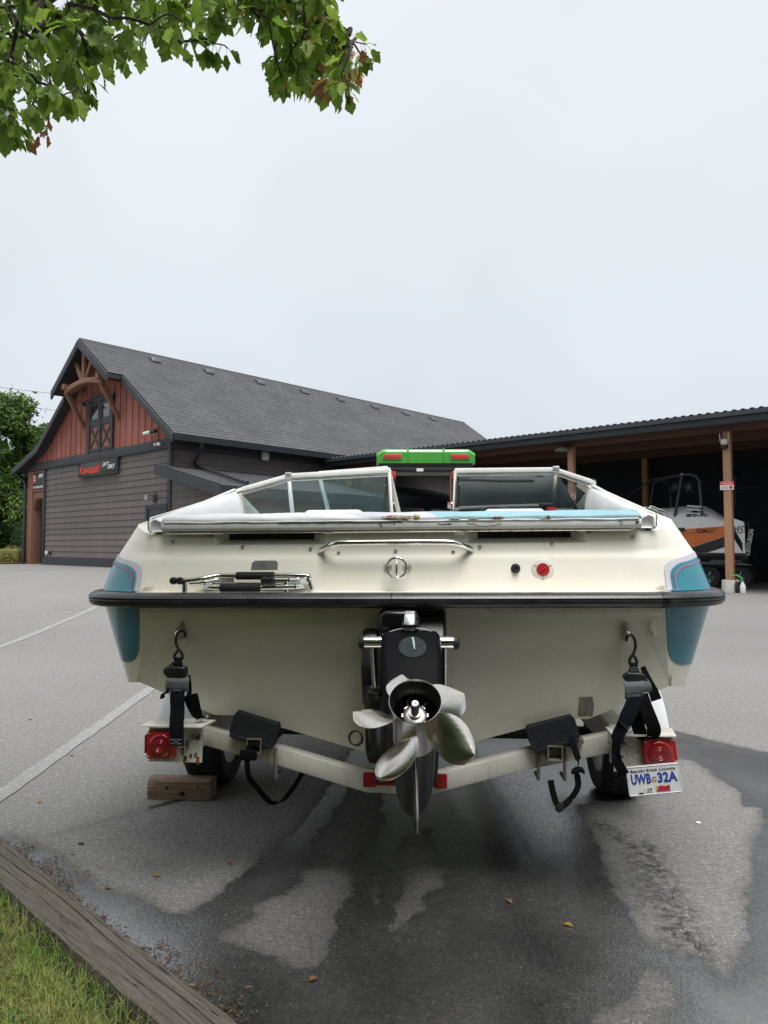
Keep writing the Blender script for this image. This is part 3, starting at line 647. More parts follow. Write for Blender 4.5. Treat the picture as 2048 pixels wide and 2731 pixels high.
def main_building():
    T = thing('shop_building', 'large dark-sided shop building with red board gable and grey shingle roof', 'building', (-7.44, 24.8, .40), BRZ)
    def B(name, mb, m_, parent=T, **kw): return mb.build(name, m_, parent, k=K, **kw)
    # walls behind the cladding
    core = MB(); core.box(-6.63, -.03, .03, 15.4, -.3, 2.95); core.box(-7.7, -.03, .10, 15.4, 2.95, 3.2); wall = B('wall', core, 'siding')
    ex = (2.75-.25)/16
    pl = MB(); pl.prism([(0, 0), (.028, 0), (.012, ex+.012), (0, ex+.012)], 'x', 0, 6.53); pm = pl.mesh('plank', 'siding', k=K)
    # prism 'x': (y,z) with y outwards -> flip so it faces -y
    for v in pm.vertices: v.co.y = -v.co.y
    pm.flip_normals()
    for i in range(16): place('plank', pm, wall, (-6.60*K, .03*K, (.25+ex*i)*K))
    pl = MB(); pl.prism([(0, 0), (.028, 0), (.012, ex+.012), (0, ex+.012)], 'y', 0, 15.2)
    pm2 = pl.mesh('plank', 'siding', k=K)
    for i in range(16): place('plank', pm2, wall, (-.03*K, .06*K, (.25+ex*i)*K))
    tr = MB(); tr.box(-6.7, .03, -.035, .03, -.3, .25); tr.box(.0, .03, .03, 15.3, -.3, .25); B('skirt_board', tr, 'trim_dark')
    tr = MB(); tr.box(-7.84, .05, -.05, .0, 2.75, 2.97); B('band_board', tr, 'trim_dark', bevel=.006)
    tr = MB(); tr.box(-.02, .045, .0, 15.3, 2.75, 2.97); B('band_board', tr, 'trim_dark', bevel=.006)
    for x0, x1 in ((-.09, .035), (-6.70, -6.60)):
        tr = MB(); tr.box(x0, x1, -.045, .05, .25, 2.752); B('corner_board', tr, 'trim_dark', bevel=.005)
    fr = MB(); fr.box(-.02, .02, 0, 15.3, 2.97, 3.28); B('frieze', fr, 'red_board')
    # roof shape
    RX, RZ, SL = -3.3, 5.75, .72
    rz = lambda x: RZ-SL*abs(x-RX) if x > -6.58 else RZ-SL*3.28-.3*(-6.58-x)
    prof = [-8.34, -6.58, RX, .5]
    up = [(x, rz(x)-.012) for x in prof]; dn = [(x, rz(x)-.13) for x in prof[::-1]]
    rf = MB(); rf.prism(up+dn, 'y', -.25, 15.8); roof = B('roof', rf, 'trim_dark')
    pw = MB(); pw.prism([(RX-1.52, RZ-SL*1.52-.011), (RX, RZ-.011), (RX+1.52, RZ-SL*1.52-.011), (RX+1.52, RZ-SL*1.52-.12), (RX, RZ-.12), (RX-1.52, RZ-SL*1.52-.12)], 'y', -.62, -.251); B('prow_roof', pw, 'trim_dark', roof)
    sl = math.hypot(3.8, 3.8*SL)
    shingle_roof('shingle_course_right', (RX, -.26, RZ), (0, 1, 0), 16.06, (1, 0, -SL), sl, roof, k=K).name = 'shingle_field'
    shingle_roof('shingle_field', (RX, -.26, RZ), (0, 1, 0), 16.06, (-1, 0, -SL), math.hypot(3.28, 3.28*SL), roof, k=K)
    shingle_roof('shingle_field', (-6.58, -.26, rz(-6.58)), (0, 1, 0), 16.06, (-1, 0, -.3), math.hypot(1.76, 1.76*.3), roof, k=K)
    for s in (1, -1): shingle_roof('shingle_field', (RX, -.63, RZ+.001), (0, 1, 0), .372, (s, 0, -SL), math.hypot(1.52, 1.52*SL), roof, k=K)
    cap = MB(); cap.prism([(RX-.12, RZ-.085), (RX, RZ+.025), (RX+.12, RZ-.085), (RX, RZ-.02)], 'y', -.63, 15.8); B('ridge_cap', cap, 'shingles', roof)
    # barge boards
    def barge(pts, y0, h=.2, t=.05):
        mb = MB(); mb.prism([(x, z-.02) for x, z in pts]+[(x, z-h) for x, z in pts[::-1]], 'y', y0-t, y0); B('barge_board', mb, 'trim_dark', roof, bevel=.004)
    barge([(RX+.002, RZ), (RX+1.53, RZ-SL*1.53)], -.62, .23); barge([(RX-1.53, RZ-SL*1.53), (RX-.002, RZ)], -.62, .23)
    barge([(RX+1.54, rz(RX+1.54)), (.5, rz(.5))], -.252); barge([(-8.34, rz(-8.34)), (-6.58, rz(-6.58)), (RX-1.54, rz(RX-1.54))], -.252)
    g = MB(); g.prism([(.50, rz(.5)-.16), (.60, rz(.5)-.16), (.62, rz(.5)-.03), (.50, rz(.5)-.03)], 'y', -.25, 15.8); B('gutter', g, 'metal_dark', roof)
    g = MB(); g.prism([(-8.34, rz(-8.34)-.14), (-8.44, rz(-8.34)-.14), (-8.46, rz(-8.34)-.02), (-8.34, rz(-8.34)-.02)], 'y', -.25, 15.8); B('gutter', g, 'metal_dark', roof)
    for y in (1.22, 2.9, 4.71, 6.5, 8.1, 9.8, 11.5, 13.1):
        x = -2.9; v = MB(); v.prism([(-.10, -.07), (-.10, .055), (-.05, .085), (.07, .045), (.13, -.05), (.1, -.12)], 'y', -.13, .13); B('roof_vent', v, 'metal_roof', roof, loc=(x*K, y*K, (rz(x)+.03)*K), bevel=.012)
    # red gable: a backing, each board and each batten a piece of its own
    gb = MB(); gx = [-7.75, -6.58, RX, -.02]; gb.prism([(-.02, 2.96)]+[(x, rz(x)-.135) for x in gx[::-1]]+[(-7.75, 2.96)], 'y', .0, .10); gable = B('gable_panel', gb, 'red_board')
    x = -7.74
    while x < -.05:
        x1 = min(x+.30, -.03); a, b = x+.004, x1-.004
        ztop = lambda q: rz(q)-.14
        if not (-3.97 < (a+b)/2 < -2.63):
            pts = [(a, 2.975), (b, 2.975), (b, ztop(b))]+([(RX, ztop(RX))] if a < RX < b else [])+[(a, ztop(a))]
            bd = MB(); bd.prism(pts, 'y', -.014, .002); B('board', bd, 'red_board', gable)
        else:
            bd = MB(); bd.prism([(a, 4.36), (b, 4.36), (b, ztop(b))]+([(RX, ztop(RX))] if a < RX < b else [])+[(a, ztop(a))], 'y', -.014, .002); B('board', bd, 'red_board', gable)
        bt = MB(); z0 = 4.36 if -3.97 < x1 < -2.63 else 2.975
        bt.box(x1-.022, x1+.022, -.032, -.0145, z0, ztop(x1)-.02); B('batten', bt, 'red_board', gable)
        x += .30
    # loft doors
    d = MB(); d.box(-3.97, -2.61, -.02, .02, 2.97, 4.34); door = B('loft_door', d, 'trim_dark')
    fr = MB()
    for a, b in ((-3.97, -3.85), (-2.73, -2.61), (-3.34, -3.24)): fr.box(a, b, -.075, -.0205, 2.975, 4.30)
    B('door_frame', fr, 'trim_dark', door)
    hd = MB(); hd.prism([(-4.0, 4.26), (-2.58, 4.26), (-2.58, 4.36), (-3.29, 4.44), (-4.0, 4.36)], 'y', -.085, -.021); B('door_head', hd, 'trim_dark', door)
    for xa, xb in ((-3.85, -3.34), (-3.24, -2.73)):
        p = MB(); p.box(xa, xb, -.03, -.0205, 3.02, 3.64); B('door_panel', p, 'red_board', door)
        rl = MB(); rl.box(xa, xb, -.06, -.0305, 3.64, 3.76); rl.box(xa, xb, -.06, -.0305, 2.98, 3.06); B('door_rail', rl, 'trim_dark', door)
        for sg in (1, -1):
            X = MB(); cx, cz = (xa+xb)/2, 3.35; L_ = math.hypot(xb-xa, .58); ang = math.atan2(.58, xb-xa)*sg
            X.box(-L_/2+.03, L_/2-.03, -.055+(.006 if sg > 0 else 0), -.0305, -.03, .03, xf=Matrix.Translation((cx, 0, cz)) @ Matrix.Rotation(-ang, 4, 'Y')); B('cross_brace', X, 'trim_dark', door)
        g = MB(); g.box(xa+.07, xb-.07, -.045, -.0305, 3.82, 4.18); B('pane', g, 'dark_window', door)
        fm = MB()
        for q in ((xa, xa+.07, 3.76, 4.26), (xb-.07, xb, 3.76, 4.26), (xa+.07, xb-.07, 4.18, 4.26), (xa+.07, xb-.07, 3.76, 3.82)): fm.box(q[0], q[1], -.06, -.0305, q[2], q[3])
        B('pane_frame', fm, 'trim_dark', door)
    # timber truss under the prow
    n = 14; top = []; bot = []
    for i in range(n+1):
        t = i/n; x = -4.28+1.98*t; a = math.sin(math.pi*t); top.append((x, 4.63+.11*a)); bot.append((x, 4.47+.15*a))
    ar = MB(); ar.prism(bot+top[::-1], 'y', -.56, -.40); truss = B('truss_beam', ar, 'timber_brown', bevel=.008)
    kp_ = MB(); kp_.box(-3.36, -3.24, -.53, -.43, 4.70, 5.55); B('king_post', kp_, 'timber_brown', truss, bevel=.006)
    for sg in (1, -1):
        st = MB(); st.prism([(RX+sg*.05, 4.70), (RX+sg*.16, 4.70), (RX+sg*.52, 5.22), (RX+sg*.40, 5.24)], 'y', -.52, -.44); B('strut', st, 'timber_brown', truss, bevel=.006)
        xx = -3.29+sg*.93
        br = MB(); br.prism([(-.54, 4.56), (-.45, 4.56), (0, 3.74), (0, 3.60), (-.025, 3.60), (-.54, 4.45)], 'x', xx-.035, xx+.035); B('knee_brace', br, 'timber_brown', truss, bevel=.006)
        ob = MB(); ob.box(xx-.07, xx+.07, -.62, 0, 4.60, 4.74); B('outlooker', ob, 'timber_brown', truss, bevel=.006)
    # porch at the left end
    p = MB(); p.box(-7.84, -7.52, -.02, .28, -.3, 2.75); B('porch_post', p, 'timber_brown', bevel=.01)
    p = MB(); p.box(-7.519, -6.71, .02, .24, 1.93, 2.12); B('porch_beam', p, 'timber_brown', bevel=.008)
    p = MB(); p.prism([(-7.519, 1.62), (-7.519, 1.929), (-7.24, 1.929), (-7.40, 1.86)], 'y', .04, .22); B('porch_bracket', p, 'timber_brown', bevel=.006)
    p = MB(); p.box(-7.519, -6.71, .05, .24, 2.121, 2.75); B('porch_panel', p, 'timber_brown')
    p = MB(); p.tube([(-8.35, -.1, 2.72), (-8.25, -.08, 2.6), (-7.93, -.06, 2.44), (-7.90, -.06, 2.3), (-7.90, -.06, .1), (-8.0, -.1, -.05)], .045, 8); B('downspout', p, 'metal_dark', smooth=50)
    # right downspout
    p = MB(); p.tube([(.55, .44, 2.88), (.50, .46, 2.74), (.12, .54, 2.50), (.09, .55, 2.42), (.10, .55, 2.40), (.5, .50, 2.31), (2.4, .30, 1.845)], .04, 8); B('downspout', p, 'metal_dark', smooth=50)
    # lean-to
    lw = MB(); lw.box(0.03, 2.2, .0, 2.6, -.3, 1.66); lw.prism([(.03, 1.661), (2.2, 1.661), (2.2, 1.72), (.03, 2.25)], 'y', .0, 2.6); lean = B('lean_to_wall', lw, 'siding')
    lp = MB(); lp.prism([(0, 0), (.028, 0), (.012, ex+.012), (0, ex+.012)], 'x', 0, 2.1); lm = lp.mesh('plank', 'siding', k=K)
    for v in lm.vertices: v.co.y = -v.co.y
    lm.flip_normals()
    for i in range(10): place('plank', lm, lean, (.06*K, 0, (.05+ex*i)*K))
    for i, ln in enumerate((2.05, 1.5, .9)):
        q = MB(); q.prism([(0, 0), (.028, 0), (.012, ex+.012), (0, ex+.012)], 'x', 0, ln); mm = q.mesh('plank', 'siding', k=K)
        for v in mm.vertices: v.co.y = -v.co.y
        mm.flip_normals(); place('plank', mm, lean, (.06*K, 0, (.05+ex*(10+i))*K))
    c = MB(); c.box(.0, .07, -.05, -.029, -.3, 2.2); B('corner_board', c, 'trim_dark', lean)
    ls = .245
    lr = MB(); lr.prism([(0.032, 2.34), (2.45, 2.34-ls*2.42), (2.45, 2.22-ls*2.42), (0.032, 2.22)], 'y', -.36, 9.2); lroof = B('lean_to_roof', lr, 'trim_dark')
    shingle_roof('shingle_field', (.032, -.37, 2.352), (0, 1, 0), 9.58, (1, 0, -ls), math.hypot(2.42, 2.42*ls)+.02, lroof, k=K)
    f = MB(); f.prism([(-.03, 2.36), (2.47, 2.34-ls*2.44), (2.47, 2.13-ls*2.44), (-.03, 2.13)], 'y', -.41, -.362); B('barge_board', f, 'trim_dark', lroof)
    f = MB(); f.box(2.451, 2.50, -.41, 9.2, 1.53, 1.75); B('gutter', f, 'metal_dark', lroof)
    for y in (4.0, 6.4, 8.9):
        f = MB(); f.box(2.10, 2.24, y, y+.14, -.4, 1.68); B('lean_to_post', f, 'beam_brown', lroof)
    # door in the gable wall
    d = MB(); d.box(-.93, -.12, -.04, -.002, -.3, 1.46); dr = B('door', d, 'metal_dark')
    for q in ((-.99, -.90, -.3, 1.50), (-.15, -.06, -.3, 1.50), (-.90, -.15, 1.41, 1.50)):
        f = MB(); f.box(q[0], q[1], -.06, -.0405, q[2], q[3]); B('door_frame', f, 'trim_dark', dr)
    return T
BLD = main_building()
BM = Matrix.Translation((-7.44, 24.8, .40)) @ Matrix.Rotation(BRZ, 4, 'Z')
def bpt(x, y, z): return BM @ Vector((x*K, y*K, z*K))
SGN = BM.to_3x3()
def wall_sign(name, x0, x1, z0, z1, label, trim='trim_dark', y=-.045):
    T = thing(name, label, 'sign', bpt((x0+x1)/2, y, (z0+z1)/2), BRZ); w, h = (x1-x0)*K, (z1-z0)*K
    f = MB(); f.box(-w/2, w/2, -.05, .02, -h/2, h/2); f.build('board', 'sign_black', T, bevel=.006)
    e = MB()
    for q in ((-w/2-.03, w/2+.03, h/2, h/2+.03), (-w/2-.03, w/2+.03, -h/2-.03, -h/2), (-w/2-.03, -w/2, -h/2, h/2), (w/2, w/2+.03, -h/2, h/2)): e.box(q[0], q[1], -.07, .02, q[2], q[3])
    e.build('frame', trim, T)
    return T, w, h
def face_m(x, z, y=-.056): return Matrix.Translation((x, y, z)) @ Matrix.Rotation(R_(90), 4, 'X')
S, w, h = wall_sign('wall_sign', -4.37, -2.34, 2.37, 2.73, 'black sign with red Kawasaki and white JET SKI lettering on the siding')
lettering('brand_lettering', 'Kawasaki', w*.54, h*.62, S, face_m(-w*.21, -.02), 'sign_red', bold=.02)
lettering('product_lettering', 'JET', w*.19, h*.30, S, face_m(w*.22, h*.13), 'white_paint', shear=.35, bold=.02)
lettering('product_lettering', 'SKI', w*.18, h*.30, S, face_m(w*.36, -h*.05), 'white_paint', shear=.35, bold=.02)
S, w, h = wall_sign('porch_sign', -7.50, -6.75, 2.17, 2.70, 'square black sign with red shield hanging in the porch', 'sign_pink', y=.03)
sh = MB(); sh.prism([(-w*.47, h*.38), (-w*.25, h*.38), (-w*.25, -.02), (-w*.36, -h*.12), (-w*.47, -.02)], 'y', -.056, -.0505); sh.build('shield', 'sign_pink', S)
sh = MB()
for i in range(3): sh.box(-w*.45, -w*.27, -.0585, -.0565, h*(.28-.12*i), h*(.32-.12*i))
sh.build('shield_stripe', 'white_paint', S)
lg = MB(); lg.prism([(w*.0, h*.2), (w*.36, h*.2), (w*.44, h*.38), (w*.08, h*.38)], 'y', -.056, -.0505); lg.build('logo_plate', 'white_paint', S)
lettering('logo_text', 'JET SKI', w*.26, h*.08, S, face_m(w*.22, h*.29, -.058), 'sign_black', shear=.4)
lettering('sign_text', 'PRE OWNED BOATS', w*.9, h*.13, S, face_m(0, -h*.32), 'white_paint', bold=.03)
def small_fixtures():
    T = thing('flood_light', 'white square flood light under the eave of the shop building', 'light', bpt(.06, 2.57, 2.80), BRZ)
    b = MB(); b.box(0, .13, -.17, .17, -.17, .17); b.build('housing', 'white_plastic', T, bevel=.05, seg=3)
    b = MB(); b.box(.131, .14, -.11, .11, -.11, .11); b.build('lens', 'white_paint', T, bevel=.003)
    T = thing('bullet_camera', 'white and black bullet camera on the red gable boards', 'camera', bpt(-.62, -.05, 3.12), BRZ)
    b = MB(); b.tube([(-.02, 0, 0), (-.02, -.25, .02)], .04, 8); b.tube([(-.28, -.27, .02), (.18, -.27, .03)], .065, 12); b.build('body', 'white_plastic', T, smooth=40)
    b = MB(); b.tube([(.181, -.27, .03), (.52, -.27, .04)], .072, 12); b.build('hood', 'black_plastic', T, smooth=40)
    T = thing('twin_spot_lamp', 'small white twin spot lamp on the dark band board', 'lamp', bpt(-.40, -.052, 2.87), BRZ)
    b = MB(); b.lathe([(.001, 0), (.06, 0), (.05, .05), (.001, .06)], frame((0, 0, 0), (0, -1, 0)), 12); b.build('base', 'white_plastic', T)
    for s in (-1, 1):
        b = MB(); b.lathe([(.02, 0), (.05, .03), (.065, .12), (.001, .125)], frame((s*.08, -.06, 0), (s*.6, -.8, -.2)), 12); b.build('head', 'white_plastic', T, smooth=50)
    T = thing('wall_lantern', 'small dark wall lamp beside the door of the shop building', 'lamp', bpt(-.62, -.03, 1.66), BRZ)
    b = MB(); b.box(-.1, .1, -.05, 0, -.16, .16); b.build('back_plate', 'metal_dark', T, bevel=.01)
    b = MB(); b.tube([(0, -.05, .06), (-.06, -.2, .08), (-.1, -.25, .02)], .025, 8); b.build('arm', 'metal_dark', T, smooth=50)
    b = MB(); b.lathe([(.02, .12), (.07, .1), (.1, -.08), (.085, -.09), (.001, -.07)], Matrix.Translation((-.1, -.27, -.02)), 14); b.build('shade', 'galvanised', T, smooth=50)
    for i, x in enumerate((-6.38, -6.18)):
        T = thing('outlet_box', ('small white outlet box low on the siding' if i == 0 else 'small dark outlet box low on the siding'), 'outlet', bpt(x, -.01, .36), BRZ)
        b = MB(); b.box(-.06, .06, -.09, 0, -.08, .08); b.build('cover', 'white_plastic' if i == 0 else 'metal_dark', T, bevel=.01)
    T = thing('loft_lamp', 'small dark lamp over the loft door of the red gable', 'lamp', bpt(-3.72, -.08, 4.22), BRZ)
    b = MB(); b.tube([(0, 0, .05), (0, -.22, .1), (-.02, -.32, .02)], .02, 8); b.build('arm', 'metal_dark', T, smooth=50)
    b = MB(); b.lathe([(.02, .06), (.12, .02), (.16, -.07), (.14, -.07), (.001, 0)], frame((-.05, -.34, -.02), (.2, .1, 1)), 14); b.build('shade', 'metal_dark', T, smooth=50)
small_fixtures()

# ------------------------------------------------------------ open carport
CRZ = BRZ; CO = Vector((-2.36, 29.33, 0)); CM = Matrix.Translation(CO) @ Matrix.Rotation(CRZ, 4, 'Z')
def cpt(x, y, z=0): return CM @ Vector((x, y, z))
POSTS = (.47, 5.9, 10.6, 15.3, 20.0, 24.6)
def carport():
    T = thing('open_carport', 'long open-fronted carport with timber posts and dark metal roof', 'carport', CO, CRZ)
    L_, D_, z0, sl = 25.2, 7.7, 4.86, .085
    per = .22; n = int(L_/per*8)
    def w(x):
        t = (x/per) % 1; return .035*(1 if .38 < t < .62 else max(0, 1-abs(t-.5)*4+.48) if .26 < t < .74 else 0)
    vs = []; 
    for i in range(n+1):
        x = L_*i/n; h = w(x)
        for y in (-.06, D_): vs += [(x, y, z0+sl*y+h), (x, y, z0+sl*y+h-.012)]
    fs = []
    for i in range(n):
        a, b = 4*i, 4*i+4
        fs += [(a, b, b+2, a+2), (a+1, a+3, b+3, b+1), (a, a+1, b+1, b)]
    mb = MB(); mb.add(vs, fs); mb.build('roof_sheet', 'metal_roof', T, normals=False)
    f = MB(); f.box(0, L_, -.04, .02, z0-.33, z0-.015); f.build('fascia', 'metal_dark', T, bevel=.006)
    f = MB(); f.prism([(-.17, z0-.15), (-.16, z0-.03), (-.041, z0-.03), (-.041, z0-.15)], 'x', -.02, L_); f.build('gutter', 'metal_dark', T)
    f = MB(); f.prism([(-.04, z0-.33), (-.04, z0-.012), (D_, z0+sl*D_-.02), (D_, z0+sl*D_-.36)], 'x', -.06, -.002); f.build('end_fascia', 'metal_dark', T)
    f = MB(); f.box(0.05, L_, .66, .92, 4.44, 4.70); f.build('front_beam', 'beam_brown', T, bevel=.01)
    f = MB(); f.box(0.05, L_, 3.4, 3.62, 4.50, 4.86); f.build('middle_beam', 'beam_brown', T, bevel=.01)
    f = MB(); f.box(0.05, L_, 6.6, 6.86, 4.62, 5.0); f.build('rear_beam', 'beam_brown', T, bevel=.01)
    rm = MB(); rm.prism([(.03, z0-.26), (.03, z0-.04), (D_, z0+sl*D_-.04), (D_, z0+sl*D_-.26)], 'x', -.045, .045); rme = rm.mesh('rafter', 'beam_brown')
    for i in range(21): place('rafter', rme, T, (.4+i*1.2, 0, 0))
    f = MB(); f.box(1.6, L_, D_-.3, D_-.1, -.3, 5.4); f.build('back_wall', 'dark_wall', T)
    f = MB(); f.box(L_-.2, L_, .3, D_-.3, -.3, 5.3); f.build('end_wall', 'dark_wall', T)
    for i, s in enumerate(POSTS):
        for y in (.79, 6.73):
            if y > 1 and i == 0: continue
            p = cpt(s, y); g = float(gz(p.x, p.y)); zt = 4.44 if y < 1 else 4.62
            b = MB(); b.box(s-.1, s+.1, y-.1, y+.1, g+.30, zt); o = b.build('post', 'post_brown', T, bevel=.012)
            b = MB(); b.lathe([(.001, .34), (.205, .34), (.22, .32), (.225, -.1), (.001, -.1)], Matrix.Translation((s, y, g)), 22); b.build('footing', 'concrete', o, smooth=40)
    f = MB(); f.tube([(8.4, 7.3, 3.3), (16, 7.3, 3.35), (24, 7.3, 3.3)], .012, 5); f.build('wall_cable', 'wire_grey', T)
    return T
carport()
def notice(s, z, label):
    p = cpt(s, .79-.115, z); T = thing('notice_sign', label, 'sign', p, CRZ+R_(10), 'red and white notices on the carport posts')
    b = MB(); b.box(-.17, .17, -.006, 0, -.115, .115); b.build('panel', 'white_paint', T)
    b = MB(); b.box(-.165, .165, -.008, -.0062, .02, .11); b.build('red_band', 'sign_red', T)
    lettering('notice_text', 'WARNING', .26, .045, T, face_m(0, .065, -.0095), 'white_paint', bold=.02)
    b = MB(); b.lathe([(.001, 0), (.045, 0)], frame((.10, -.0075, -.05), (0, -1, 0)), 18); b.build('round_mark', 'sign_red', T)
    for i in range(2): lettering('notice_text', 'NO TRESPASSING' if i == 0 else 'PRIVATE LOT', .17, .02, T, face_m(-.055, -.035-.035*i, -.008), 'black_lettering')
for s, z, l in ((15.3, 2.93, 'red and white notice on the bare post right of the orange boat'), (10.6, 2.87, 'red and white notice on the post seen through the right windscreen'), (5.9, 2.75, 'red and white notice on the post beside the tractor canopy'),
                (.47, 2.6, 'red and white notice on the post seen through the left windscreen')): notice(s, z, l)
def carport_fixtures():
    p = cpt(15.3-.02, .79-.1, 4.12); T = thing('dome_camera', 'white dome camera with twin aerials on the carport post', 'camera', p, CRZ)
    b = MB(); b.box(-.08, .08, -.16, 0, -.08, .1); b.build('body', 'white_plastic', T, bevel=.03, seg=3)
    b = MB(); b.lathe([(.11, 0), (.105, -.05), (.07, -.10), (.001, -.12)], Matrix.Translation((0, -.13, -.08)), 18); b.build('dome', 'black_gloss', T, smooth=60)
    for s in (-1, 1):
        b = MB(); b.tube([(s*.1, -.1, .02), (s*.12, -.1, .26)], .014, 6); b.build('aerial', 'white_plastic', T)
    for i, (s, y, z, lab) in enumerate(((10.5, .4, 4.36, 'grey dome lamp hanging under the carport eave by the middle post'), (14.0, 6.0, 3.75, 'dim round fan lamp hanging in the dark of the carport'))):
        p = cpt(s, y, z); T = thing('hanging_lamp', lab, 'lamp', p, CRZ)
        b = MB(); b.lathe([(.03, .1), (.1, .07), (.26, -.03), (.27, -.06), (.24, -.05), (.001, .02)], Matrix.Identity(4), 22); b.build('shade', 'galvanised' if i == 0 else 'metal_dark', T, smooth=60)
        b = MB(); b.tube([(0, 0, .09), (0, 0, .3 if i == 0 else 1.2)], .012, 6); b.build('cord', 'metal_dark', T)
        if i == 1:
            b = MB(); b.tube([(0, 0, -.02), (.01, 0, -.5), (0, 0, -1.15)], .008, 5); b.build('pull_chain', 'dull_steel', T)
    p = cpt(15.3+.36, .62); g = float(gz(p.x, p.y)); T = thing('sprayer_bottle', 'small white spray can with green hose beside the post footing', 'sprayer', (p.x, p.y, g), CRZ)
    b = MB(); b.lathe([(.001, 0), (.07, 0), (.075, .02), (.075, .2), (.04, .25), (.03, .3), (.001, .3)], Matrix.Identity(4), 14); b.build('tank', 'white_plastic', T, smooth=50)
    b = MB(); b.tube([(0, 0, .29), (-.02, 0, .40), (-.14, 0, .48), (-.30, -.02, .46)], .022, 8); b.build('hose', 'hose_green', T, smooth=50)
    b = MB(); b.box(-.18, -.09, -.05, .05, 0, .3); b.build('crate', 'black_plastic', T, bevel=.01)
carport_fixtures()

# ------------------------------------------------------------ tractor behind the boat
def tractor():
    g = float(gz(.62, 11)); T = thing('compact_tractor', 'green compact tractor with square canopy standing behind the boat', 'tractor', (.62, 10.5, g))
    n = 16
    def sec(y, w, z0, z1, cr):
        pts = []
        for i in range(n+1):
            t = i/n; x = -w+2*w*t; e = min(1, (1-abs(2*t-1))/cr); pts.append((x, y, z1-(1-math.sqrt(max(0, 1-(1-e)**2)))*.06))
        return pts+[(w, y, z0), (-w, y, z0)]
    c = MB(); c.loft([sec(0.0, .725, 2.50-g, 2.665-g, .1), sec(.03, .733, 2.49-g, 2.705-g, .12), sec(.25, .735, 2.50-g, 2.73-g, .15), sec(1.2, .72, 2.52-g, 2.74-g, .15), sec(1.36, .69, 2.55-g, 2.66-g, .2)])
    can = c.build('canopy', 'tractor_green', T, smooth=35)
    for x0, x1 in ((-.62, -.37), (.38, .63)):
        b = MB(); b.box(x0-.015, x1+.015, -.012, -.002, 2.545-g, 2.645-g); b.build('lamp_surround', 'tractor_green', can, bevel=.012)
        b = MB(); b.box(x0, x1, -.022, -.0125, 2.56-g, 2.63-g); b.build('tail_lamp', 'lamp_lens_red', can, bevel=.006)
    for x in (-.265, .265):
        b = MB(); b.box(x-.012, x+.012, -.008, .9, 2.515-g, 2.722-g); b.build('canopy_rib', 'tractor_green', can, bevel=.006)
    b = MB(); b.box(-.70, .70, .02, 1.3, 2.44-g, 2.495-g); b.build('canopy_liner', 'black_plastic', T, bevel=.02)
    b = MB(); b.box(-.52, .47, -.02, .06, 2.36-g, 2.43-g); b.build('roll_bar_crosspiece', 'black_paint', T, bevel=.01)
    b = MB(); b.box(-.14, -.04, -.026, -.021, 2.375-g, 2.42-g); b.build('label_plate', 'white_plastic', T)
    for x in (-.49, .42):
        b = MB(); b.box(x-.04, x+.04, -.02, .06, .8, 2.359-g); o = b.build('roll_bar_post', 'black_paint', T, bevel=.008)
        b = MB(); b.box(x-.042, x+.042, -.035, -.0205, 2.26-g, 2.375-g); b.build('marker_lamp', 'lamp_lens_red', o, bevel=.005)
        b = MB(); b.tube([(x+.05, 0, 1.9-g), (x-.05, 0, 1.9-g)], .03, 8); b.build('pivot_bolt', 'dull_steel', o)
    for s in (-1, 1):
        b = MB(); b.lathe([(.30, -.14), (.50, -.15), (.56, -.12), (.57, 0), (.56, .12), (.50, .15), (.30, .14)], frame((s*.62, .45, .57), (1, 0, 0)), 30); w = b.build('rear_wheel', 'tyre', T, smooth=40)
        b = MB(); b.lathe([(.001, -.03), (.12, -.04), (.28, -.09), (.30, -.13), (.30, .13), (.28, .09), (.12, .04), (.001, .03)], frame((s*.62, .45, .57), (1, 0, 0)), 24); b.build('rim', 'yellow_paint', w, smooth=40)
        b = MB(); b.lathe([(.18, -.09), (.33, -.09), (.36, 0), (.33, .09), (.18, .09)], frame((s*.55, 2.1, .36), (1, 0, 0)), 24); w = b.build('front_wheel', 'tyre', T, smooth=40)
        b = MB(); b.lathe([(.001, -.05), (.18, -.08), (.18, .08), (.001, .05)], frame((s*.55, 2.1, .36), (1, 0, 0)), 20); b.build('rim', 'yellow_paint', w, smooth=40)
        b = MB(); b.lathe([(.60, -.17), (.62, -.17), (.62, .17), (.60, .17), (.60, -.17)], frame((s*.60, .45, .57), (1, 0, 0), (0, 1, 0)), 16, a0=0, a1=math.pi); b.build('fender', 'tractor_green', T, smooth=40)
    b = MB(); b.box(-.28, .28, -.05, 1.5, .40, .85); b.build('chassis', 'black_paint', T, bevel=.04)
    b = MB(); b.prism([(1.2, .7), (2.6, .7), (2.65, 1.0), (2.5, 1.2), (1.2, 1.32)], 'x', -.27, .27); b.build('hood', 'tractor_green', T, bevel=.06, seg=3)
    b = MB(); b.box(-.24, .24, .25, .7, .86, 1.02); b.box(-.24, .24, .22, .34, 1.0, 1.42); b.build('seat', 'black_plastic', T, bevel=.05, seg=3)
    b = MB(); b.lathe([(.18, -.012), (.195, 0), (.18, .012), (.165, 0), (.18, -.012)], frame((0, 1.05, 1.42), (0, -.5, .86)), 24); b.tube([(0, 1.05, 1.42), (0, 1.2, 1.15)], .02, 8); b.build('steering_wheel', 'black_plastic', T, smooth=50)
tractor()

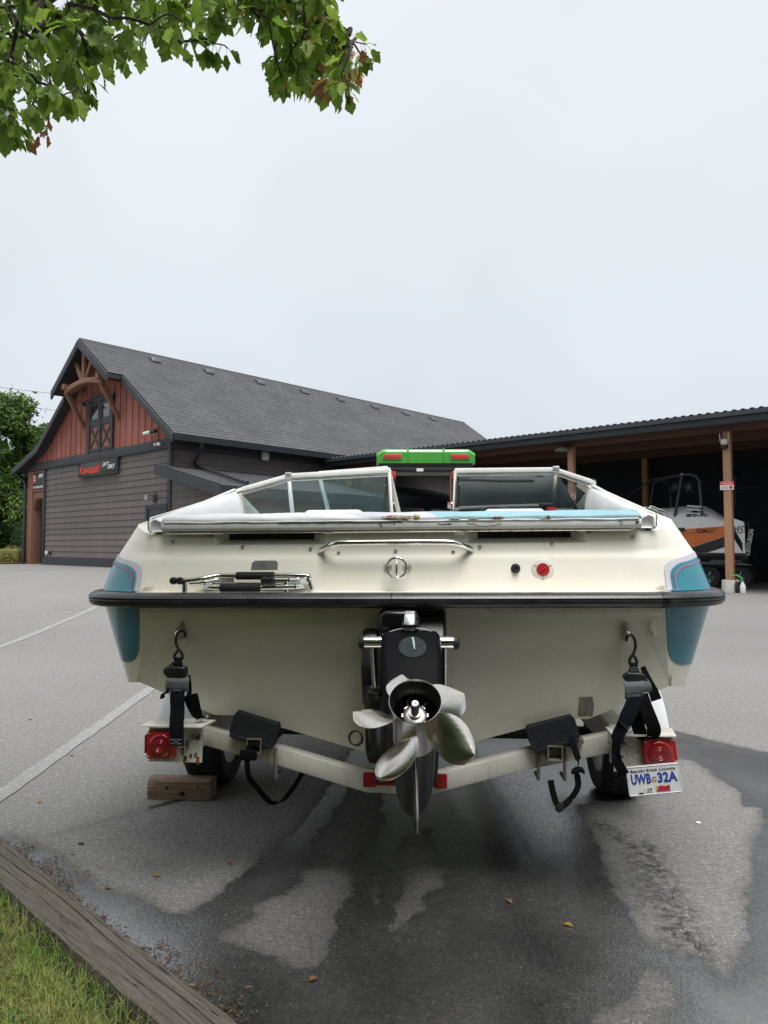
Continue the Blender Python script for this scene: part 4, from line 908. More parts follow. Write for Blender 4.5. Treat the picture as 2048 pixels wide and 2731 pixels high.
# ------------------------------------------------------------ covered wakeboat under the carport
def wakeboat():
    WRZ = R_(-30); ST = Vector((10.6, 20.96, 0)); g = float(gz(ST.x, ST.y))
    T = thing('wakeboat', 'orange and white wakeboat under a grey cover in the carport', 'boat', (ST.x, ST.y, g), WRZ)
    Lb, Bm = 6.6, 2.4
    def half(x):
        t = min(1, max(0, -x/Lb)); return Bm/2*(1 if t < .55 else math.sqrt(max(0, 1-((t-.55)/.45)**2.2)))
    gun = lambda x: 1.93-.16*min(1, -x/2.2)+.22*max(0, (-x-2.2)/Lb)**1.0
    chi = lambda x: 1.06+.05*(-x/Lb)+.55*max(0, (-x/Lb-.6)/.4)**2
    kee = lambda x: .82+.75*max(0, (-x/Lb-.55)/.45)**2
    def side(x, t, off=0.0):
        h = half(x); z = chi(x)+(gun(x)-chi(x))*t
        return (x, Bm/2-(h*(.90+.10*t))-off, z)
    n = 26; secs = []
    for i in range(n+1):
        x = -Lb*i/n; h = max(.01, half(x)); a = [side(x, t) for t in (1, .66, .33, 0)]; k = (x, Bm/2, kee(x))
        mirror = [(p[0], Bm-p[1], p[2]) for p in a[::-1]]
        secs.append(a+[k]+mirror)
    hb = MB(); hb.loft(secs); hull = hb.build('hull', 'hull_white', T, smooth=30)
    def strip(name, m_, x0, x1, lo, hi, off=.006):
        b = MB(); N_ = 24
        def fn(u, v): x = x0+(x1-x0)*u; a, c = lo(x), hi(x); return side(x, a+(c-a)*v, off)
        b.grid(fn, N_, 4); b.build(name, m_, hull, smooth=40, normals=False)
    strip('orange_panel', 'orange_gelcoat', -5.9, -.42, lambda x: max(0, min(.98, .60+(x+.55)*.42)), lambda x: .985)
    strip('black_flash', 'black_gloss', -5.2, -.40, lambda x: max(0, min(1, .60+(x+.55)*.42-.40)), lambda x: max(0, min(.97, .60+(x+.55)*.42-.012)), .005)
    strip('black_flash', 'black_gloss', -.34, -.06, lambda x: max(0, .62-(x+.34)*2.2), lambda x: max(0.02, min(.98, 1.0-(x+.34)*2.4)), .005)
    sty = MB(); sty.tube([side(-.9-i*.12, .80-.01*i*.3, .008) for i in range(24)], .006, 5); sty.build('style_line', 'black_gloss', hull)
    def on_side(x, t, off=.012):
        p = Vector(side(x, t, off)); px = (Vector(side(x+.1, t, off))-Vector(side(x-.1, t, off))).normalized(); pz = (Vector(side(x, min(1, t+.1), off))-Vector(side(x, t-.1, off))).normalized()
        m = Matrix((px, pz, px.cross(pz))).transposed().to_4x4(); m.translation = p; return m
    lettering('name_lettering', 'TOMCAT', .58, .13, hull, on_side(-1.02, .83), 'black_lettering', shear=.35, bold=.02)
    lettering('model_lettering', 'MS', .34, .22, hull, on_side(-.17, .80), 'black_lettering', shear=.35)
    # cover
    cs = []
    for i in range(21):
        t = i/20; x = -.35-(Lb-.75)*t; h = max(.02, half(x)+.012); gz_ = gun(x)-.03
        hump = (.20+.55*smooth01(np.array((t)/.16))*(1-.75*smooth01(np.array((t-.45)/.5))))*(1 if t < .97 else .4); hump = float(hump)
        row = []
        for k in range(17):
            a = math.pi*k/16; yy = Bm/2-h*math.cos(a); zz = gz_+hump*(math.sin(a)**.55)+.02*math.sin(9*a+t*30)*math.sin(a)
            row.append((x, yy, zz))
        cs.append(row)
    b = MB(); b.loft(cs, closed=False); b.add(cs[0], [tuple(range(17))]); cover = b.build('cover', 'canvas_grey', T, smooth=60, normals=False)
    b = MB(); b.prism([(-.36, 1.90), (-.36, 2.12), (-.02, 1.99), (.0, 1.88)], 'y', .06, Bm-.06); b.build('aft_deck', 'hull_white', T, bevel=.03)
    def on_cover(x, dz): return Matrix.Translation((x, .035, gun(x)+dz)) @ Matrix.Rotation(R_(72), 4, 'X')
    lettering('cover_lettering', 'MS SPORTS', .60, .10, T, on_cover(-1.28, .36), 'black_lettering', bold=.03)
    b = MB(); b.lathe([(.001, .012), (.10, .012), (.10, -.01)], on_cover(-1.16, .17) , 18); b.build('cover_vent', 'black_plastic', T)
    b = MB(); b.box(-1.98, -1.62, -.02, .02, gun(-1.8)-.09, gun(-1.8)+.03); b.build('fender_clip', 'black_plastic', T, bevel=.01)
    # tower
    def tw(name, pts, r, m_='metal_dark'): b = MB(); b.tube(pts, r, 10); return b.build(name, m_, T, smooth=60)
    for y, dx in ((.10, 0), (2.2, -1.15)):
        tw('tower_leg', [(-1.98+dx, y, 1.84), (-1.93+dx, y, 2.08), (-1.70+dx, y+.03, 3.45)], .045)
        tw('tower_leg', [(-1.10+dx, y, 1.93), (-1.16+dx, y, 2.3), (-1.18+dx, y+.03, 2.9), (-1.20+dx, y+.04, 3.25), (-1.30+dx, y+.06, 3.42), (-1.5+dx, y+.08, 3.48), (-1.72+dx, y+.10, 3.47)], .05)
        for k in range(3):
            b = MB(); b.tube([(-1.55+dx, y-.10, 2.28+.11*k), (-1.15+dx, y-.02, 2.24+.11*k)], .028, 7); b.build('board_rack', 'aluminium', T, smooth=60)
    tw('tower_crossbar', [(-1.70, .12, 3.47), (-2.05, .8, 3.50), (-2.45, 1.5, 3.48), (-2.85, 2.24, 3.46)], .045, 'dull_steel')
    tw('tower_crossbar', [(-1.70, .12, 3.47), (-2.6, .5, 3.40), (-3.4, 1.0, 3.0), (-3.7, 1.2, 2.6)], .03, 'black_paint')
    for x, y, z in ((-1.50, .45, 3.12), (-1.98, 1.15, 3.2), (-2.2, 1.9, 3.15), (-1.35, .25, 2.2)):
        b = MB(); b.lathe([(.001, -.2), (.10, -.18), (.16, -.05), (.17, .08), (.15, .1), (.001, .09)], frame((x, y, z), (.9, -.3, 0)), 18); b.build('tower_speaker', 'metal_dark', T, smooth=60)
    b = MB(); b.box(.05, .13, .35, Bm-.35, .95, 2.0); pf = b.build('swim_platform', 'dark_wall', T, bevel=.03)
    lettering('platform_lettering', 'CENTURION', .78, .13, pf, Matrix.Translation((.10, .342, 1.38)) @ Matrix.Rotation(R_(90), 4, 'X') @ Matrix.Rotation(R_(80), 4, 'Z'), 'white_paint', bold=.02)
    # its trailer
    U = thing('wakeboat_trailer', 'black trailer under the orange and white wakeboat', 'trailer', (ST.x, ST.y, g), WRZ)
    for y in (.35, 2.05):
        b = MB(); b.box(-5.2, -.1, y-.05, y+.05, .62, .80); b.build('frame_rail', 'black_paint', U, bevel=.01)
    for x in (-.3, -2.4, -4.6):
        b = MB(); b.box(x-.05, x+.05, .36, 2.04, .58, .7); b.build('crossmember', 'black_paint', U)
    for y in (.55, 1.85):
        b = MB(); b.box(-4.4, -.2, y-.07, y+.07, .80, .87); b.build('bunk', 'carpet', U)
    b = MB(); b.box(-.95, -.1, .05, .30, .68, .86); lp = b.build('tail_board', 'black_paint', U, bevel=.02)
    b = MB(); b.box(-.45, -.25, .04, .05, .73, .80); b.build('marker_lamp', 'amber_red', lp)
    for x in (-.62, -1.45):
        for y in (.18, 2.22):
            b = MB(); b.lathe([(.20, -.1), (.30, -.105), (.335, -.07), (.335, .07), (.30, .105), (.20, .1)], frame((x+.45, y, .335), (0, 1, 0)), 28); w = b.build('wheel', 'tyre', U, smooth=40)
            b = MB(); b.lathe([(.001, -.05), (.06, -.055), (.07, -.03), (.17, -.05), (.20, -.1), (.20, .1), (.001, .05)], frame((x+.45, y, .335), (0, 1, 0)), 24); b.build('rim', 'metal_dark', w, smooth=40)
            for q in range(5):
                a = q*2*math.pi/5; b = MB(); b.tube([(x+.45+.05*math.cos(a), y-.06, .335+.05*math.sin(a)), (x+.45+.18*math.cos(a), y-.075, .335+.18*math.sin(a))], .016, 5); b.build('spoke', 'dull_steel', w)
    b = MB(); b.prism([(-2.0, .72), (-1.75, .78), (-.1, .78), (.2, .72), (.2, .69), (-2.0, .69)], 'y', .02, .34); b.build('fender', 'black_gloss', U, bevel=.01)
wakeboat()

# ------------------------------------------------------------ background planting and wires
def foliage(name, mats, blobs, count, size, parent, seed, flat=.5):
    """leaf-sized faces gathered in clumps through the volume of the blobs (centre, radii)"""
    r = random.Random(seed); rng = np.random.default_rng(seed)
    vol = np.array([b[1][0]*b[1][1]*b[1][2] for b in blobs])**(2/3); pick = rng.choice(len(blobs), size=count, p=vol/vol.sum())
    C = np.array([b[0] for b in blobs])[pick]; Rr = np.array([b[1] for b in blobs])[pick]
    d = rng.normal(size=(count, 3)); d /= np.linalg.norm(d, axis=1)[:, None]
    rad = np.clip(rng.random(count)**(.4), 0, 1)*(1+.18*rng.normal(size=count)*(rng.random(count) < .25))
    P = C+d*Rr*rad[:, None]
    nrm = d*.6+rng.normal(size=(count, 3))*.8+np.array([0, 0, .5]); nrm /= np.linalg.norm(nrm, axis=1)[:, None]
    a = np.cross(nrm, rng.normal(size=(count, 3))); a /= np.linalg.norm(a, axis=1)[:, None]; b = np.cross(nrm, a)
    s = size*(.6+.8*rng.random(count))[:, None]
    V = np.stack([P-a*s, P-b*s*flat+nrm*s*.15, P+a*s, P+b*s*flat+nrm*s*.15], 1).reshape(-1, 3)
    F = np.arange(count*4).reshape(-1, 4)
    me = bpy.data.meshes.new(name); me.from_pydata(V.tolist(), [], F.tolist())
    for m_ in mats: me.materials.append(M[m_])
    me.polygons.foreach_set('material_index', rng.integers(0, len(mats), count).tolist())
    return place(name, me, parent)
def back_tree(x, y, h, w, seed, label, mats=('tree_leaf',), count=26000):
    g = float(gz(x, y)); T = thing('broadleaf_tree', label, 'tree', (x, y, g), 0, 'trees behind the shop building'); r = random.Random(seed)
    t = MB(); t.tube([(0, 0, -.2), (.1, 0, h*.3), (0, .1, h*.6), (.1, 0, h*.85)], [.22, .17, .1, .03], 9)
    for k in range(7):
        a = r.uniform(0, 6.28); z = h*r.uniform(.25, .7); t.tube([(0, 0, z), (math.cos(a)*w*.35, math.sin(a)*w*.35, z+h*.1), (math.cos(a)*w*.7, math.sin(a)*w*.7, z+h*.22)], [.08, .05, .02], 6)
    t.build('trunk', 'bark', T, smooth=60)
    blobs = []
    for k in range(46):
        z = r.uniform(.02, .97); ww = w*(math.sin(math.pi*min(1, .38+z*.58))**.7)
        a = r.uniform(0, 6.28); q = r.random()**.5; s = r.uniform(.55, 1.0)*w*.42
        blobs.append(((math.cos(a)*ww*q, math.sin(a)*ww*q, h*z), (s, s, s*r.uniform(.6, .9))))
    core = MB()
    for c_, s_ in blobs: core.lathe([(.001, -.62), (.4, -.5), (.62, 0), (.4, .5), (.001, .62)], Matrix.Translation(c_) @ Matrix.Diagonal((*s_, 1)) @ Matrix.Rotation(r.uniform(0, 3), 4, 'X'), 7)
    core.build('inner_foliage', 'hedge_leaf', T)['kind'] = 'stuff'
    foliage('crown', mats, blobs, count, .13, T, seed)
back_tree(-20.9, 40.5, 9.0, 3.5, 1, 'tall green leafy tree at the left edge behind the porch', ('tree_leaf', 'tree_leaf', 'hedge_leaf'), 36000)
back_tree(-27.0, 44.0, 9.6, 3.8, 2, 'green leafy tree farther back at the left edge', ('tree_leaf', 'hedge_leaf'))
back_tree(-20.6, 46.5, 8.6, 3.2, 3, 'lower green tree seen between the porch post and the tall tree', ('hedge_leaf', 'tree_leaf'))
back_tree(-18.4, 47.0, 7.0, 3.0, 5, 'dark green tree seen through the porch opening', ('hedge_leaf', 'hedge_leaf', 'tree_leaf'))
back_tree(-31.5, 43.0, 8.0, 3.4, 6, 'green tree beyond the left edge of the lot', ('tree_leaf', 'hedge_leaf'), 9000)
def clipped(name, cx, cy, sx, sy, h, m_, label, cat, seed, ang=0, rounded=.25, n=5000, size=.06):
    g = float(gz(cx, cy)); T = thing(name, label, cat, (cx, cy, g), ang); rng = np.random.default_rng(seed)
    b = MB(); b.box(-sx*.42, sx*.42, -sy*.42, sy*.42, 0, h*.9); b.build('core', 'hedge_leaf' if m_ == 'hedge_leaf' else m_, T, bevel=min(sx, sy, h)*.2, seg=3)
    d = rng.normal(size=(n, 3)); d /= np.abs(d).max(1)[:, None]**(1-rounded)*np.linalg.norm(d, axis=1)[:, None]**rounded
    d *= (1+.05*rng.normal(size=n))[:, None]; d[:, 2] = np.abs(d[:, 2])
    P = d*np.array([sx/2, sy/2, h]); low = rng.random(n) < .5; P[low, 2] *= rng.random(low.sum())
    nr = rng.normal(size=(n, 3))+d; nr /= np.linalg.norm(nr, axis=1)[:, None]
    a = np.cross(nr, rng.normal(size=(n, 3))); a /= np.linalg.norm(a, axis=1)[:, None]; c = np.cross(nr, a); s = size*(.6+.8*rng.random(n))[:, None]
    V = np.stack([P-a*s, P-c*s*.5, P+a*s, P+c*s*.5], 1).reshape(-1, 3)
    me = bpy.data.meshes.new('foliage'); me.from_pydata(V.tolist(), [], np.arange(4*n).reshape(-1, 4).tolist()); me.materials.append(M[m_]); place('foliage', me, T)
clipped('clipped_hedge', -17.6, 35.6, 2.3, 1.3, 2.05, 'hedge_leaf', 'square clipped green hedge behind the porch post', 'hedge', 4, R_(-42))
clipped('boundary_hedge', -26.0, 39.5, 13.0, 1.6, 2.6, 'hedge_leaf', 'long dark hedge under the trees at the left edge', 'hedge', 14, R_(12), .3, 14000, .09)
clipped('boundary_hedge', -17.2, 43.5, 9.0, 1.6, 3.2, 'hedge_leaf', 'dark hedge seen through the porch opening', 'hedge', 15, R_(-8), .3, 12000, .09)
clipped('rounded_shrub', -17.55, 33.7, 1.2, 1.0, .78, 'shrub_leaf', 'low rounded yellow-green shrub left of the porch post', 'shrub', 9, 0, 1.0, 3500, .05)
clipped('rounded_shrub', -20.6, 35.4, 1.6, 1.2, .7, 'shrub_leaf', 'low yellowish shrub at the left edge of the planting bed', 'shrub', 10, 0, 1.0, 3500, .05)
bed = MB(); bed.add([(*q, float(gz(*q))+.05) for q in ((-15.6, 33.6), (-17.2, 32.2), (-24, 34.2), (-40, 40), (-40, 60), (-16, 60), (-12.5, 38))], [tuple(range(7))]); tag(bed.build('planting_bed', 'bark_mulch', normals=False), kind='structure')
b = MB(); b.lathe([(.001, .25), (.5, .2), (.9, .02), (1, -.3)], Matrix.Translation((-19.6, 33.9, .45)) @ Matrix.Diagonal((.75, .45, .5, 1)), 11); tag(b.build('garden_stone', 'concrete', smooth=35), 'flat grey stone at the edge of the planting bed', 'stone')
for i, (a, c, lab) in enumerate((((-34, 41, 12.2), (-8, 41, 9.1), 'upper thin overhead wire left of the gable'), ((-34, 42.5, 11.6), (-8, 42.5, 8.2), 'lower thin overhead wire left of the gable'))):
    pts = []
    for k in range(13):
        t = k/12; p = Vector(a).lerp(Vector(c), t); p.z -= .35*math.sin(math.pi*t); pts.append(p)
    b = MB(); b.tube(pts, .013, 5); tag(b.build('overhead_wire', 'wire_grey', smooth=60), lab, 'wire')

# ------------------------------------------------------------ the white motor boat
BOAT = thing('motor_boat', 'cream and teal open motor boat seen from the stern on its trailer', 'boat', (.05, 2.6, 0), R_(-4.2))
BOAT.rotation_euler = (0, -.0065, R_(-4.2))
def lerp(a, b, t): return tuple(x+(y-x)*t for x, y in zip(a, b))
def pl(pts, t):
    """point at t in 0..1 along a polyline by index"""
    q = t*(len(pts)-1); i = min(int(q), len(pts)-2); return lerp(pts[i], pts[i+1], q-i)
def catmull(pts, n=6):
    P = [Vector(p) for p in pts]; out = []
    for i in range(len(P)-1):
        a, b, c, d = P[max(i-1, 0)], P[i], P[i+1], P[min(i+2, len(P)-1)]
        for k in range(n):
            t = k/n; out.append(tuple(.5*((2*b)+(c-a)*t+(2*a-5*b+4*c-d)*t*t+(3*b-a-3*c+d)*t**3)))
    out.append(tuple(P[-1])); return out
def mirror_x(p): return (-p[0], p[1], p[2])
def corner(I, O, s):
    """rounded run from inner edge point to outer edge point"""
    q = .55; sx = q*s+(1-q)*math.sin(s*math.pi/2); sy = q*s+(1-q)*(1-math.cos(s*math.pi/2))
    return (I[0]+(O[0]-I[0])*sx, I[1]+(O[1]-I[1])*sy, I[2]+(O[2]-I[2])*s)
def fy(z): return .030*(z-1.116)/.124 if z < 1.24 else (.030+.008*(z-1.24)/.011 if z < 1.251 else .038+.012*(z-1.251)/.077)
QI = [(.94, fy(z), z) for z in (1.116, 1.137, 1.158, 1.179, 1.20, 1.22, 1.24, 1.251, 1.268, 1.285, 1.30, 1.314, 1.328)]
QO = [(1.163, .14, 1.104), (1.114, .155, 1.245), (1.037, .17, 1.372)]
def Q(s, t): return corner(pl(QI, t), pl(QO, t), s)
HI = [(.974, .0449, .772), (.932, -.045, 1.075)]
HO = [(1.047, .11, .758), (1.165, .15, 1.075)]
def Hc(s, t): return corner(pl(HI, t), pl(HO, t), s)
TOPP = [(1.165, .15, 1.075), (1.185, .8, 1.085), (1.19, 1.7, 1.10), (1.17, 2.6, 1.13), (1.0, 3.6, 1.18), (.62, 4.5, 1.24), (.02, 5.3, 1.30)]
CHIN = [(1.047, .11, .758), (1.07, .8, .758), (1.08, 1.7, .765), (1.04, 2.6, .80), (.82, 3.6, .90), (.42, 4.5, 1.06), (.015, 5.22, 1.22)]
CHII = [(.974, .06, .772), (.99, .8, .772), (1.0, 1.7, .778), (.96, 2.6, .81), (.75, 3.6, .905), (.37, 4.5, 1.05), (.012, 5.20, 1.20)]
STO = [(.694, .10, .645), (.70, .8, .645), (.70, 1.7, .65), (.66, 2.6, .68), (.50, 3.6, .77), (.24, 4.5, .95), (.008, 5.17, 1.17)]
STI = [(.598, .10, .645), (.60, .8, .645), (.60, 1.7, .65), (.56, 2.6, .67), (.42, 3.6, .745), (.2, 4.5, .92), (.006, 5.16, 1.16)]
KEE = [(0, .12, .468), (0, .8, .468), (0, 1.7, .47), (0, 2.6, .49), (0, 3.6, .57), (0, 4.5, .78), (0, 5.15, 1.12)]
def Hs(v, t): return lerp(pl(CHIN, v), pl(TOPP, v), t)
def yt(z): return -.03+(1.075-z)/.607*.15
def hull():
    mb = MB(); tb = MB()
    for sg in (1, -1):
        mx = (lambda p: p) if sg > 0 else mirror_x
        mb.grid(lambda s, t: mx(Hc(s, t)), 8, 6, flip=sg < 0)
        mb.grid(lambda v, t: mx(Hs(v, t)), 24, 6, flip=sg < 0)
        for A, B_ in ((CHIN, CHII), (CHII, STO), (STO, STI), (STI, KEE)): mb.grid(lambda v, t: mx(lerp(pl(A, v), pl(B_, v), t)), 24, 1, flip=sg < 0)
        # transom: flat plate, wedge into the corner, and the small step up to the flange
        a = [(0, 1.075), (.932, 1.075), (.932, 1.035), (.845, 1.035), (.974, .772), (.694, .645), (.598, .645), (0, .468)]
        V = [mx((x, yt(z), z)) for x, z in a]
        tb.add(V, [(0, 1, 2, 3, 4, 5, 6, 7)])
        wa = mx((.9375, -.0325, 1.035)); tb.add([wa, V[3], V[4], V[2], mx((.932, -.045, 1.075)), V[1]], [(0, 1, 2), (0, 3, 1), (4, 5, 3, 0)])
        mb.add([mx(HI[0]), mx(HO[0]), mx(CHII[0])], [(0, 1, 2)])
    o = mb.build('hull', 'gelcoat', BOAT, weld=True, smooth=28)
    tb.build('transom', 'gelcoat', o, weld=True)
    for sg in (1, -1):
        f = MB(); x0, x1 = .30, .930
        pts = [(x0, 1.078), (x1, 1.078), (x1, 1.034), (x0+.05, 1.034), (x0+.005, 1.06)]
        f.prism([(sg*x, z) for x, z in pts], 'y', -.058, -.015); f.build('transom_flange', 'gelcoat', o, bevel=.006)
        mx = (lambda p: p) if sg > 0 else mirror_x
        def off(fn, s, t, d):
            p = Vector(fn(s, t)); a = Vector(fn(min(1, s+.02), t))-Vector(fn(max(0, s-.02), t)); b = Vector(fn(s, min(1, t+.02)))-Vector(fn(s, max(0, t-.02)))
            n = a.cross(b).normalized(); n = n if (n.x > 0 or n.y < 0) else -n
            return p+n*d
        def low(s, v):
            t0 = .262; t = t0+(1-t0)*v; q = max(0, 1-(t-t0)/.20); s0 = .03+.34*(1-math.sqrt(max(0, 1-q*q))); return mx(off(Hc, s0+(1-s0)*s, t, .003))
        d = MB(); d.grid(low, 14, 30); d.build('lower_teal_panel', 'teal_gelcoat', o, smooth=60, normals=False)
        d = MB(); d.grid(lambda v, t: mx(off(Hs, v*.72, .262+(.738)*t-(.25*v*(1-t)), .003)), 20, 4); d.build('side_teal_panel', 'teal_gelcoat', o, smooth=60, normals=False)
    p = MB()
    r = random.Random(2)
    pt = []
    for i in range(26):
        a = i/26*2*math.pi; k = 1+r.uniform(-.08, .08); cx, cz = .684, .692
        x = cx+k*.026*max(-1, min(1, 1.35*math.cos(a))); z = cz+k*.037*max(-1, min(1, 1.35*math.sin(a))); pt.append((x, yt(z)-.0015, z))
    p.add(pt, [tuple(range(26))]); p.build('bare_patch', 'bare_patch', o, normals=False)
    # small drain fitting near the right corner
    b = MB(); b.prism([(.885, 1.0), (.900, 1.005), (.912, .985), (.914, .955), (.902, .955)], 'y', yt(.98)-.02, yt(.98)); b.build('drain_scupper', 'gelcoat', o, bevel=.003)
    for x in (-.792, .812):
        b = MB(); b.prism([(x-.012, 1.0), (x, 1.008), (x+.012, 1.0), (x+.014, .945), (x, .938), (x-.014, .945)], 'y', yt(.97)-.012, yt(.97)-.001); e = b.build('tow_eye_plate', 'dull_steel', o, bevel=.003)
        b = MB(); b.tube([(x, yt(.99), .99), (x-.002, -.045, .985), (x-.003, -.058, .965), (x-.002, -.052, .945), (x, yt(.945)-.002, .942)], .006, 8); b.build('tow_eye', 'stainless', e, smooth=60)
hull()

def deck():
    mb = MB()
    side_b = [(1.163, .14, 1.104), (1.18, .8, 1.115), (1.185, 1.72, 1.13), (1.165, 2.6, 1.155), (1.0, 3.6, 1.205), (.62, 4.5, 1.26), (.015, 5.28, 1.32)]
    side_t = [(1.037, .17, 1.372), (1.058, .9, 1.495), (1.083, 1.74, 1.638), (1.02, 2.25, 1.46), (.86, 3.4, 1.44), (.5, 4.35, 1.43), (.01, 5.18, 1.41)]
    for sg in (1, -1):
        mx = (lambda p: p) if sg > 0 else mirror_x
        mb.grid(lambda s, t: mx(Q(s, t)), 12, 12, flip=sg < 0)
        def sd(v, t):
            b, c = pl(side_b, v), pl(side_t, v); p = lerp(b, c, t); bulge = .018*math.sin(math.pi*t)
            return mx((p[0]+bulge*(1 if v < .6 else .3), p[1], p[2]))
        mb.grid(sd, 24, 12, flip=sg < 0)
        # top of the fairing rolling in to the vinyl, and the corner top
        mb.grid(lambda v, t: mx(lerp(pl(side_t[:3], v), pl([(.925, .13, 1.374), (1.0, .9, 1.490), (1.05, 1.74, 1.632)], v), t)), 12, 2, flip=sg > 0)
        mb.add([mx(p) for p in [Q(i/12, 1) for i in range(13)]+[(.925, .13, 1.374), (.92, .10, 1.330)]], [tuple(range(15))])
        # cockpit liner
        mb.grid(lambda v, t: mx(lerp(pl([(.925, .13, 1.36), (1.0, .9, 1.48), (1.05, 1.74, 1.62)], v), pl([(.93, .13, .95), (.97, .9, .95), (.98, 1.74, .95)], v), t)), 8, 2)
    rows = [(q[1], q[2]) for q in QI]
    xs = [-.94, -.693, -.264, .253, .695, .94]
    for j in range(12):
        for i in range(5):
            if j >= 9 and i in (1, 3): continue
            (y0, z0), (y1, z1) = rows[j], rows[j+1]
            n = 12 if i in (1, 2, 3) else 6
            mb.grid(lambda u, v: (xs[i]+(xs[i+1]-xs[i])*u, y0+(y1-y0)*v, z0+(z1-z0)*v), n, 1)
    for i in (0, 2, 4): mb.add([(xs[i], .05, 1.328), (xs[i+1], .05, 1.328), (xs[i+1], .20, 1.331), (xs[i], .20, 1.331)], [(0, 1, 2, 3)])
    # ledge on top of the rub rail, across the transom
    mb.add([(-.94, 0, 1.116), (.94, 0, 1.116), (.94, -.05, 1.113), (.5, -.074, 1.113), (0, -.078, 1.113), (-.5, -.074, 1.113), (-.94, -.05, 1.113)], [tuple(range(7))])
    # foredeck
    mb.grid(lambda u, v: (lambda p: (p[0]*(2*u-1), p[1], p[2]+.05*(1-(2*u-1)**2)))(pl(side_t[3:], v)), 8, 12)
    mb.add([(-.98, .2, .95), (.98, .2, .95), (.98, 2.25, .95), (-.98, 2.25, .95)], [(0, 1, 2, 3)])
    mb.add([(-1.02, 2.25, 1.46), (1.02, 2.25, 1.46), (1.0, 2.25, .95), (-1.0, 2.25, .95)], [(0, 1, 2, 3)])
    o = mb.build('deck', 'deck_gelcoat', BOAT, weld=True, smooth=32)
    for x0, x1 in ((-.693, -.264), (.253, .695)):
        v = MB(); v.add([(x0, .0434, 1.285), (x1, .0434, 1.285), (x1-.05, .085, 1.306), (x0+.05, .085, 1.306), (x0, .0434, 1.285), (x0, .05, 1.328), (x0+.05, .09, 1.328), (x1, .05, 1.328), (x1-.05, .09, 1.328)],
                        [(0, 1, 2, 3), (4, 3, 6, 5), (1, 7, 8, 2)]); v.build('vent_lip', 'deck_gelcoat', o, normals=False)
        v = MB(); v.add([(x0+.02, .10, 1.345), (x1-.02, .10, 1.345), (x1-.02, .10, 1.25), (x0+.02, .10, 1.25)], [(0, 1, 2, 3)]); v.build('vent_back', 'black_plastic', o, normals=False)
    for sg in (1, -1):
        mx = (lambda p: p) if sg > 0 else mirror_x
        def off(s, t, d):
            p = Vector(Q(s, t)); a = Vector(Q(min(1, s+.02), t))-Vector(Q(max(0, s-.02), t)); b = Vector(Q(s, min(1, t+.02)))-Vector(Q(s, max(0, t-.02)))
            n = a.cross(b).normalized(); n = n if (n.x > 0 or n.y < 0) else -n
            return mx(tuple(p+n*d))
        def top(s, s0, base):
            q = max(0, 1-(s-s0)/.26); return base+.13*max(0, s-.25)-.15*(1-math.sqrt(max(0, 1-q*q)))
        def panel(name, m_, s0, base, d):
            b = MB(); b.grid(lambda u, v: off(s0+(1-s0)*u, top(s0+(1-s0)*u, s0, base)*v, d), 40, 12); b.build(name, m_, o, smooth=60, normals=False)
        panel('lilac_border', 'lilac', .075, .43, .003); panel('upper_teal_panel', 'teal_gelcoat', .155, .36, .0055)
        b = MB(); ss = [.195+.805*(i/50)**1.5 for i in range(51)]
        outer = [off(.195, .30*top(.197, .195, .315)*i/6, .0075) for i in range(6)]
        pts_o = [(.195, top(.1955, .195, .318)*i/8) for i in range(8)]+[(s, top(s, .195, .318)) for s in ss]
        pts_i = [(.220, top(.2205, .220, .294)*i/8) for i in range(8)]+[(max(.220, s), top(max(.220, s), .220, .294)) for s in ss]
        vs = [off(*p, .0075) for p in pts_o]+[off(*p, .0075) for p in pts_i]; n = len(pts_o)
        b.add(vs, [(i, i+1, n+i+1, n+i) for i in range(n-1)]); b.build('pink_pinstripe', 'pink_stripe', o, smooth=60, normals=False)
        b = MB(); b.grid(lambda u, v: (lambda p, q: lerp(p, q, v))(off(.14+.86*u, 0.01, .003), mx(pl([(.97, -.038, 1.118), (1.05, -.01, 1.117), (1.12, .06, 1.115), (1.17, .17, 1.113)], u))), 20, 3); b.build('decal_ledge', 'sky_lit_teal', o, smooth=60, normals=False)  # upward-facing ledge, its brightness from the sky painted in
        b = MB(); b.grid(lambda u, v: mx(lerp(pl([(.94, 0, 1.1155), (1.163, .14, 1.1035), (1.18, .8, 1.1145), (1.185, 1.72, 1.1295)], u), pl([(.95, -.05, 1.112), (1.19, .16, 1.105), (1.205, .8, 1.114), (1.21, 1.72, 1.128)], u), v)), 18, 1); b.build('ledge', 'deck_gelcoat', o, normals=False)
    return o
DECK = deck()

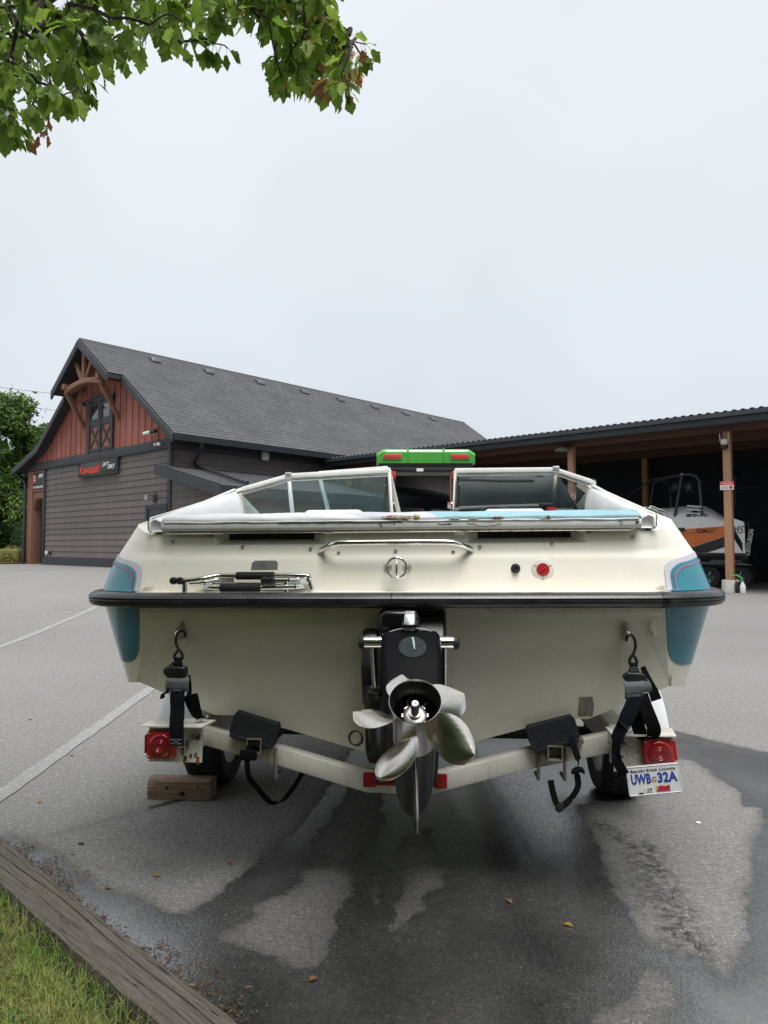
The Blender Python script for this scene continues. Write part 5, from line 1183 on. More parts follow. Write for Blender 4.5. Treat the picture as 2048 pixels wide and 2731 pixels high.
def rub_rail():
    half = [(0, -.074), (.5, -.070), (.85, -.060), (.96, -.045), (1.05, -.010), (1.108, .05), (1.146, .15), (1.170, .34), (1.195, .8), (1.205, 1.7), (1.185, 2.6), (1.015, 3.6), (.635, 4.5), (.02, 5.32)]
    zz = [0, 0, 0, 0, 0, 0, 0, 0, .006, .02, .045, .095, .15, .205]
    pts = [(-x, y, z) for (x, y), z in zip(half[::-1], zz[::-1])][:-1]+[(x, y, z) for (x, y), z in zip(half, zz)]
    path = catmull(pts, 7)
    prof = [(0, 1.119), (.022, 1.1225), (.044, 1.119), (.057, 1.110), (.0635, 1.098), (.0625, 1.0935), (.0585, 1.0915), (.0625, 1.0895), (.0625, 1.0815), (.0585, 1.0795), (.0620, 1.0775), (.060, 1.066), (.052, 1.057), (.036, 1.052), (0, 1.050)]
    secs = []
    for i, p in enumerate(path):
        a, b = Vector(path[max(i-1, 0)]), Vector(path[min(i+1, len(path)-1)]); t = (b-a); n = Vector((t.y, -t.x, 0)).normalized()
        secs.append([(p[0]+n.x*o, p[1]+n.y*o, z+p[2]) for o, z in prof])
    secs = [[(x, y, 1.0885+(z-1.0865)*.78+.0*x) if True else 0 for x, y, z in s_] for s_ in secs]
    mb = MB(); mb.loft(secs, closed=True); o = mb.build('rub_rail', 'rail_rubber', BOAT, smooth=50)
    b = MB(); b.box(-.0085, -.0065, -.1385, -.09, 1.062, 1.1175); b.build('rail_seam', 'black_tape', o)
    i = min(range(len(path)), key=lambda k: abs(path[k][0]-.915)+abs(path[k][1]+.05)); p = path[i]; t = (Vector(path[i+1])-Vector(path[i-1])).normalized(); n = Vector((t.y, -t.x, 0))
    b = MB(); s2 = [[(p[0]+n.x*q*1.02+t.x*w+n.x*.002, p[1]+n.y*q*1.02+t.y*w+n.y*.002, 1.0885+(z-1.0865)*.80) for q, z in prof] for w in (-.011, .012)]; b.loft(s2, closed=False); b.build('tape_wrap', 'black_tape', o, normals=False)
rub_rail()

def sun_pad():
    mb = MB()
    def slab(x0, x1, pr, name, m_, parent, nx=40, wob=.0015, seed=1):
        b = MB(); r = random.Random(seed); secs = []
        for i in range(nx+1):
            t = i/nx; x = x0(0)*(1-t)+x1(0)*t; row = []
            for k, (y, z) in enumerate(pr):
                q = k/(len(pr)-1); xx = x0(q)*(1-t)+x1(q)*t; row.append((xx, y, z+wob*math.sin(xx*23+k)+r.uniform(-wob, wob)*.4))
            secs.append(row)
        b.loft(secs, closed=False); return b.build(name, m_, parent, smooth=60, normals=False)
    b = MB(); b.box(-.885, .885, .008, .80, 1.339, 1.372); pad = b.build('sun_pad', 'grey_vinyl', BOAT, bevel=.011, seg=3)
    pr = [(.015, 1.3695), (.011, 1.376), (.014, 1.387), (.03, 1.398), (.08, 1.406), (.20, 1.412), (.40, 1.414), (.62, 1.413), (.78, 1.405), (.80, 1.38)]
    e = .02
    xl = lambda q: -.885+e*max(0, q-.0)*2 if q < .3 else -.873
    xr = lambda q: .885-e*q*2 if q < .3 else .873
    b1 = lambda q: -.03-.42*min(q, .55); b2 = lambda q: .197-.20*min(q, .55)
    slab(xl, b1, pr, 'white_panel', 'white_vinyl', pad, 50, .0016, 3); slab(b1, b2, pr, 'grey_panel', 'pale_grey_vinyl', pad, 16, .0014, 4); slab(b2, xr, pr, 'aqua_panel', 'aqua_vinyl', pad, 44, .0014, 5)
    for x, sg in ((-.88, -1), (.88, 1)):
        b = MB(); b.add([(x-sg*.007, y, z) for y, z in pr]+[(x-sg*.004, .016, 1.365), (x-sg*.004, .8, 1.365)], [tuple(range(10))+(11, 10)]); b.build('end_panel', 'white_vinyl' if sg < 0 else 'aqua_vinyl', pad, normals=False)
    b = MB(); b.tube([(-.876, .02, 1.370)]+[(-.87+i*.0435, .0085+.0008*math.sin(i*2.2), 1.3705+.001*math.sin(i*1.3)) for i in range(41)]+[(.876, .02, 1.370)], .0036, 6); b.build('piping', 'piping', pad, smooth=60)
    # white cushion strip along the far top edge
    b = MB(); b.box(-.86, .86, .55, .86, 1.405, 1.422); b.build('top_pad', 'white_vinyl', pad, bevel=.006)
    # splits in the vinyl showing foam
    def tear(cx, cz, w, h, m_, seed, y=.010):
        r = random.Random(seed); n = 22; ring = []
        for i in range(n):
            a = 2*math.pi*i/n; k = r.uniform(.62, 1.15); ring.append((cx+w*k*math.cos(a), cz+h*k*math.sin(a)))
        def yy(z): return min(y, .0155)-.0035 if z < 1.383 else (.012 if z < 1.388 else .012+(z-1.388)*1.9)-.0045
        ed = MB(); ed.add([(cx+(x-cx)*1.10, yy(z)+.001, cz+(z-cz)*1.16) for x, z in ring], [tuple(range(n))]); ed.build('split_edge', 'torn_edge', pad, normals=False)
        f = MB(); vs = [(x, yy(z)-.001+r.uniform(-.001, .001), z) for x, z in ring]+[(cx+(x-cx)*.5, yy(cz+(z-cz)*.5)-.003+r.uniform(-.002, .002), cz+(z-cz)*.5) for x, z in ring]+[(cx, yy(cz)-.0025, cz)]
        f.add(vs, [(i, (i+1) % n, n+(i+1) % n, n+i) for i in range(n)]+[(n+i, n+(i+1) % n, 2*n) for i in range(n)]); f.build('exposed_foam', m_, pad, smooth=60, normals=False)
    tear(.005, 1.3835, .055, .0075, 'foam_pale', 1); tear(-.022, 1.3865, .014, .004, 'foam', 2, .008); tear(.038, 1.380, .013, .0045, 'foam', 3, .008); tear(.078, 1.3855, .014, .007, 'foam', 4, .008)
    tear(.215, 1.3755, .022, .0025, 'foam_pale', 5); tear(.285, 1.376, .020, .003, 'foam_pale', 6); tear(.37, 1.3785, .026, .0055, 'foam_dark', 7); tear(.545, 1.377, .026, .0035, 'foam_pale', 8); tear(.552, 1.381, .007, .005, 'foam_dark', 9, .008)
    tear(.866, 1.3605, .006, .0075, 'foam_dark', 12, .0095)
    # cracks in the grey boxing
    def crack(pts, w=.0011):
        b = MB(); b.ribbon([(x, .0072, z) for x, z in pts], (0, 0, 1), w, .0012); b.build('vinyl_crack', 'torn_edge', pad, normals=False)
    crack([(.012, 1.3685), (.0125, 1.356), (.012, 1.342)]); crack([(.155, 1.3585), (.17, 1.357), (.19, 1.3575), (.205, 1.356)], .0018); crack([(.192, 1.360), (.205, 1.3575)], .0014)
    crack([(.262, 1.364), (.268, 1.357), (.285, 1.358), (.30, 1.349), (.33, 1.347), (.36, 1.351), (.385, 1.359)]); crack([(-.062, 1.358), (-.05, 1.360), (-.05, 1.355), (-.058, 1.350), (-.046, 1.3485)], .0022); crack([(-.006, 1.361), (-.002, 1.357)], .003)
    crack([(.80, 1.361), (.815, 1.360)], .0015); crack([(.805, 1.351), (.815, 1.351)], .0015)
    b = MB(); b.tube([(-.885+i*.01, .0055+.0007*math.sin(i), 1.3672+.0007*math.sin(i*.8)) for i in range(45, 92)], .0013, 5); b.build('split_seam', 'torn_edge', pad)
    # piano hinge
    hg = MB(); hg.box(-.862, .845, .030, .048, 1.3295, 1.3335); h = hg.build('hinge', 'dull_steel', BOAT)
    km = MB(); km.tube([(-.0182, 0, 0), (.0182, 0, 0)], .0046, 8); kme = km.mesh('hinge_knuckle', 'stainless', smooth=60)
    for i in range(44): place('hinge_knuckle', kme, h, (-.842+i*.0388, .0265, 1.3335))
    # side bolsters
    for sg in (1, -1):
        mx = (lambda p: p) if sg > 0 else mirror_x
        def sec(y, ib, iu, ot, ob):
            pts = [(ib[0], ib[1]), (ib[0]+(iu[0]-ib[0])*.15, ib[1]+(iu[1]-ib[1])*.55), (iu[0]-.002, iu[1]-.012), (iu[0]+.006, iu[1]-.003), (iu[0]+.02, iu[1]+.002), (ot[0]-.02, ot[1]+.004), (ot[0]-.004, ot[1]), (ot[0]+.002, ot[1]-.008), (ob[0], ob[1])]
            return [mx((x, y, z)) for x, z in pts]
        b = MB(); b.loft([sec(.050, (.890, 1.345), (.894, 1.370), (.926, 1.370), (.928, 1.345)), sec(.040, (.888, 1.338), (.891, 1.380), (.932, 1.381), (.934, 1.338)), sec(.10, (.889, 1.336), (.894, 1.398), (.942, 1.394), (.940, 1.336)),
                          sec(.3, (.893, 1.36), (.908, 1.430), (.958, 1.420), (.956, 1.36)), sec(.9, (.935, 1.40), (.962, 1.512), (1.012, 1.503), (1.01, 1.40)), sec(1.55, (1.0, 1.42), (1.028, 1.605), (1.058, 1.616), (1.055, 1.42)), sec(1.60, (1.005, 1.42), (1.034, 1.60), (1.06, 1.625), (1.055, 1.42))])
        o = b.build('side_bolster', 'grey_vinyl' if sg > 0 else 'white_vinyl', BOAT, smooth=45)
        b = MB(); b.tube([mx(p) for p in [(.933, .036, 1.345), (.936, .036, 1.372), (.942, .06, 1.391), (.960, .3, 1.424), (1.014, .9, 1.507), (1.060, 1.6, 1.626)]], .004, 6); b.build('bolster_piping', 'piping', o, smooth=60)
        b = MB(); b.tube([mx(p) for p in [(.930, .036, 1.334), (.940, .034, 1.345), (.943, .036, 1.374), (.948, .07, 1.394)]], .0022, 5); b.build('bolster_gap', 'torn_edge', o)
sun_pad()

def windscreen():
    W = MB(); 
    def bar(name, a, b, w, h, m_, parent):
        A, B_ = Vector(a), Vector(b); t = (B_-A).normalized(); up = Vector((0, 0, 1)) if abs(t.z) < .8 else Vector((0, -1, 0)); s = t.cross(up).normalized(); u = s.cross(t)
        q = MB(); q.add([p+s*i*w/2+u*j*h/2 for p in (A, B_) for i, j in ((-1, -1), (1, -1), (1, 1), (-1, 1))], [(3, 2, 1, 0), (4, 5, 6, 7)]+[(k, (k+1) % 4, 4+(k+1) % 4, 4+k) for k in range(4)])
        return q.build(name, m_, parent, bevel=min(w, h)*.2)
    sides = {'L': dict(it=(-.138, 1.80, 1.748), kt=(-.770, 1.80, 1.722), out=(-1.072, 1.72, 1.628), ib=(-.142, 2.12, 1.44), kb=(-.805, 2.12, 1.44), ob=(-1.045, 1.93, 1.45)),
             'R': dict(it=(.272, 1.80, 1.740), kt=(.880, 1.80, 1.737), out=(1.098, 1.72, 1.647), ib=(.264, 2.12, 1.44), kb=(.910, 2.12, 1.44), ob=(1.062, 1.93, 1.45))}
    for k, d in sides.items():
        top = bar('windscreen_frame', lerp(d['it'], d['kt'], -.01), lerp(d['it'], d['kt'], 1.0), .030, .028, 'white_frame', BOAT)
        bar('wing_top_rail', d['kt'], d['out'], .026, .025, 'white_frame', top); bar('inner_post', d['it'], d['ib'], .022, .022, 'aluminium', top); bar('kink_post', lerp(d['kt'], d['kb'], -.03), d['kb'], .027, .024, 'aluminium', top)
        bar('bottom_rail', d['ib'], d['kb'], .03, .02, 'aluminium', top); bar('bottom_rail', d['kb'], d['ob'], .03, .02, 'aluminium', top); bar('wing_rear_edge', d['ob'], d['out'], .012, .012, 'aluminium', top)
        bar('top_seal', lerp((d['it'][0], d['it'][1]+.008, d['it'][2]-.026), (d['kt'][0], d['kt'][1]+.008, d['kt'][2]-.026), 0.02), (d['kt'][0], d['kt'][1]+.008, d['kt'][2]-.026), .016, .018, 'aluminium', top)
        bar('wing_seal', (d['kt'][0], d['kt'][1]+.006, d['kt'][2]-.024), (d['out'][0], d['out'][1]+.02, d['out'][2]-.024), .014, .018, 'aluminium', top)
        for q in (('it', 'kt', 'kb', 'ib'), ('kt', 'out', 'ob', 'kb')):
            P = [Vector(d[x]) for x in q]; n = (P[1]-P[0]).cross(P[2]-P[0]).normalized()
            g = MB(); g.add([tuple(p) for p in P], [(0, 1, 2, 3)]); g.build('pane', 'windscreen_glass', top, normals=False)
        m = d['kt']; b = MB(); b.box(m[0]-.02, m[0]+.02, m[1]-.022, m[1]+.02, m[2]-.02, m[2]+.021); b.build('kink_bracket', 'aluminium', top, bevel=.005)
        for j in range(3):
            p = lerp(d['kt'], d['out'], .93+.03*j); b = MB(); b.lathe([(.001, .006), (.008, .004), (.009, 0)], Matrix.Translation((p[0], p[1]-.005, p[2]+.014)), 8); b.build('frame_screw', 'black_plastic', top)
    # walk-through pane folded back against the left screen
    top = bar('walk_through_frame', (-.150, 1.86, 1.768), (-.60, 1.93, 1.748), .028, .026, 'white_frame', BOAT)
    bar('fold_post', (-.150, 1.86, 1.766), (-.085, 2.16, 1.44), .026, .02, 'white_frame', top); bar('fold_post', (-.60, 1.93, 1.746), (-.56, 2.20, 1.44), .026, .02, 'aluminium', top)
    g = MB(); g.add([(-.155, 1.862, 1.765), (-.60, 1.932, 1.745), (-.56, 2.20, 1.44), (-.09, 2.16, 1.44)], [(0, 1, 2, 3)]); g.build('pane', 'windscreen_glass', top, normals=False)
    for x in (-.165, .290):
        b = MB(); b.tube([(x, 1.80, 1.655), (x+.0, 1.84, 1.62), (x-.01, 1.95, 1.47)], .007, 8); b.build('support_strut', 'black_plastic', BOAT, smooth=60)
    # helm
    b = MB(); b.prism([(1.82, 1.30), (1.80, 1.47), (1.86, 1.505), (2.2, 1.48), (2.2, 1.2)], 'x', .27, 1.0); dash = b.build('dashboard', 'dash_grey', BOAT, bevel=.012)
    b = MB(); b.tube([(.262, 1.80, 1.49), (.30, 1.84, 1.508), (.55, 1.85, 1.516), (.78, 1.85, 1.520)], .014, 10); b.build('dash_pad', 'dash_grey', dash, smooth=60)
    for x, rr in ((.42, .028), (.52, .042), (.64, .042), (.76, .026)):
        b = MB(); b.lathe([(.001, .004), (rr*.9, .004), (rr, .012), (rr*1.06, 0)], frame((x, 1.80, 1.43), (0, -.94, .34)), 20); gg = b.build('gauge', 'black_gloss', dash, smooth=40)
        b = MB(); b.box(-.0015, .0015, 0, rr*.7, .005, .006, xf=frame((x, 1.80, 1.43), (0, -.94, .34))); b.build('gauge_needle', 'white_paint', gg)
    ring = [(.49+.13*math.cos(a), 1.60-.13*math.sin(a)*.50, 1.385+.13*math.sin(a)*.86) for a in [2*math.pi*i/40 for i in range(40)]]
    b = MB(); b.tube(ring, .012, 10, closed=True); sw = b.build('steering_wheel', 'black_plastic', BOAT, smooth=60)
    b = MB(); b.tube([(.37, 1.60, 1.385), (.61, 1.60, 1.385)], .01, 8); b.tube([(.49, 1.60, 1.385), (.49, 1.66, 1.28)], .01, 8); b.tube([(.49, 1.6, 1.385), (.49, 1.80, 1.40)], .02, 8); b.build('wheel_spokes', 'black_plastic', sw, smooth=60)
    b = MB(); b.box(.79, .845, 1.78, 1.83, 1.40, 1.515); b.box(.775, .86, 1.76, 1.80, 1.512, 1.532); th = b.build('throttle_lever', 'black_plastic', BOAT, bevel=.005)
    b = MB(); b.box(.815, .872, 1.752, 1.759, 1.490, 1.506); b.build('kill_switch', 'red_plastic', th)
    b = MB(); b.prism([(1.85, 1.2), (1.84, 1.43), (1.9, 1.452), (2.2, 1.45), (2.2, 1.2)], 'x', -1.0, -.15); b.build('passenger_dash', 'seat_white', BOAT, bevel=.02)
    for x0, x1, z in ((-.56, -.24, 1.474), (.40, .72, 1.470)):
        b = MB(); b.box(x0, x1, 1.16, 1.27, 1.0, z); st = b.build('seat_back', 'seat_white', BOAT, bevel=.03, seg=4)
        b = MB(); b.box(x0, x1, 1.275, 1.65, .95, 1.10); b.build('seat_base', 'seat_white', st, bevel=.03, seg=3)
windscreen()

def stern_hardware():
    for x, z in ((-.849, 1.300), (-.578, 1.279), (-.32, 1.270), (-.214, 1.2545), (-.002, 1.260), (.21, 1.2545), (.308, 1.273), (.569, 1.284), (.858, 1.306)):
        b = MB(); b.lathe([(.001, .003), (.0022, .002), (.0023, .0055), (.0045, .006), (.0062, .004), (.0066, 0)], frame((x, fy(z), z), (0, -1, .1)), 12); b.build('screw', 'dull_steel', DECK, smooth=50)
    b = MB(); path = catmull([(-.283, .036, 1.262), (-.255, .006, 1.274), (-.225, -.020, 1.287), (-.18, -.026, 1.2915), (0, -.026, 1.2925), (.175, -.026, 1.2915), (.22, -.020, 1.287), (.25, .006, 1.275), (.277, .036, 1.264)], 6); b.tube(path, .0105, 14); b.build('grab_handle', 'stainless', BOAT, smooth=70)
    # ski tow ring
    b = MB(); b.tube([(.006+.036*math.cos(a), -.034, 1.200+.036*math.sin(a)) for a in [2*math.pi*i/40 for i in range(40)]], .0052, 10, closed=True); ring = b.build('tow_ring', 'stainless', BOAT, smooth=70)
    b = MB(); b.tube(catmull([(.006, fy(1.215)-.003, 1.222), (.006, -.032, 1.222), (.006, -.046, 1.212), (.006, -.046, 1.180), (.006, -.038, 1.167)], 5), .0052, 10); b.build('tow_post', 'stainless', ring, smooth=70)
    for s in (-1, 1):
        b = MB(); b.lathe([(.001, .012), (.008, .012), (.013, .006), (.015, 0)], frame((.006+s*.036, fy(1.2)-.001, 1.200), (0, -1, 0)), 16); b.build('ring_washer', 'dull_steel', ring, smooth=50)
    b = MB(); b.lathe([(.001, .018), (.009, .019), (.0125, .015), (.0125, .006), (.017, .005), (.017, 0)], frame((.434, fy(1.195), 1.195), (0, -1, .1)), 16); b.build('drain_knob', 'black_plastic', BOAT, smooth=40)
    b = MB(); b.box(-.0015, .0015, -.007, .007, .0185, .0205, xf=frame((.434, fy(1.195), 1.195), (0, -1, .1))); b.build('knob_slot', 'black_gloss', BOAT)
    F = frame((.531, fy(1.190), 1.190), (0, -1, .1))
    b = MB(); b.lathe([(.001, .006), (.034, .006), (.0395, .004), (.041, 0)], F, 36); fl = b.build('fuel_filler', 'white_plastic', BOAT, smooth=40)
    b = MB(); b.lathe([(.001, .0095), (.022, .0095), (.0235, .0065)], F, 32); b.build('filler_cap', 'red_plastic', fl, smooth=40)
    b = MB(); b.box(-.011, .011, -.0035, .0035, .0096, .0125, xf=F @ Matrix.Rotation(R_(40), 4, 'Z')); b.build('cap_grip', 'red_plastic', fl, bevel=.001)
    for a in (30, 150, 270):
        b = MB(); b.lathe([(.001, .009), (.003, .008), (.0035, .006)], F @ Matrix.Translation((.031*math.cos(R_(a)), .031*math.sin(R_(a)), 0)), 8); b.build('cap_screw', 'dull_steel', fl)
    b = MB(); q = [(-.540, 1.193), (-.440, 1.194), (-.440, 1.220), (-.449, 1.2275), (-.527, 1.2275), (-.538, 1.218)]; b.add([(x, fy(z)-.0012, z) for x, z in q], [tuple(range(6))]); st = b.build('capacity_plate', 'sticker_grey', BOAT, normals=False)
    for i in range(3):
        b = MB(); b.add([(x, fy(z)-.002, z) for x, z in ((-.528, 1.201+.006*i), (-.482, 1.201+.006*i), (-.482, 1.2025+.006*i), (-.528, 1.2025+.006*i))], [(0, 1, 2, 3)]); b.build('plate_line', 'dull_steel', st, normals=False)
    # boarding ladder folded on the ledge
    z0 = 1.115
    b = MB(); b.tube(catmull([(-.80, -.046, 1.157), (-.775, -.046, 1.157), (-.755, -.046, 1.157), (-.70, -.038, 1.164), (-.655, -.022, 1.173), (-.60, -.020, 1.173), (-.34, -.020, 1.173), (-.318, -.019, 1.160), (-.306, -.018, 1.122)], 6), .0095, 10); L_ = b.build('boarding_ladder', 'stainless', BOAT, smooth=70)
    for x in (-.77, -.395):
        b = MB(); b.tube([(x, -.045, z0), (x, -.045, 1.152)], .0105, 12); b.build('ladder_post', 'stainless', L_, smooth=50)
    b = MB(); b.tube(catmull([(-.60, .008, 1.160), (-.66, .008, 1.158), (-.69, -.012, 1.150), (-.755, -.036, 1.146)], 5), .009, 10); b.build('ladder_rail', 'stainless', L_, smooth=70)
    b = MB(); b.tube(catmull([(-.36, -.052, 1.134), (-.50, -.052, 1.131), (-.64, -.052, 1.131), (-.685, -.046, 1.135), (-.690, -.026, 1.140), (-.655, -.014, 1.142), (-.5, -.012, 1.140), (-.36, -.012, 1.138), (-.335, -.03, 1.136), (-.36, -.052, 1.134)], 6), .0088, 10); b.build('ladder_step', 'stainless', L_, smooth=70)
    b = MB(); b.tube([(-.46, -.046, 1.158), (-.385, -.046, 1.157)], .0095, 10); b.tube([(-.385, -.045, 1.157), (-.345, -.02, 1.158)], .009, 10); b.build('ladder_hinge', 'stainless', L_, smooth=60)
    for x0, x1, y, z in ((-.586, -.442, -.020, 1.173), (-.636, -.486, -.052, 1.1305)):
        b = MB(); b.tube([(x0, y, z), (x0+.004, y, z), (x1-.004, y, z), (x1, y, z)], [.011, .0145, .0145, .011], 16); b.build('ladder_grip', 'black_foam', L_, smooth=50)
    for x in (-.806, -.782, -.470, -.444):
        b = MB(); b.lathe([(.001, .020), (.009, .020), (.0135, .014), (.0135, 0), (.001, 0)], frame((x, -.052, 1.157), (0, -1, .05)), 16); b.build('ladder_bung', 'black_plastic', L_, smooth=45)
    b = MB(); b.lathe([(.001, -.01), (.006, -.008), (.007, 0), (.005, .008), (.001, .009)], Matrix.Translation((-.815, -.05, 1.157)), 10); b.build('ladder_pin', 'dull_steel', L_, smooth=60)
    # chrome cleat on the right gunwale
    F = Matrix.Translation((1.035, .36, 1.406)) @ Matrix.Rotation(R_(24), 4, 'Y') @ Matrix.Rotation(R_(4), 4, 'X')
    b = MB(); b.prism([(-.048, -.02), (.03, -.026), (.048, 0), (.03, .026), (-.048, .02)], 'z', -.004, .006, xf=F); c = b.build('cleat', 'chrome', BOAT, bevel=.002)
    b = MB(); b.prism([(-.03, -.014), (.03, -.016), (.03, .016), (-.03, .014)], 'z', .0065, .020, xf=F); b.build('cleat_cap', 'chrome', c, bevel=.004)
stern_hardware()

def stern_drive():
    T_ = R_(48); c, s = math.cos(T_), math.sin(T_)
    O = Vector((.064, -.30, 1.008))
    # local drive frame: x right, y aft (tilted up), z = up along the leg
    DM = Matrix(((1, .09, -.05, O.x), (0, -c, s, O.y), (0, s, c, O.z), (0, 0, 0, 1)))
    h = MB()
    def ring(z, w, y0, y1, r=.25):
        pts = []
        cr = min(.018, w*.4)
        for cx, cy, a0 in ((w-cr, y1-cr, 0), (-w+cr, y1-cr, 90), (-w+cr, y0+cr, 180), (w-cr, y0+cr, 270)):
            for k in range(4): a = R_(a0+30*k); pts.append((cx+cr*math.cos(a), cy+cr*math.sin(a), z))
        return pts
    h.loft([ring(.012, .075, -.20, -.04), ring(.004, .088, -.23, -.006), ring(-.01, .093, -.24, 0), ring(-.12, .094, -.24, .004), ring(-.24, .088, -.23, .002), ring(-.33, .078, -.23, -.004), ring(-.36, .05, -.24, -.02), ring(-.45, .034, -.26, -.03)])
    house = h.build('stern_drive', 'drive_black', BOAT, mat4=DM, smooth=45)
    b = MB(); b.loft([[(w*math.cos(math.pi*k/10)*1, .002+.004*math.sin(math.pi*k/10), z) for k in range(11)] for w, z in ((.094, .0), (.0945, -.006))], closed=False)
    b = MB(); b.tube([(x, .004-.02*(x/.09)**2, .006-.010*(x/.09)**2) for x in [-.09+.18*i/14 for i in range(15)]], .0035, 6); b.build('cover_edge', 'dull_steel', house, smooth=60)
    b = MB(); n = 32; b.add([(.004+.043*math.cos(2*math.pi*i/n), .0065, -.072+.042*math.sin(2*math.pi*i/n)) for i in range(n)]+[(.004+.044*math.cos(2*math.pi*i/n), .003, -.072+.043*math.sin(2*math.pi*i/n)) for i in range(n)], [tuple(range(n))]+[(i, (i+1) % n, n+(i+1) % n, n+i) for i in range(n)]); b.build('oval_plate', 'anode', house)
    b = MB(); b.tube([(.005, .008, -.038), (.008, .010, -.06), (.010, .009, -.085)], [.004, .0042, .002], 7); b.build('plate_ridge', 'verdigris', house, smooth=60)
    # torpedo, skeg, cavitation plate
    RA, RZ = .240, -.442        # ring centre: aft of the cover face, down the leg
    b = MB(); b.lathe([(.001, -.56), (.018, -.545), (.038, -.50), (.052, -.42), (.0565, -.33), (.0565, -.20), (.054, -.165), (.001, -.165)], frame((0, RA, RZ), (0, 1, 0)), 26); b.build('gearcase', 'black_paint', house, smooth=50)
    b = MB(); b.prism([(-.30, -.40), (-.06, -.40), (-.02, -.36), (.0, -.30), (-.24, -.30)], 'x', -.028, .028); b.build('leg', 'black_paint', house, bevel=.012)
    b = MB(); b.prism([(RA-.46, RZ-.045), (RA-.18, RZ-.05), (RA-.165, RZ-.13), (RA-.175, RZ-.220), (RA-.205, RZ-.234), (RA-.26, RZ-.224), (RA-.36, RZ-.13)], 'x', -.0055, .0055); b.build('skeg', 'black_paint', house, bevel=.003)
    b = MB(); b.tube([(0, RA-.166, RZ-.06), (0, RA-.163, RZ-.13), (0, RA-.172, RZ-.220), (0, RA-.206, RZ-.235)], .0016, 6); b.build('skeg_edge', 'galvanised', house, smooth=60)
    b = MB(); b.prism([(-.30, -.352), (-.02, -.352), (.04, -.35), (.04, -.342), (-.30, -.342)], 'x', -.075, .075); b.build('anti_ventilation_plate', 'black_paint', house, bevel=.003)
    # propeller
    PF = Matrix.Translation((0, RA, RZ)) @ Matrix(((1, 0, 0, 0), (0, 0, 1, 0), (0, -1, 0, 0), (0, 0, 0, 1)))   # local z -> aft, local y -> up... x right
    PF = Matrix.Translation((0, RA, RZ)) @ Matrix(((-1, 0, 0, 0), (0, 0, 1, 0), (0, 1, 0, 0), (0, 0, 0, 1)))    # x mirrored to keep it right handed: z aft, y up
    b = MB(); b.lathe([(.050, -.165), (.0575, -.16), (.057, -.12), (.0585, -.06), (.061, -.02), (.0665, 0), (.0652, .0008), (.0635, -.003)], PF, 40); hub = b.build('propeller_hub', 'prop_steel', house, smooth=50)
    b = MB(); b.lathe([(.0634, -.0031), (.058, -.02), (.055, -.05), (.053, -.128), (.030, -.128), (.029, -.10), (.0285, -.075)], PF, 30); b.build('hub_core', 'black_paint', house, smooth=40)
    b = MB(); b.lathe([(.0285, -.076), (.031, -.070), (.031, -.060), (.026, -.056), (.017, -.055), (.0165, -.047), (.0105, -.046), (.0105, -.012), (.008, -.009), (.003, -.009), (.001, -.013)], PF, 30); nut = b.build('propeller_nut', 'dull_steel', house, smooth=35)
    for i in range(8):
        a = 2*math.pi*i/8; b = MB(); b.box(.027, .034, -.005, .005, -.072, -.060, xf=PF @ Matrix.Rotation(a, 4, 'Z')); b.build('lock_tab', 'dull_steel', nut)
    for a in (.9, 2.4, 4.4):
        b = MB(); b.tube([PF @ Vector((.026*math.cos(a), .026*math.sin(a), -.058)), PF @ Vector((.036*math.cos(a+.1), .036*math.sin(a+.1), -.040))], .0016, 5); b.build('cotter_pin', 'dull_steel', nut)
    def blade():
        P_ = .46/(2*math.pi); nr, nc = 16, 14; top = []; bot = []
        for i in range(nr+1):
            q = math.sin(math.pi/2*i/nr); r = .050+.120*q
            hw = (.034+.034*math.sin(min(1, q*1.1)*math.pi*.62))*math.sqrt(max(0, 1-q**2.4))+.0004
            be = math.atan2(P_, r)
            for j in range(nc+1):
                cc = -1+2*j/nc; L_ = cc*hw; ph = L_*math.cos(be)/r+.20*q; ax = -.085-L_*math.sin(be)*.92-.035*q+.010*(1-cc*cc)*q
                th = .0035*(1-abs(cc)**2)*(1-.7*q)+.0009
                p = Vector((r*math.cos(ph), r*math.sin(ph), ax)); n = Vector((-math.sin(ph)*math.sin(be), math.cos(ph)*math.sin(be), math.cos(be)))
                top.append(p+n*th); bot.append(p-n*th)
        m = MB(); w = nc+1; N_ = len(top); f = []
        for i in range(nr):
            for j in range(nc):
                a = i*w+j; f += [(a, a+1, a+w+1, a+w), (N_+a, N_+a+w, N_+a+w+1, N_+a+1)]
        rim = [j for j in range(w)]+[i*w+nc for i in range(1, nr+1)]+[nr*w+j for j in range(nc-1, -1, -1)]+[i*w for i in range(nr-1, 0, -1)]
        for k in range(len(rim)): a, b2 = rim[k], rim[(k+1) % len(rim)]; f.append((a, N_+a, N_+b2, b2))
        m.add(top+bot, f); return m.mesh('propeller_blade', 'prop_steel', smooth=50)
    bm_ = blade()
    for a in (112, 48, -18, -110, 176): place('propeller_blade', bm_, house, mat4=PF @ Matrix.Rotation(R_(180-a), 4, 'Z'))
    # gimbal and trim rams, in boat space
    b = MB(); b.prism([(-.06, 1.055), (.0, 1.055), (.0, .60), (-.02, .58), (-.10, .60), (-.17, .72), (-.17, .93), (-.10, 1.0)], 'x', -.055, .18); g = b.build('gimbal_housing', 'black_paint', BOAT, bevel=.02, seg=3)
    b = MB(); b.prism([(-.045, 1.05), (-.02, 1.06), (.075, 1.06), (.09, 1.04), (.09, .98), (-.045, .98)], 'y', -.20, -.02); b.build('bell_cover', 'black_gloss', g, bevel=.012, seg=3)
    b = MB(); b.prism([(-.30, 1.005), (-.275, 1.055), (-.24, 1.066), (-.20, 1.05), (-.20, 1.0)], 'x', .042, .078); b.build('tilt_latch', 'aluminium', g, bevel=.006)
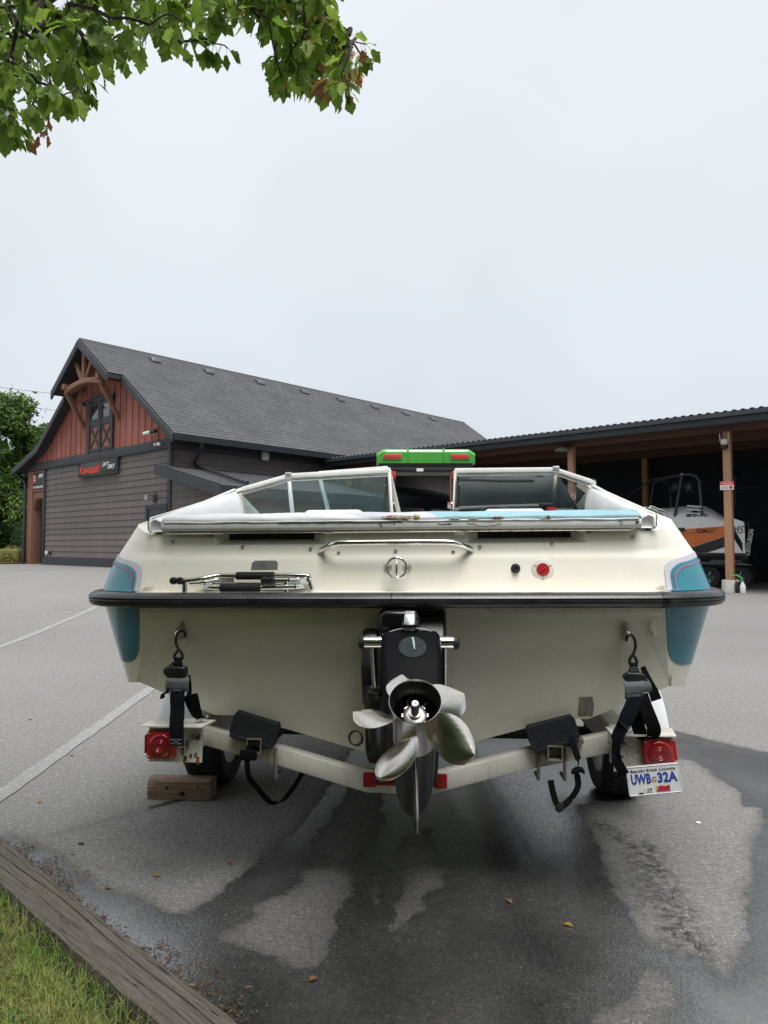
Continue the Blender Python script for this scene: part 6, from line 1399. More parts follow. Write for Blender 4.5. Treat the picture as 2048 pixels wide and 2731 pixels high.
    b = MB(); b.prism([(-.31, 1.02), (-.312, 1.028), (-.20, 1.032), (-.20, 1.022)], 'x', .036, .084); b.build('latch_clip', 'black_plastic', g)
    b = MB(); b.prism([(-.10, .97), (-.06, .99), (-.02, .97), (-.02, .72), (-.09, .72), (-.14, .86)], 'x', -.115, -.056); b.build('exhaust_bellow', 'black_paint', g, bevel=.012)
    b = MB(); b.prism([(-.14, .80), (-.02, .80), (.04, .52), (-.02, .50), (-.10, .56)], 'x', -.105, .02); b.build('lower_bracket', 'black_paint', g, bevel=.012)
    for sg, x in ((-1, -.086), (1, .200)):
        b = MB(); xo = x; xi = x+(.055 if sg < 0 else -.04)
        b.tube([(xo, -.285, .968), (xi, -.285, .968)], .020, 18); p = b.build('trim_pin', 'stainless', BOAT, smooth=50)
        b = MB(); b.lathe([(.001, .022), (.014, .020), (.021, .013), (.0225, 0), (.001, 0)], frame((xo, -.285, .968), (sg, 0, 0)), 18); b.build('pin_cap', 'black_plastic', p, smooth=50)
        xr = x+(.026 if sg < 0 else -.026)
        b = MB(); b.tube([(xr, -.285, .966), (xr, -.20, .80)], .0095, 12); b.build('ram_rod', 'dull_steel', p, smooth=60)
        b = MB(); b.lathe([(.010, .016), (.018, .018), (.027, .012), (.029, 0), (.029, -.02), (.033, -.025), (.033, -.24), (.02, -.26), (.001, -.26)], frame((xr, -.195, .79), Vector((0, -.285+.195, .966-.79))), 20); b.build('trim_ram', 'black_paint', p, smooth=40)
    b = MB()
    for k in range(3): b.tube([(-.150+.024*math.cos(a)-.002*k, .03-.003*k, .577+.026*math.sin(a)+.002*k) for a in [2*math.pi*i/24 for i in range(24)]], .0028, 6, closed=True)
    b.build('cable_coil', 'wire_grey', BOAT, smooth=60)
stern_drive()

# ------------------------------------------------------------ its trailer
TR = thing('boat_trailer', 'cream painted boat trailer with red tail lights under the boat', 'trailer', (.05, 2.6, 0), R_(-4.2))
def trailer():
    def beam(name, a, b, w, h, m_='trailer_paint', parent=TR, bev=.006):
        A, B_ = Vector(a), Vector(b); t = (B_-A).normalized(); up = Vector((0, 0, 1)); s = t.cross(up).normalized(); u = s.cross(t)
        q = MB(); q.add([p+s*i*w/2+u*j*h/2 for p in (A, B_) for i, j in ((-1, -1), (1, -1), (1, 1), (-1, 1))], [(3, 2, 1, 0), (4, 5, 6, 7)]+[(k, (k+1) % 4, 4+(k+1) % 4, 4+k) for k in range(4)])
        return q.build(name, m_, parent, bevel=bev)
    # V crossmember, bent box section
    pts = [(-.745, .562), (-.45, .49), (-.12, .400), (.12, .400), (.45, .492), (.78, .566)]
    m = MB(); secs = [[(x, .075, z-.035), (x, .135, z-.035), (x, .135, z+.035), (x, .075, z+.035)] for x, z in pts]; m.loft(secs); m.build('crossmember', 'trailer_paint', TR, bevel=.006)
    for x in (-.775, .81):
        beam('frame_rail', (x, .02, .572), (x*.985, 1.6, .565), .075, .105); beam('frame_rail', (x*.985, 1.6, .565), (x*.12, 4.9, .52), .075, .105)
    beam('tongue', (0, 4.6, .52), (0, 6.1, .50), .09, .09); beam('axle', (-.95, 1.25, .30), (.95, 1.25, .30), .06, .06, 'black_paint')
    beam('front_crossmember', (-.72, 2.0, .52), (.72, 2.0, .52), .06, .06)
    # bar of three red markers at the middle of the crossmember
    b = MB(); b.box(-.12, .17, .066, .0745, .398, .414); rb = b.build('marker_bar', 'reflector_red', TR)
    for x0, x1 in ((-.131, -.084), (.130, .177)):
        b = MB(); b.box(x0, x1, .045, .0655, .395, .447); b.build('marker_lamp', 'reflector_red', rb, bevel=.005)
    b = MB(); b.lathe([(.001, .012), (.006, .011), (.008, 0)], frame((-.068, .066, .418), (0, -1, 0)), 10); b.build('marker_bolt', 'galvanised', rb)
    for sg, (x0, x1, z0, z1) in ((-1, (-.906, -.708, .496, .628)), (1, (.752, .940, .498, .628))):
        b = MB(); b.box(x0, x1, -.035, -.031, z0, z1); pl_ = b.build('light_plate', 'trailer_paint', TR)
        b = MB(); b.prism([(x0-.014, -.075), (x1+.012, -.075), (x1+.03, .03), (x0-.012, .03)], 'z', z1+.001, z1+.006); b.build('light_shelf', 'trailer_paint', pl_)
        b = MB(); xo = x0 if sg < 0 else x1; b.box(xo-.002, xo+.002, -.03, .05, z0, z1); b.build('side_flange', 'trailer_paint', pl_)
        cx, cz = (-.852, .5625) if sg < 0 else (.898, .572)
        F = Matrix.Translation((cx, -.036, cz)) @ Matrix.Rotation(R_(0 if sg < 0 else -6), 4, 'Y')
        b = MB(); b.box(-.052, .052, -.030, 0, -.050, .050, xf=F); lt = b.build('tail_light', 'light_red', TR, bevel=.008, seg=3)
        b = MB(); b.lathe([(.001, .0062), (.012, .006), (.030, .0052), (.0395, .0035), (.0415, 0)], F @ frame((0, -.030, 0), (0, -1, 0)), 36); b.build('light_lens', 'lens_red', lt, smooth=60)
        for rr in (.010, .016, .022):
            b = MB(); b.tube([F @ Vector((rr*math.cos(a), -.0367, rr*math.sin(a))) for a in [2*math.pi*i/24 for i in range(24)]], .0007, 4, closed=True); b.build('lens_ring', 'light_red', lt)
        for i in (-1, 1):
            for j in (-1, 1):
                b = MB(); b.lathe([(.001, .003), (.004, .002), (.005, 0)], F @ frame((i*.043, -.030, j*.041), (0, -1, 0)), 8); b.build('light_screw', 'galvanised', lt)
        xs = -.060 if sg < 0 else .053
        b = MB(); b.box(xs, xs+.007, -.026, -.004, -.030, .034, xf=F); b.build('side_marker', 'reflector_red' if sg < 0 else 'amber_red', lt, bevel=.002)
        r = random.Random(sg+5); lx = -.80 if sg < 0 else .762
        for k in range(9):    # slots with rust runs and stray wiring on the bare plate
            px = r.uniform(x1-.08, x1-.01) if sg < 0 else r.uniform(x0+.008, x0+.03); pz = r.uniform(z0+.006, z1-.02)
            b = MB(); b.add([(px, -.0362, pz), (px+.009, -.0362, pz), (px+.008, -.0362, pz+.005), (px+.001, -.0362, pz+.006)], [(0, 1, 2, 3)]); b.build('plate_slot', 'black_paint', pl_, normals=False)
            if sg < 0:
                w = r.uniform(.004, .014); hh = r.uniform(.008, .028)
                b = MB(); b.add([(px+.004-w*.5, -.0360, pz), (px+.004+w*.5, -.0360, pz), (px+.006+w*.2, -.0360, pz-hh), (px+.003, -.0360, pz-hh*1.1), (px-w*.4, -.0360, pz-hh*.6)], [(0, 1, 2, 3, 4)]); b.build('rust_run', 'rust', pl_, normals=False)
        gx = (x1-.032) if sg < 0 else (x0+.022)
        b = MB(); b.lathe([(.001, .002), (.009, .002), (.010, 0)], frame((gx, -.0352, z1-.042), (0, -1, 0)), 14); b.build('grommet', 'galvanised', pl_)
        for k in range(4):
            s0 = Vector((gx+r.uniform(-.004, .004), -.04, z1-.03)); e0 = Vector((cx+(.050 if sg < 0 else -.050), -.05, cz+r.uniform(-.02, .035)))
            mid = [s0, s0+Vector((r.uniform(-.015, .02), -.012, r.uniform(-.02, .01))), s0.lerp(e0, .5)+Vector((r.uniform(-.01, .01), -.014, r.uniform(-.05, .01))), e0]
            b = MB(); b.tube(catmull(mid, 6), .0013, 5); b.build('wire', 'wire_grey', pl_, smooth=60)
    for sg in (-1, 1):
        for zz in (.528, .60):
            b = MB(); b.tube([(sg*.745+(.02 if sg > 0 else 0)+.004*math.sin(i*2.1), .070-.002*math.cos(i*2.6), zz-.03+.06*i/14) for i in range(15)], .0035, 6); b.build('weld_bead', 'trailer_paint', TR, smooth=60)
    # number plate
    F = Matrix.Translation((.876, -.072, .485)) @ Matrix.Rotation(R_(-6.5), 4, 'Y')
    b = MB(); b.prism([(-.089, -.046), (-.084, -.051), (.084, -.051), (.089, -.046), (.089, .046), (.084, .051), (-.084, .051), (-.089, .046)], 'y', -.001, .001, xf=F); npl = b.build('number_plate', 'plate_white', TR)
    e = MB(); ring = [(-.086, -.047), (.086, -.047), (.086, .047), (-.086, .047)]; e.tube([F @ Vector((x, -.0015, z)) for x, z in ring], .0012, 5, closed=True); e.build('plate_rim', 'plate_white', npl)
    fm = lambda x, z: F @ Matrix.Translation((x, -.0018, z)) @ Matrix.Rotation(R_(90), 4, 'X')
    lettering('plate_letters', 'UWB', .066, .034, npl, fm(-.043, .006), 'plate_blue', depth=.001, bold=.03); lettering('plate_letters', '32A', .066, .034, npl, fm(.045, .006), 'plate_blue', depth=.001, bold=.03)
    lettering('plate_slogan', 'Beautiful British Columbia', .150, .0095, npl, fm(0, .0335), 'ink', depth=.0006)
    for i, (m_, dz) in enumerate((('plate_blue', .008), ('white_paint', .004), ('sticker_red', .000), ('sticker_yellow', -.003))):
        b = MB(); b.prism([(-.0075, dz), (-.002, dz+.002), (.003, dz), (.0085, dz+.003), (.0085, dz-.0005), (.003, dz-.0035), (-.002, dz-.0015), (-.0075, dz-.0035)], 'y', -.0022-.0001*i, -.0015, xf=F); b.build('flag_stripe', m_, npl)
    b = MB(); b.box(-.034, -.006, -.0022, -.0015, -.040, -.024, xf=F); b.build('month_sticker', 'white_paint', npl); lettering('sticker_number', '29', .017, .012, npl, F @ Matrix.Translation((-.020, -.0028, -.032)) @ Matrix.Rotation(R_(90), 4, 'X'), 'ink', depth=.0005)
    b = MB(); b.box(.004, .050, -.0022, -.0015, -.041, -.021, xf=F); b.build('year_sticker', 'sticker_red', npl)
    b = MB(); b.box(.004, .012, -.0025, -.0022, -.034, -.021, xf=F); b.box(.030, .040, -.0025, -.0022, -.0255, -.021, xf=F); b.build('sticker_patch', 'sticker_yellow', npl)
    b = MB(); b.box(.046, .050, -.0025, -.0022, -.038, -.026, xf=F); b.build('sticker_patch', 'sticker_green', npl)
    lettering('sticker_text', 'JUL 204', .038, .009, npl, F @ Matrix.Translation((.027, -.0028, -.029)) @ Matrix.Rotation(R_(90), 4, 'X'), 'ink', depth=.0005)
    b = MB(); b.box(-.056, -.040, -.0020, -.0012, -.0445, -.0395, xf=F); b.build('plate_hole', 'black_paint', npl)
    # bunks with carpet, their brackets and U-bolts
    for sg, cx, cz in ((-1, -.536, .600), (1, .557, .606)):
        tilt = R_(16)*sg; F = Matrix.Translation((cx, 0, cz)) @ Matrix.Rotation(-tilt, 4, 'Y')
        m = MB(); r = random.Random(sg+8); secs = []
        for i in range(9):
            y = .035+i*.3; rr = [( -.088, -.030), (-.082, -.043), (.082, -.043), (.088, -.030), (.088, .030), (.080, .042), (-.080, .042), (-.088, .030)]
            secs.append([tuple(F @ Vector((x*(1+r.uniform(-.02, .02)), y, z+r.uniform(-.002, .002)))) for x, z in rr])
        m.loft(secs); bk = m.build('bunk', 'carpet', TR, smooth=40)
        m = MB(); m.prism([(-.08, -.038), (-.085, -.052), (-.05, -.058), (0, -.050), (.05, -.060), (.085, -.050), (.08, -.038)], 'y', .03, .10, xf=F); m.build('carpet_flap', 'carpet', bk, bevel=.006)
        # open square tube
        tx = -.533 if sg < 0 else .562; s_ = .027; m = MB(); zc = .541 if sg < 0 else .537
        for q in ((-s_, s_, s_-.004, s_), (-s_, s_, -s_, -s_+.004), (-s_, -s_+.004, -s_+.004, s_-.004), (s_-.004, s_, -s_+.004, s_-.004)): m.box(tx+q[0], tx+q[1], .025, .32, zc+q[2], zc+q[3])
        m.build('bracket_tube', 'galvanised', TR)
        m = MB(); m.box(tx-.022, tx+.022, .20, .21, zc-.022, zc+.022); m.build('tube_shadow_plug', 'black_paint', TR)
        for ux in ((cx+.075, ) if sg < 0 else (cx-.048, cx+.046)):
            zb = .49+(-.03 if sg < 0 else -.012)
            m = MB(); m.tube([(ux, .145, zb+.06), (ux, .068, zb+.06), (ux-.002*sg, .066, zb-.045), (ux-.002*sg, .145, zb-.045)], .0065, 8); m.build('u_bolt', 'galvanised', TR, smooth=50)
        m = MB(); m.prism([(cx+sg*.06-.02, zc+.035), (cx+sg*.06+.05, zc+.045), (cx+sg*.06+.05, zc+.03), (cx+sg*.06-.02, zc+.02)], 'y', .05, .12); m.build('clamp_plate', 'galvanised', TR)
    for sg in (-1, 1):
        x = sg*1.06; C = (x, 1.27, .275)
        m = MB(); m.lathe([(.165, -.085), (.20, -.098), (.25, -.10), (.272, -.075), (.277, -.03), (.277, .03), (.272, .075), (.25, .10), (.20, .098), (.165, .085)], frame(C, (1, 0, 0)), 40); w = m.build('wheel', 'tyre', TR, smooth=40)
        m = MB(); m.lathe([(.001, .035), (.05, .04), (.06, .03), (.14, .03), (.16, .06), (.17, .088), (.17, -.088), (.16, -.06), (.001, -.04)], frame(C, (sg, 0, 0)), 30); m.build('rim', 'white_frame', w, smooth=40)
        m = MB()
        for k in range(40):
            a = 2*math.pi*k/40
            for xx in (-.045, 0, .045): m.box(-.018, .018, -.010, .010, .2745, .280, xf=Matrix.Translation((x+xx, 1.27, .275)) @ Matrix.Rotation(a+xx*2, 4, 'X'))
        m.build('tread_blocks', 'tyre', w)
        m = MB(); secs = []
        for k in range(15):
            a = math.pi*(.07+.86*k/14); ro, ri = .42, .41
            xf_ = x+sg*.025; row = [(xf_-.135, ri), (xf_-.135, ro), (xf_-.12, ro+.008), (xf_+.12, ro+.008), (xf_+.135, ro), (xf_+.135, ri)]
            secs.append([(xx, 1.27-rr*math.cos(a)*1.08, .275+rr*math.sin(a)*.92) for xx, rr in row])
        m.loft(secs); m.build('fender', 'fender_white', TR, smooth=35)
        m = MB(); m.box(sg*.80-.03, sg*1.0+.03, 1.24, 1.30, .50, .56) if sg > 0 else m.box(sg*1.0-.03, sg*.80+.03, 1.24, 1.30, .50, .56); m.build('fender_stay', 'black_paint', TR)
trailer()

# ------------------------------------------------------------ straps and chock
LM = Matrix.Translation((.05, 2.6, 0)) @ Matrix.Rotation(R_(-4.2), 4, 'Z')
def strap_things():
    def base(name, label): o = thing(name, label, 'strap', (.05, 2.6, 0), R_(-4.2), 'transom tie-down straps'); return o
    for sg in (-1, 1):
        T = base('tie_down_strap', 'black tie-down strap hanging from the left transom eye over the tail light' if sg < 0 else 'black looped tie-down strap hanging from the right transom eye by the number plate')
        X = -.789 if sg < 0 else .815
        e = .012 if sg < 0 else -.010
        hk = [(X+e*1.9, -.064, .952), (X+e*1.9, -.066, .968), (X+e*.6, -.066, .972), (X-e*.6, -.064, .958), (X-e*.9, -.064, .930), (X-e*.1, -.064, .908), (X+e*.9, -.064, .893), (X+e*1.2, -.064, .878), (X+e*.7, -.064, .868), (X-e*.8, -.064, .868), (X-e*1.3, -.064, .880), (X-e*.8, -.064, .893), (X+e*.1, -.064, .906)]
        b = MB(); b.tube(catmull(hk, 6), .0052, 9); b.build('hook', 'black_paint', T, smooth=70)
        b = MB(); b.ribbon([(X, -.064, .876), (X, -.070, .868), (X, -.072, .850), (X+.001, -.072, .828), (X, -.07, .812)], (1, 0, 0), [.020, .024, .036, .050, .054], .008); b.build('upper_webbing', 'webbing', T, normals=False)
        if sg < 0:
            b = MB(); b.prism([(-.836, .842), (-.815, .850), (-.752, .848), (-.748, .818), (-.760, .806), (-.815, .806), (-.834, .822)], 'y', -.098, -.066); b.build('ratchet', 'black_paint', T, bevel=.008, seg=3)
            b = MB(); b.tube([(-.812, -.085, .853), (-.800, -.085, .862), (-.79, -.08, .86)], .003, 6); b.build('ratchet_pawl', 'black_paint', T)
            b = MB(); b.ribbon(catmull([(-.778, -.088, .812), (-.778, -.102, .800), (-.778, -.104, .780), (-.778, -.100, .764)], 4), (1, 0, -.02), .084, .004); lab = b.build('label_band', 'webbing_grey', T, normals=False)
            for i, (t, w_) in enumerate((('CKSIDE', .050), ('CENTRE', .036), ('60-3996', .045))): lettering('label_text', t, w_, .0085, lab, Matrix.Translation((-.786, -.1070, .795-.0135*i)) @ Matrix.Rotation(R_(90), 4, 'X'), 'thread', depth=.0006)
            b = MB(); b.ribbon(catmull([(-.745, -.085, .815), (-.738, -.094, .79), (-.737, -.092, .765), (-.742, -.085, .740)], 4), (.7, -.5, 0), .022, .004); b.build('loose_fold', 'webbing', T, normals=False)
            b = MB(); b.ribbon(catmull([(-.805, -.098, .770), (-.822, -.104, .755), (-.838, -.104, .737)], 4), (.5, 0, .5), [.03, .03, .03, .026, .022, .02, .016, .01, .004], .003); b.build('loose_tail', 'webbing', T, normals=False)
            b = MB(); b.ribbon(catmull([(-.776, -.10, .775), (-.777, -.106, .74), (-.775, -.106, .70), (-.776, -.110, .65), (-.776, -.108, .60), (-.776, -.106, .575)], 5), (1, 0, -.03), .051, .004); wb = b.build('main_webbing', 'webbing_navy', T, normals=False)
            for pts in (((-.797, .598), (-.757, .598), (-.757, .582), (-.797, .582), (-.797, .598)), ((-.797, .598), (-.757, .582)), ((-.757, .598), (-.797, .582))):
                b = MB(); b.tube([(x, -.1115, z) for x, z in pts], .0008, 4); b.build('stitching', 'thread', wb)
            b = MB(); b.ribbon(catmull([(-.742, -.07, .745), (-.733, -.055, .70), (-.725, -.03, .66), (-.712, .0, .646)], 4), (1, .3, 0), [.05, .05, .05, .048, .045, .042, .04, .036, .032, .03, .03, .03, .03], .004); b.build('rear_webbing', 'webbing', T, normals=False)
            b = MB(); b.tube([(-.735, -.03, .642), (-.70, .0, .652)], .006, 8); b.build('lower_hook', 'dull_steel', T)
        else:
            for k in range(5):
                b = MB(); b.tube([(.800, -.0775, .862-.006*k), (.832, -.0775, .865-.006*k)], .0007, 4); b.build('stitching', 'thread', T)
            b = MB(); b.prism([(.775, .835), (.79, .848), (.845, .845), (.858, .822), (.846, .812), (.79, .812), (.776, .826)], 'y', -.092, -.066); b.build('ratchet', 'black_paint', T, bevel=.008, seg=3)
            b = MB(); b.ribbon(catmull([(.805, -.088, .818), (.805, -.103, .806), (.806, -.105, .785), (.807, -.098, .762)], 4), (1, 0, .06), .062, .004); lab = b.build('label_band', 'webbing_grey', T, normals=False)
            for i, (t, w_) in enumerate((('CKSIDE', .048), ('CENTRE', .036), ('60-3996', .044))): lettering('label_text', t, w_, .0085, lab, Matrix.Translation((.803, -.1075, .801-.0135*i)) @ Matrix.Rotation(R_(-3), 4, 'Y') @ Matrix.Rotation(R_(90), 4, 'X'), 'thread', depth=.0006)
            b = MB(); b.ribbon(catmull([(.842, -.088, .822), (.850, -.10, .805), (.852, -.096, .785)], 4), (1, .2, .1), .032, .004); b.build('label_band', 'webbing_grey', T, normals=False)
            b = MB(); b.ribbon(catmull([(.845, -.072, .865), (.862, -.075, .82), (.878, -.072, .785), (.890, -.068, .752)], 4), (1, 0, .35), [.016, .018, .02, .022, .024, .026, .028, .03, .032, .034, .035, .036, .036], .004); b.build('loose_tail', 'webbing', T, normals=False)
            b = MB(); b.ribbon(catmull([(.812, -.098, .775), (.800, -.105, .74), (.775, -.108, .69), (.752, -.104, .64), (.745, -.098, .60), (.748, -.095, .56), (.760, -.09, .528), (.775, -.085, .505)], 5), [Vector((1, 0, .25))]*12+[Vector((.7, -.7, .1))]*12+[Vector((1, -.2, .1))]*12, [.05]*10+[.045]*8+[.03]*10+[.034]*8, .004); b.build('main_webbing', 'webbing_navy', T, normals=False)
            b = MB(); b.ribbon(catmull([(.832, -.095, .775), (.846, -.10, .73), (.862, -.098, .69), (.874, -.09, .655), (.868, -.075, .632), (.845, -.065, .632), (.828, -.07, .66), (.822, -.08, .71), (.82, -.085, .76)], 5), [Vector((1, -.1, 0))]*41, [.045]*41, .004); b.build('loop_webbing', 'webbing', T, normals=False)
            b = MB(); b.tube([(.80, -.03, .635), (.83, .0, .645)], .008, 8); b.build('lower_hook', 'dull_steel', T)
    # loose straps dangling from the bunks
    T = thing('loose_bunk_strap', 'thin black strap trailing from the left bunk onto the ground', 'strap', (.05, 2.6, 0), R_(-4.2), 'loose straps under the bunks')
    b = MB(); b.ribbon(catmull([(-.548, .03, .56), (-.556, .02, .50), (-.552, .03, .43), (-.535, .08, .375), (-.515, .14, .315), (-.502, .20, .275), (-.480, .25, .262), (-.46, .30, .275), (-.44, .36, .300), (-.425, .42, .325)], 5), [Vector((1, 0, .1))]*12+[Vector((.8, .5, .2))]*34, [.020]*46, .003); b.build('webbing', 'webbing', T, normals=False)
    b = MB(); b.box(-.440, -.408, .418, .432, .316, .334); b.build('tip', 'webbing', T, bevel=.004)
    b = MB(); b.box(-.585, -.52, .012, .03, .49, .53); b.build('knot', 'webbing', T, bevel=.008)
    T = thing('loose_bunk_strap', 'knotted black strap dangling from the right bunk above the wet ground', 'strap', (.05, 2.6, 0), R_(-4.2), 'loose straps under the bunks')
    b = MB(); b.ribbon(catmull([(.618, .02, .60), (.625, .005, .565), (.638, 0, .52), (.632, 0, .48), (.636, 0, .44), (.625, .0, .41), (.596, .0, .375), (.575, .0, .362), (.560, .0, .372), (.548, .0, .41), (.540, .0, .452)], 5), [Vector((1, .1, 0))]*10+[Vector((.3, 1, 0))]*6+[Vector((1, .2, 0))]*12+[Vector((.4, .4, 1))]*6+[Vector((1, 0, 0))]*17, [.022]*51, .003); b.build('webbing', 'webbing', T, normals=False)
    b = MB(); b.prism([(.615, .490), (.632, .500), (.655, .498), (.660, .478), (.640, .484), (.612, .474)], 'y', -.014, .012); b.build('knot', 'webbing', T, bevel=.005)
    b = MB(); b.prism([(.560, .372), (.582, .374), (.586, .352), (.566, .340), (.554, .352)], 'y', -.010, .008); b.build('buckle', 'black_plastic', T, bevel=.003)
strap_things()
def chock():
    r = random.Random(9); m = MB(); secs = []
    for i in range(13):
        x = -.162+.324*i/12; j = lambda a: r.uniform(-a, a)
        secs.append([(x, -.052+j(.002), .002), (x, -.054+j(.003), .05+j(.004)), (x, -.050+j(.003), .092+j(.004)), (x, -.038, .100+j(.003)), (x, .0, .102+j(.002)), (x, .04, .099+j(.003)), (x, .050+j(.003), .09), (x, .050, .002)])
    m.loft(secs); o = m.build('wheel_chock', 'block_wood', smooth=35)
    o.location = (-1.03, 3.70, .0); o.rotation_euler = (0, 0, R_(-5)); tag(o, 'rough brown timber offcut lying behind the left trailer tyre', 'wood block')
    for px, pz, s in ((-.06, .06, .008), (.02, .035, .012), (.10, .07, .006)):
        b = MB(); b.lathe([(.001, .002), (s*.6, .0018), (s, 0)], frame((px, -.0555, pz), (0, -1, 0)), 10); b.build('knot', 'dark_crack', o)
chock()

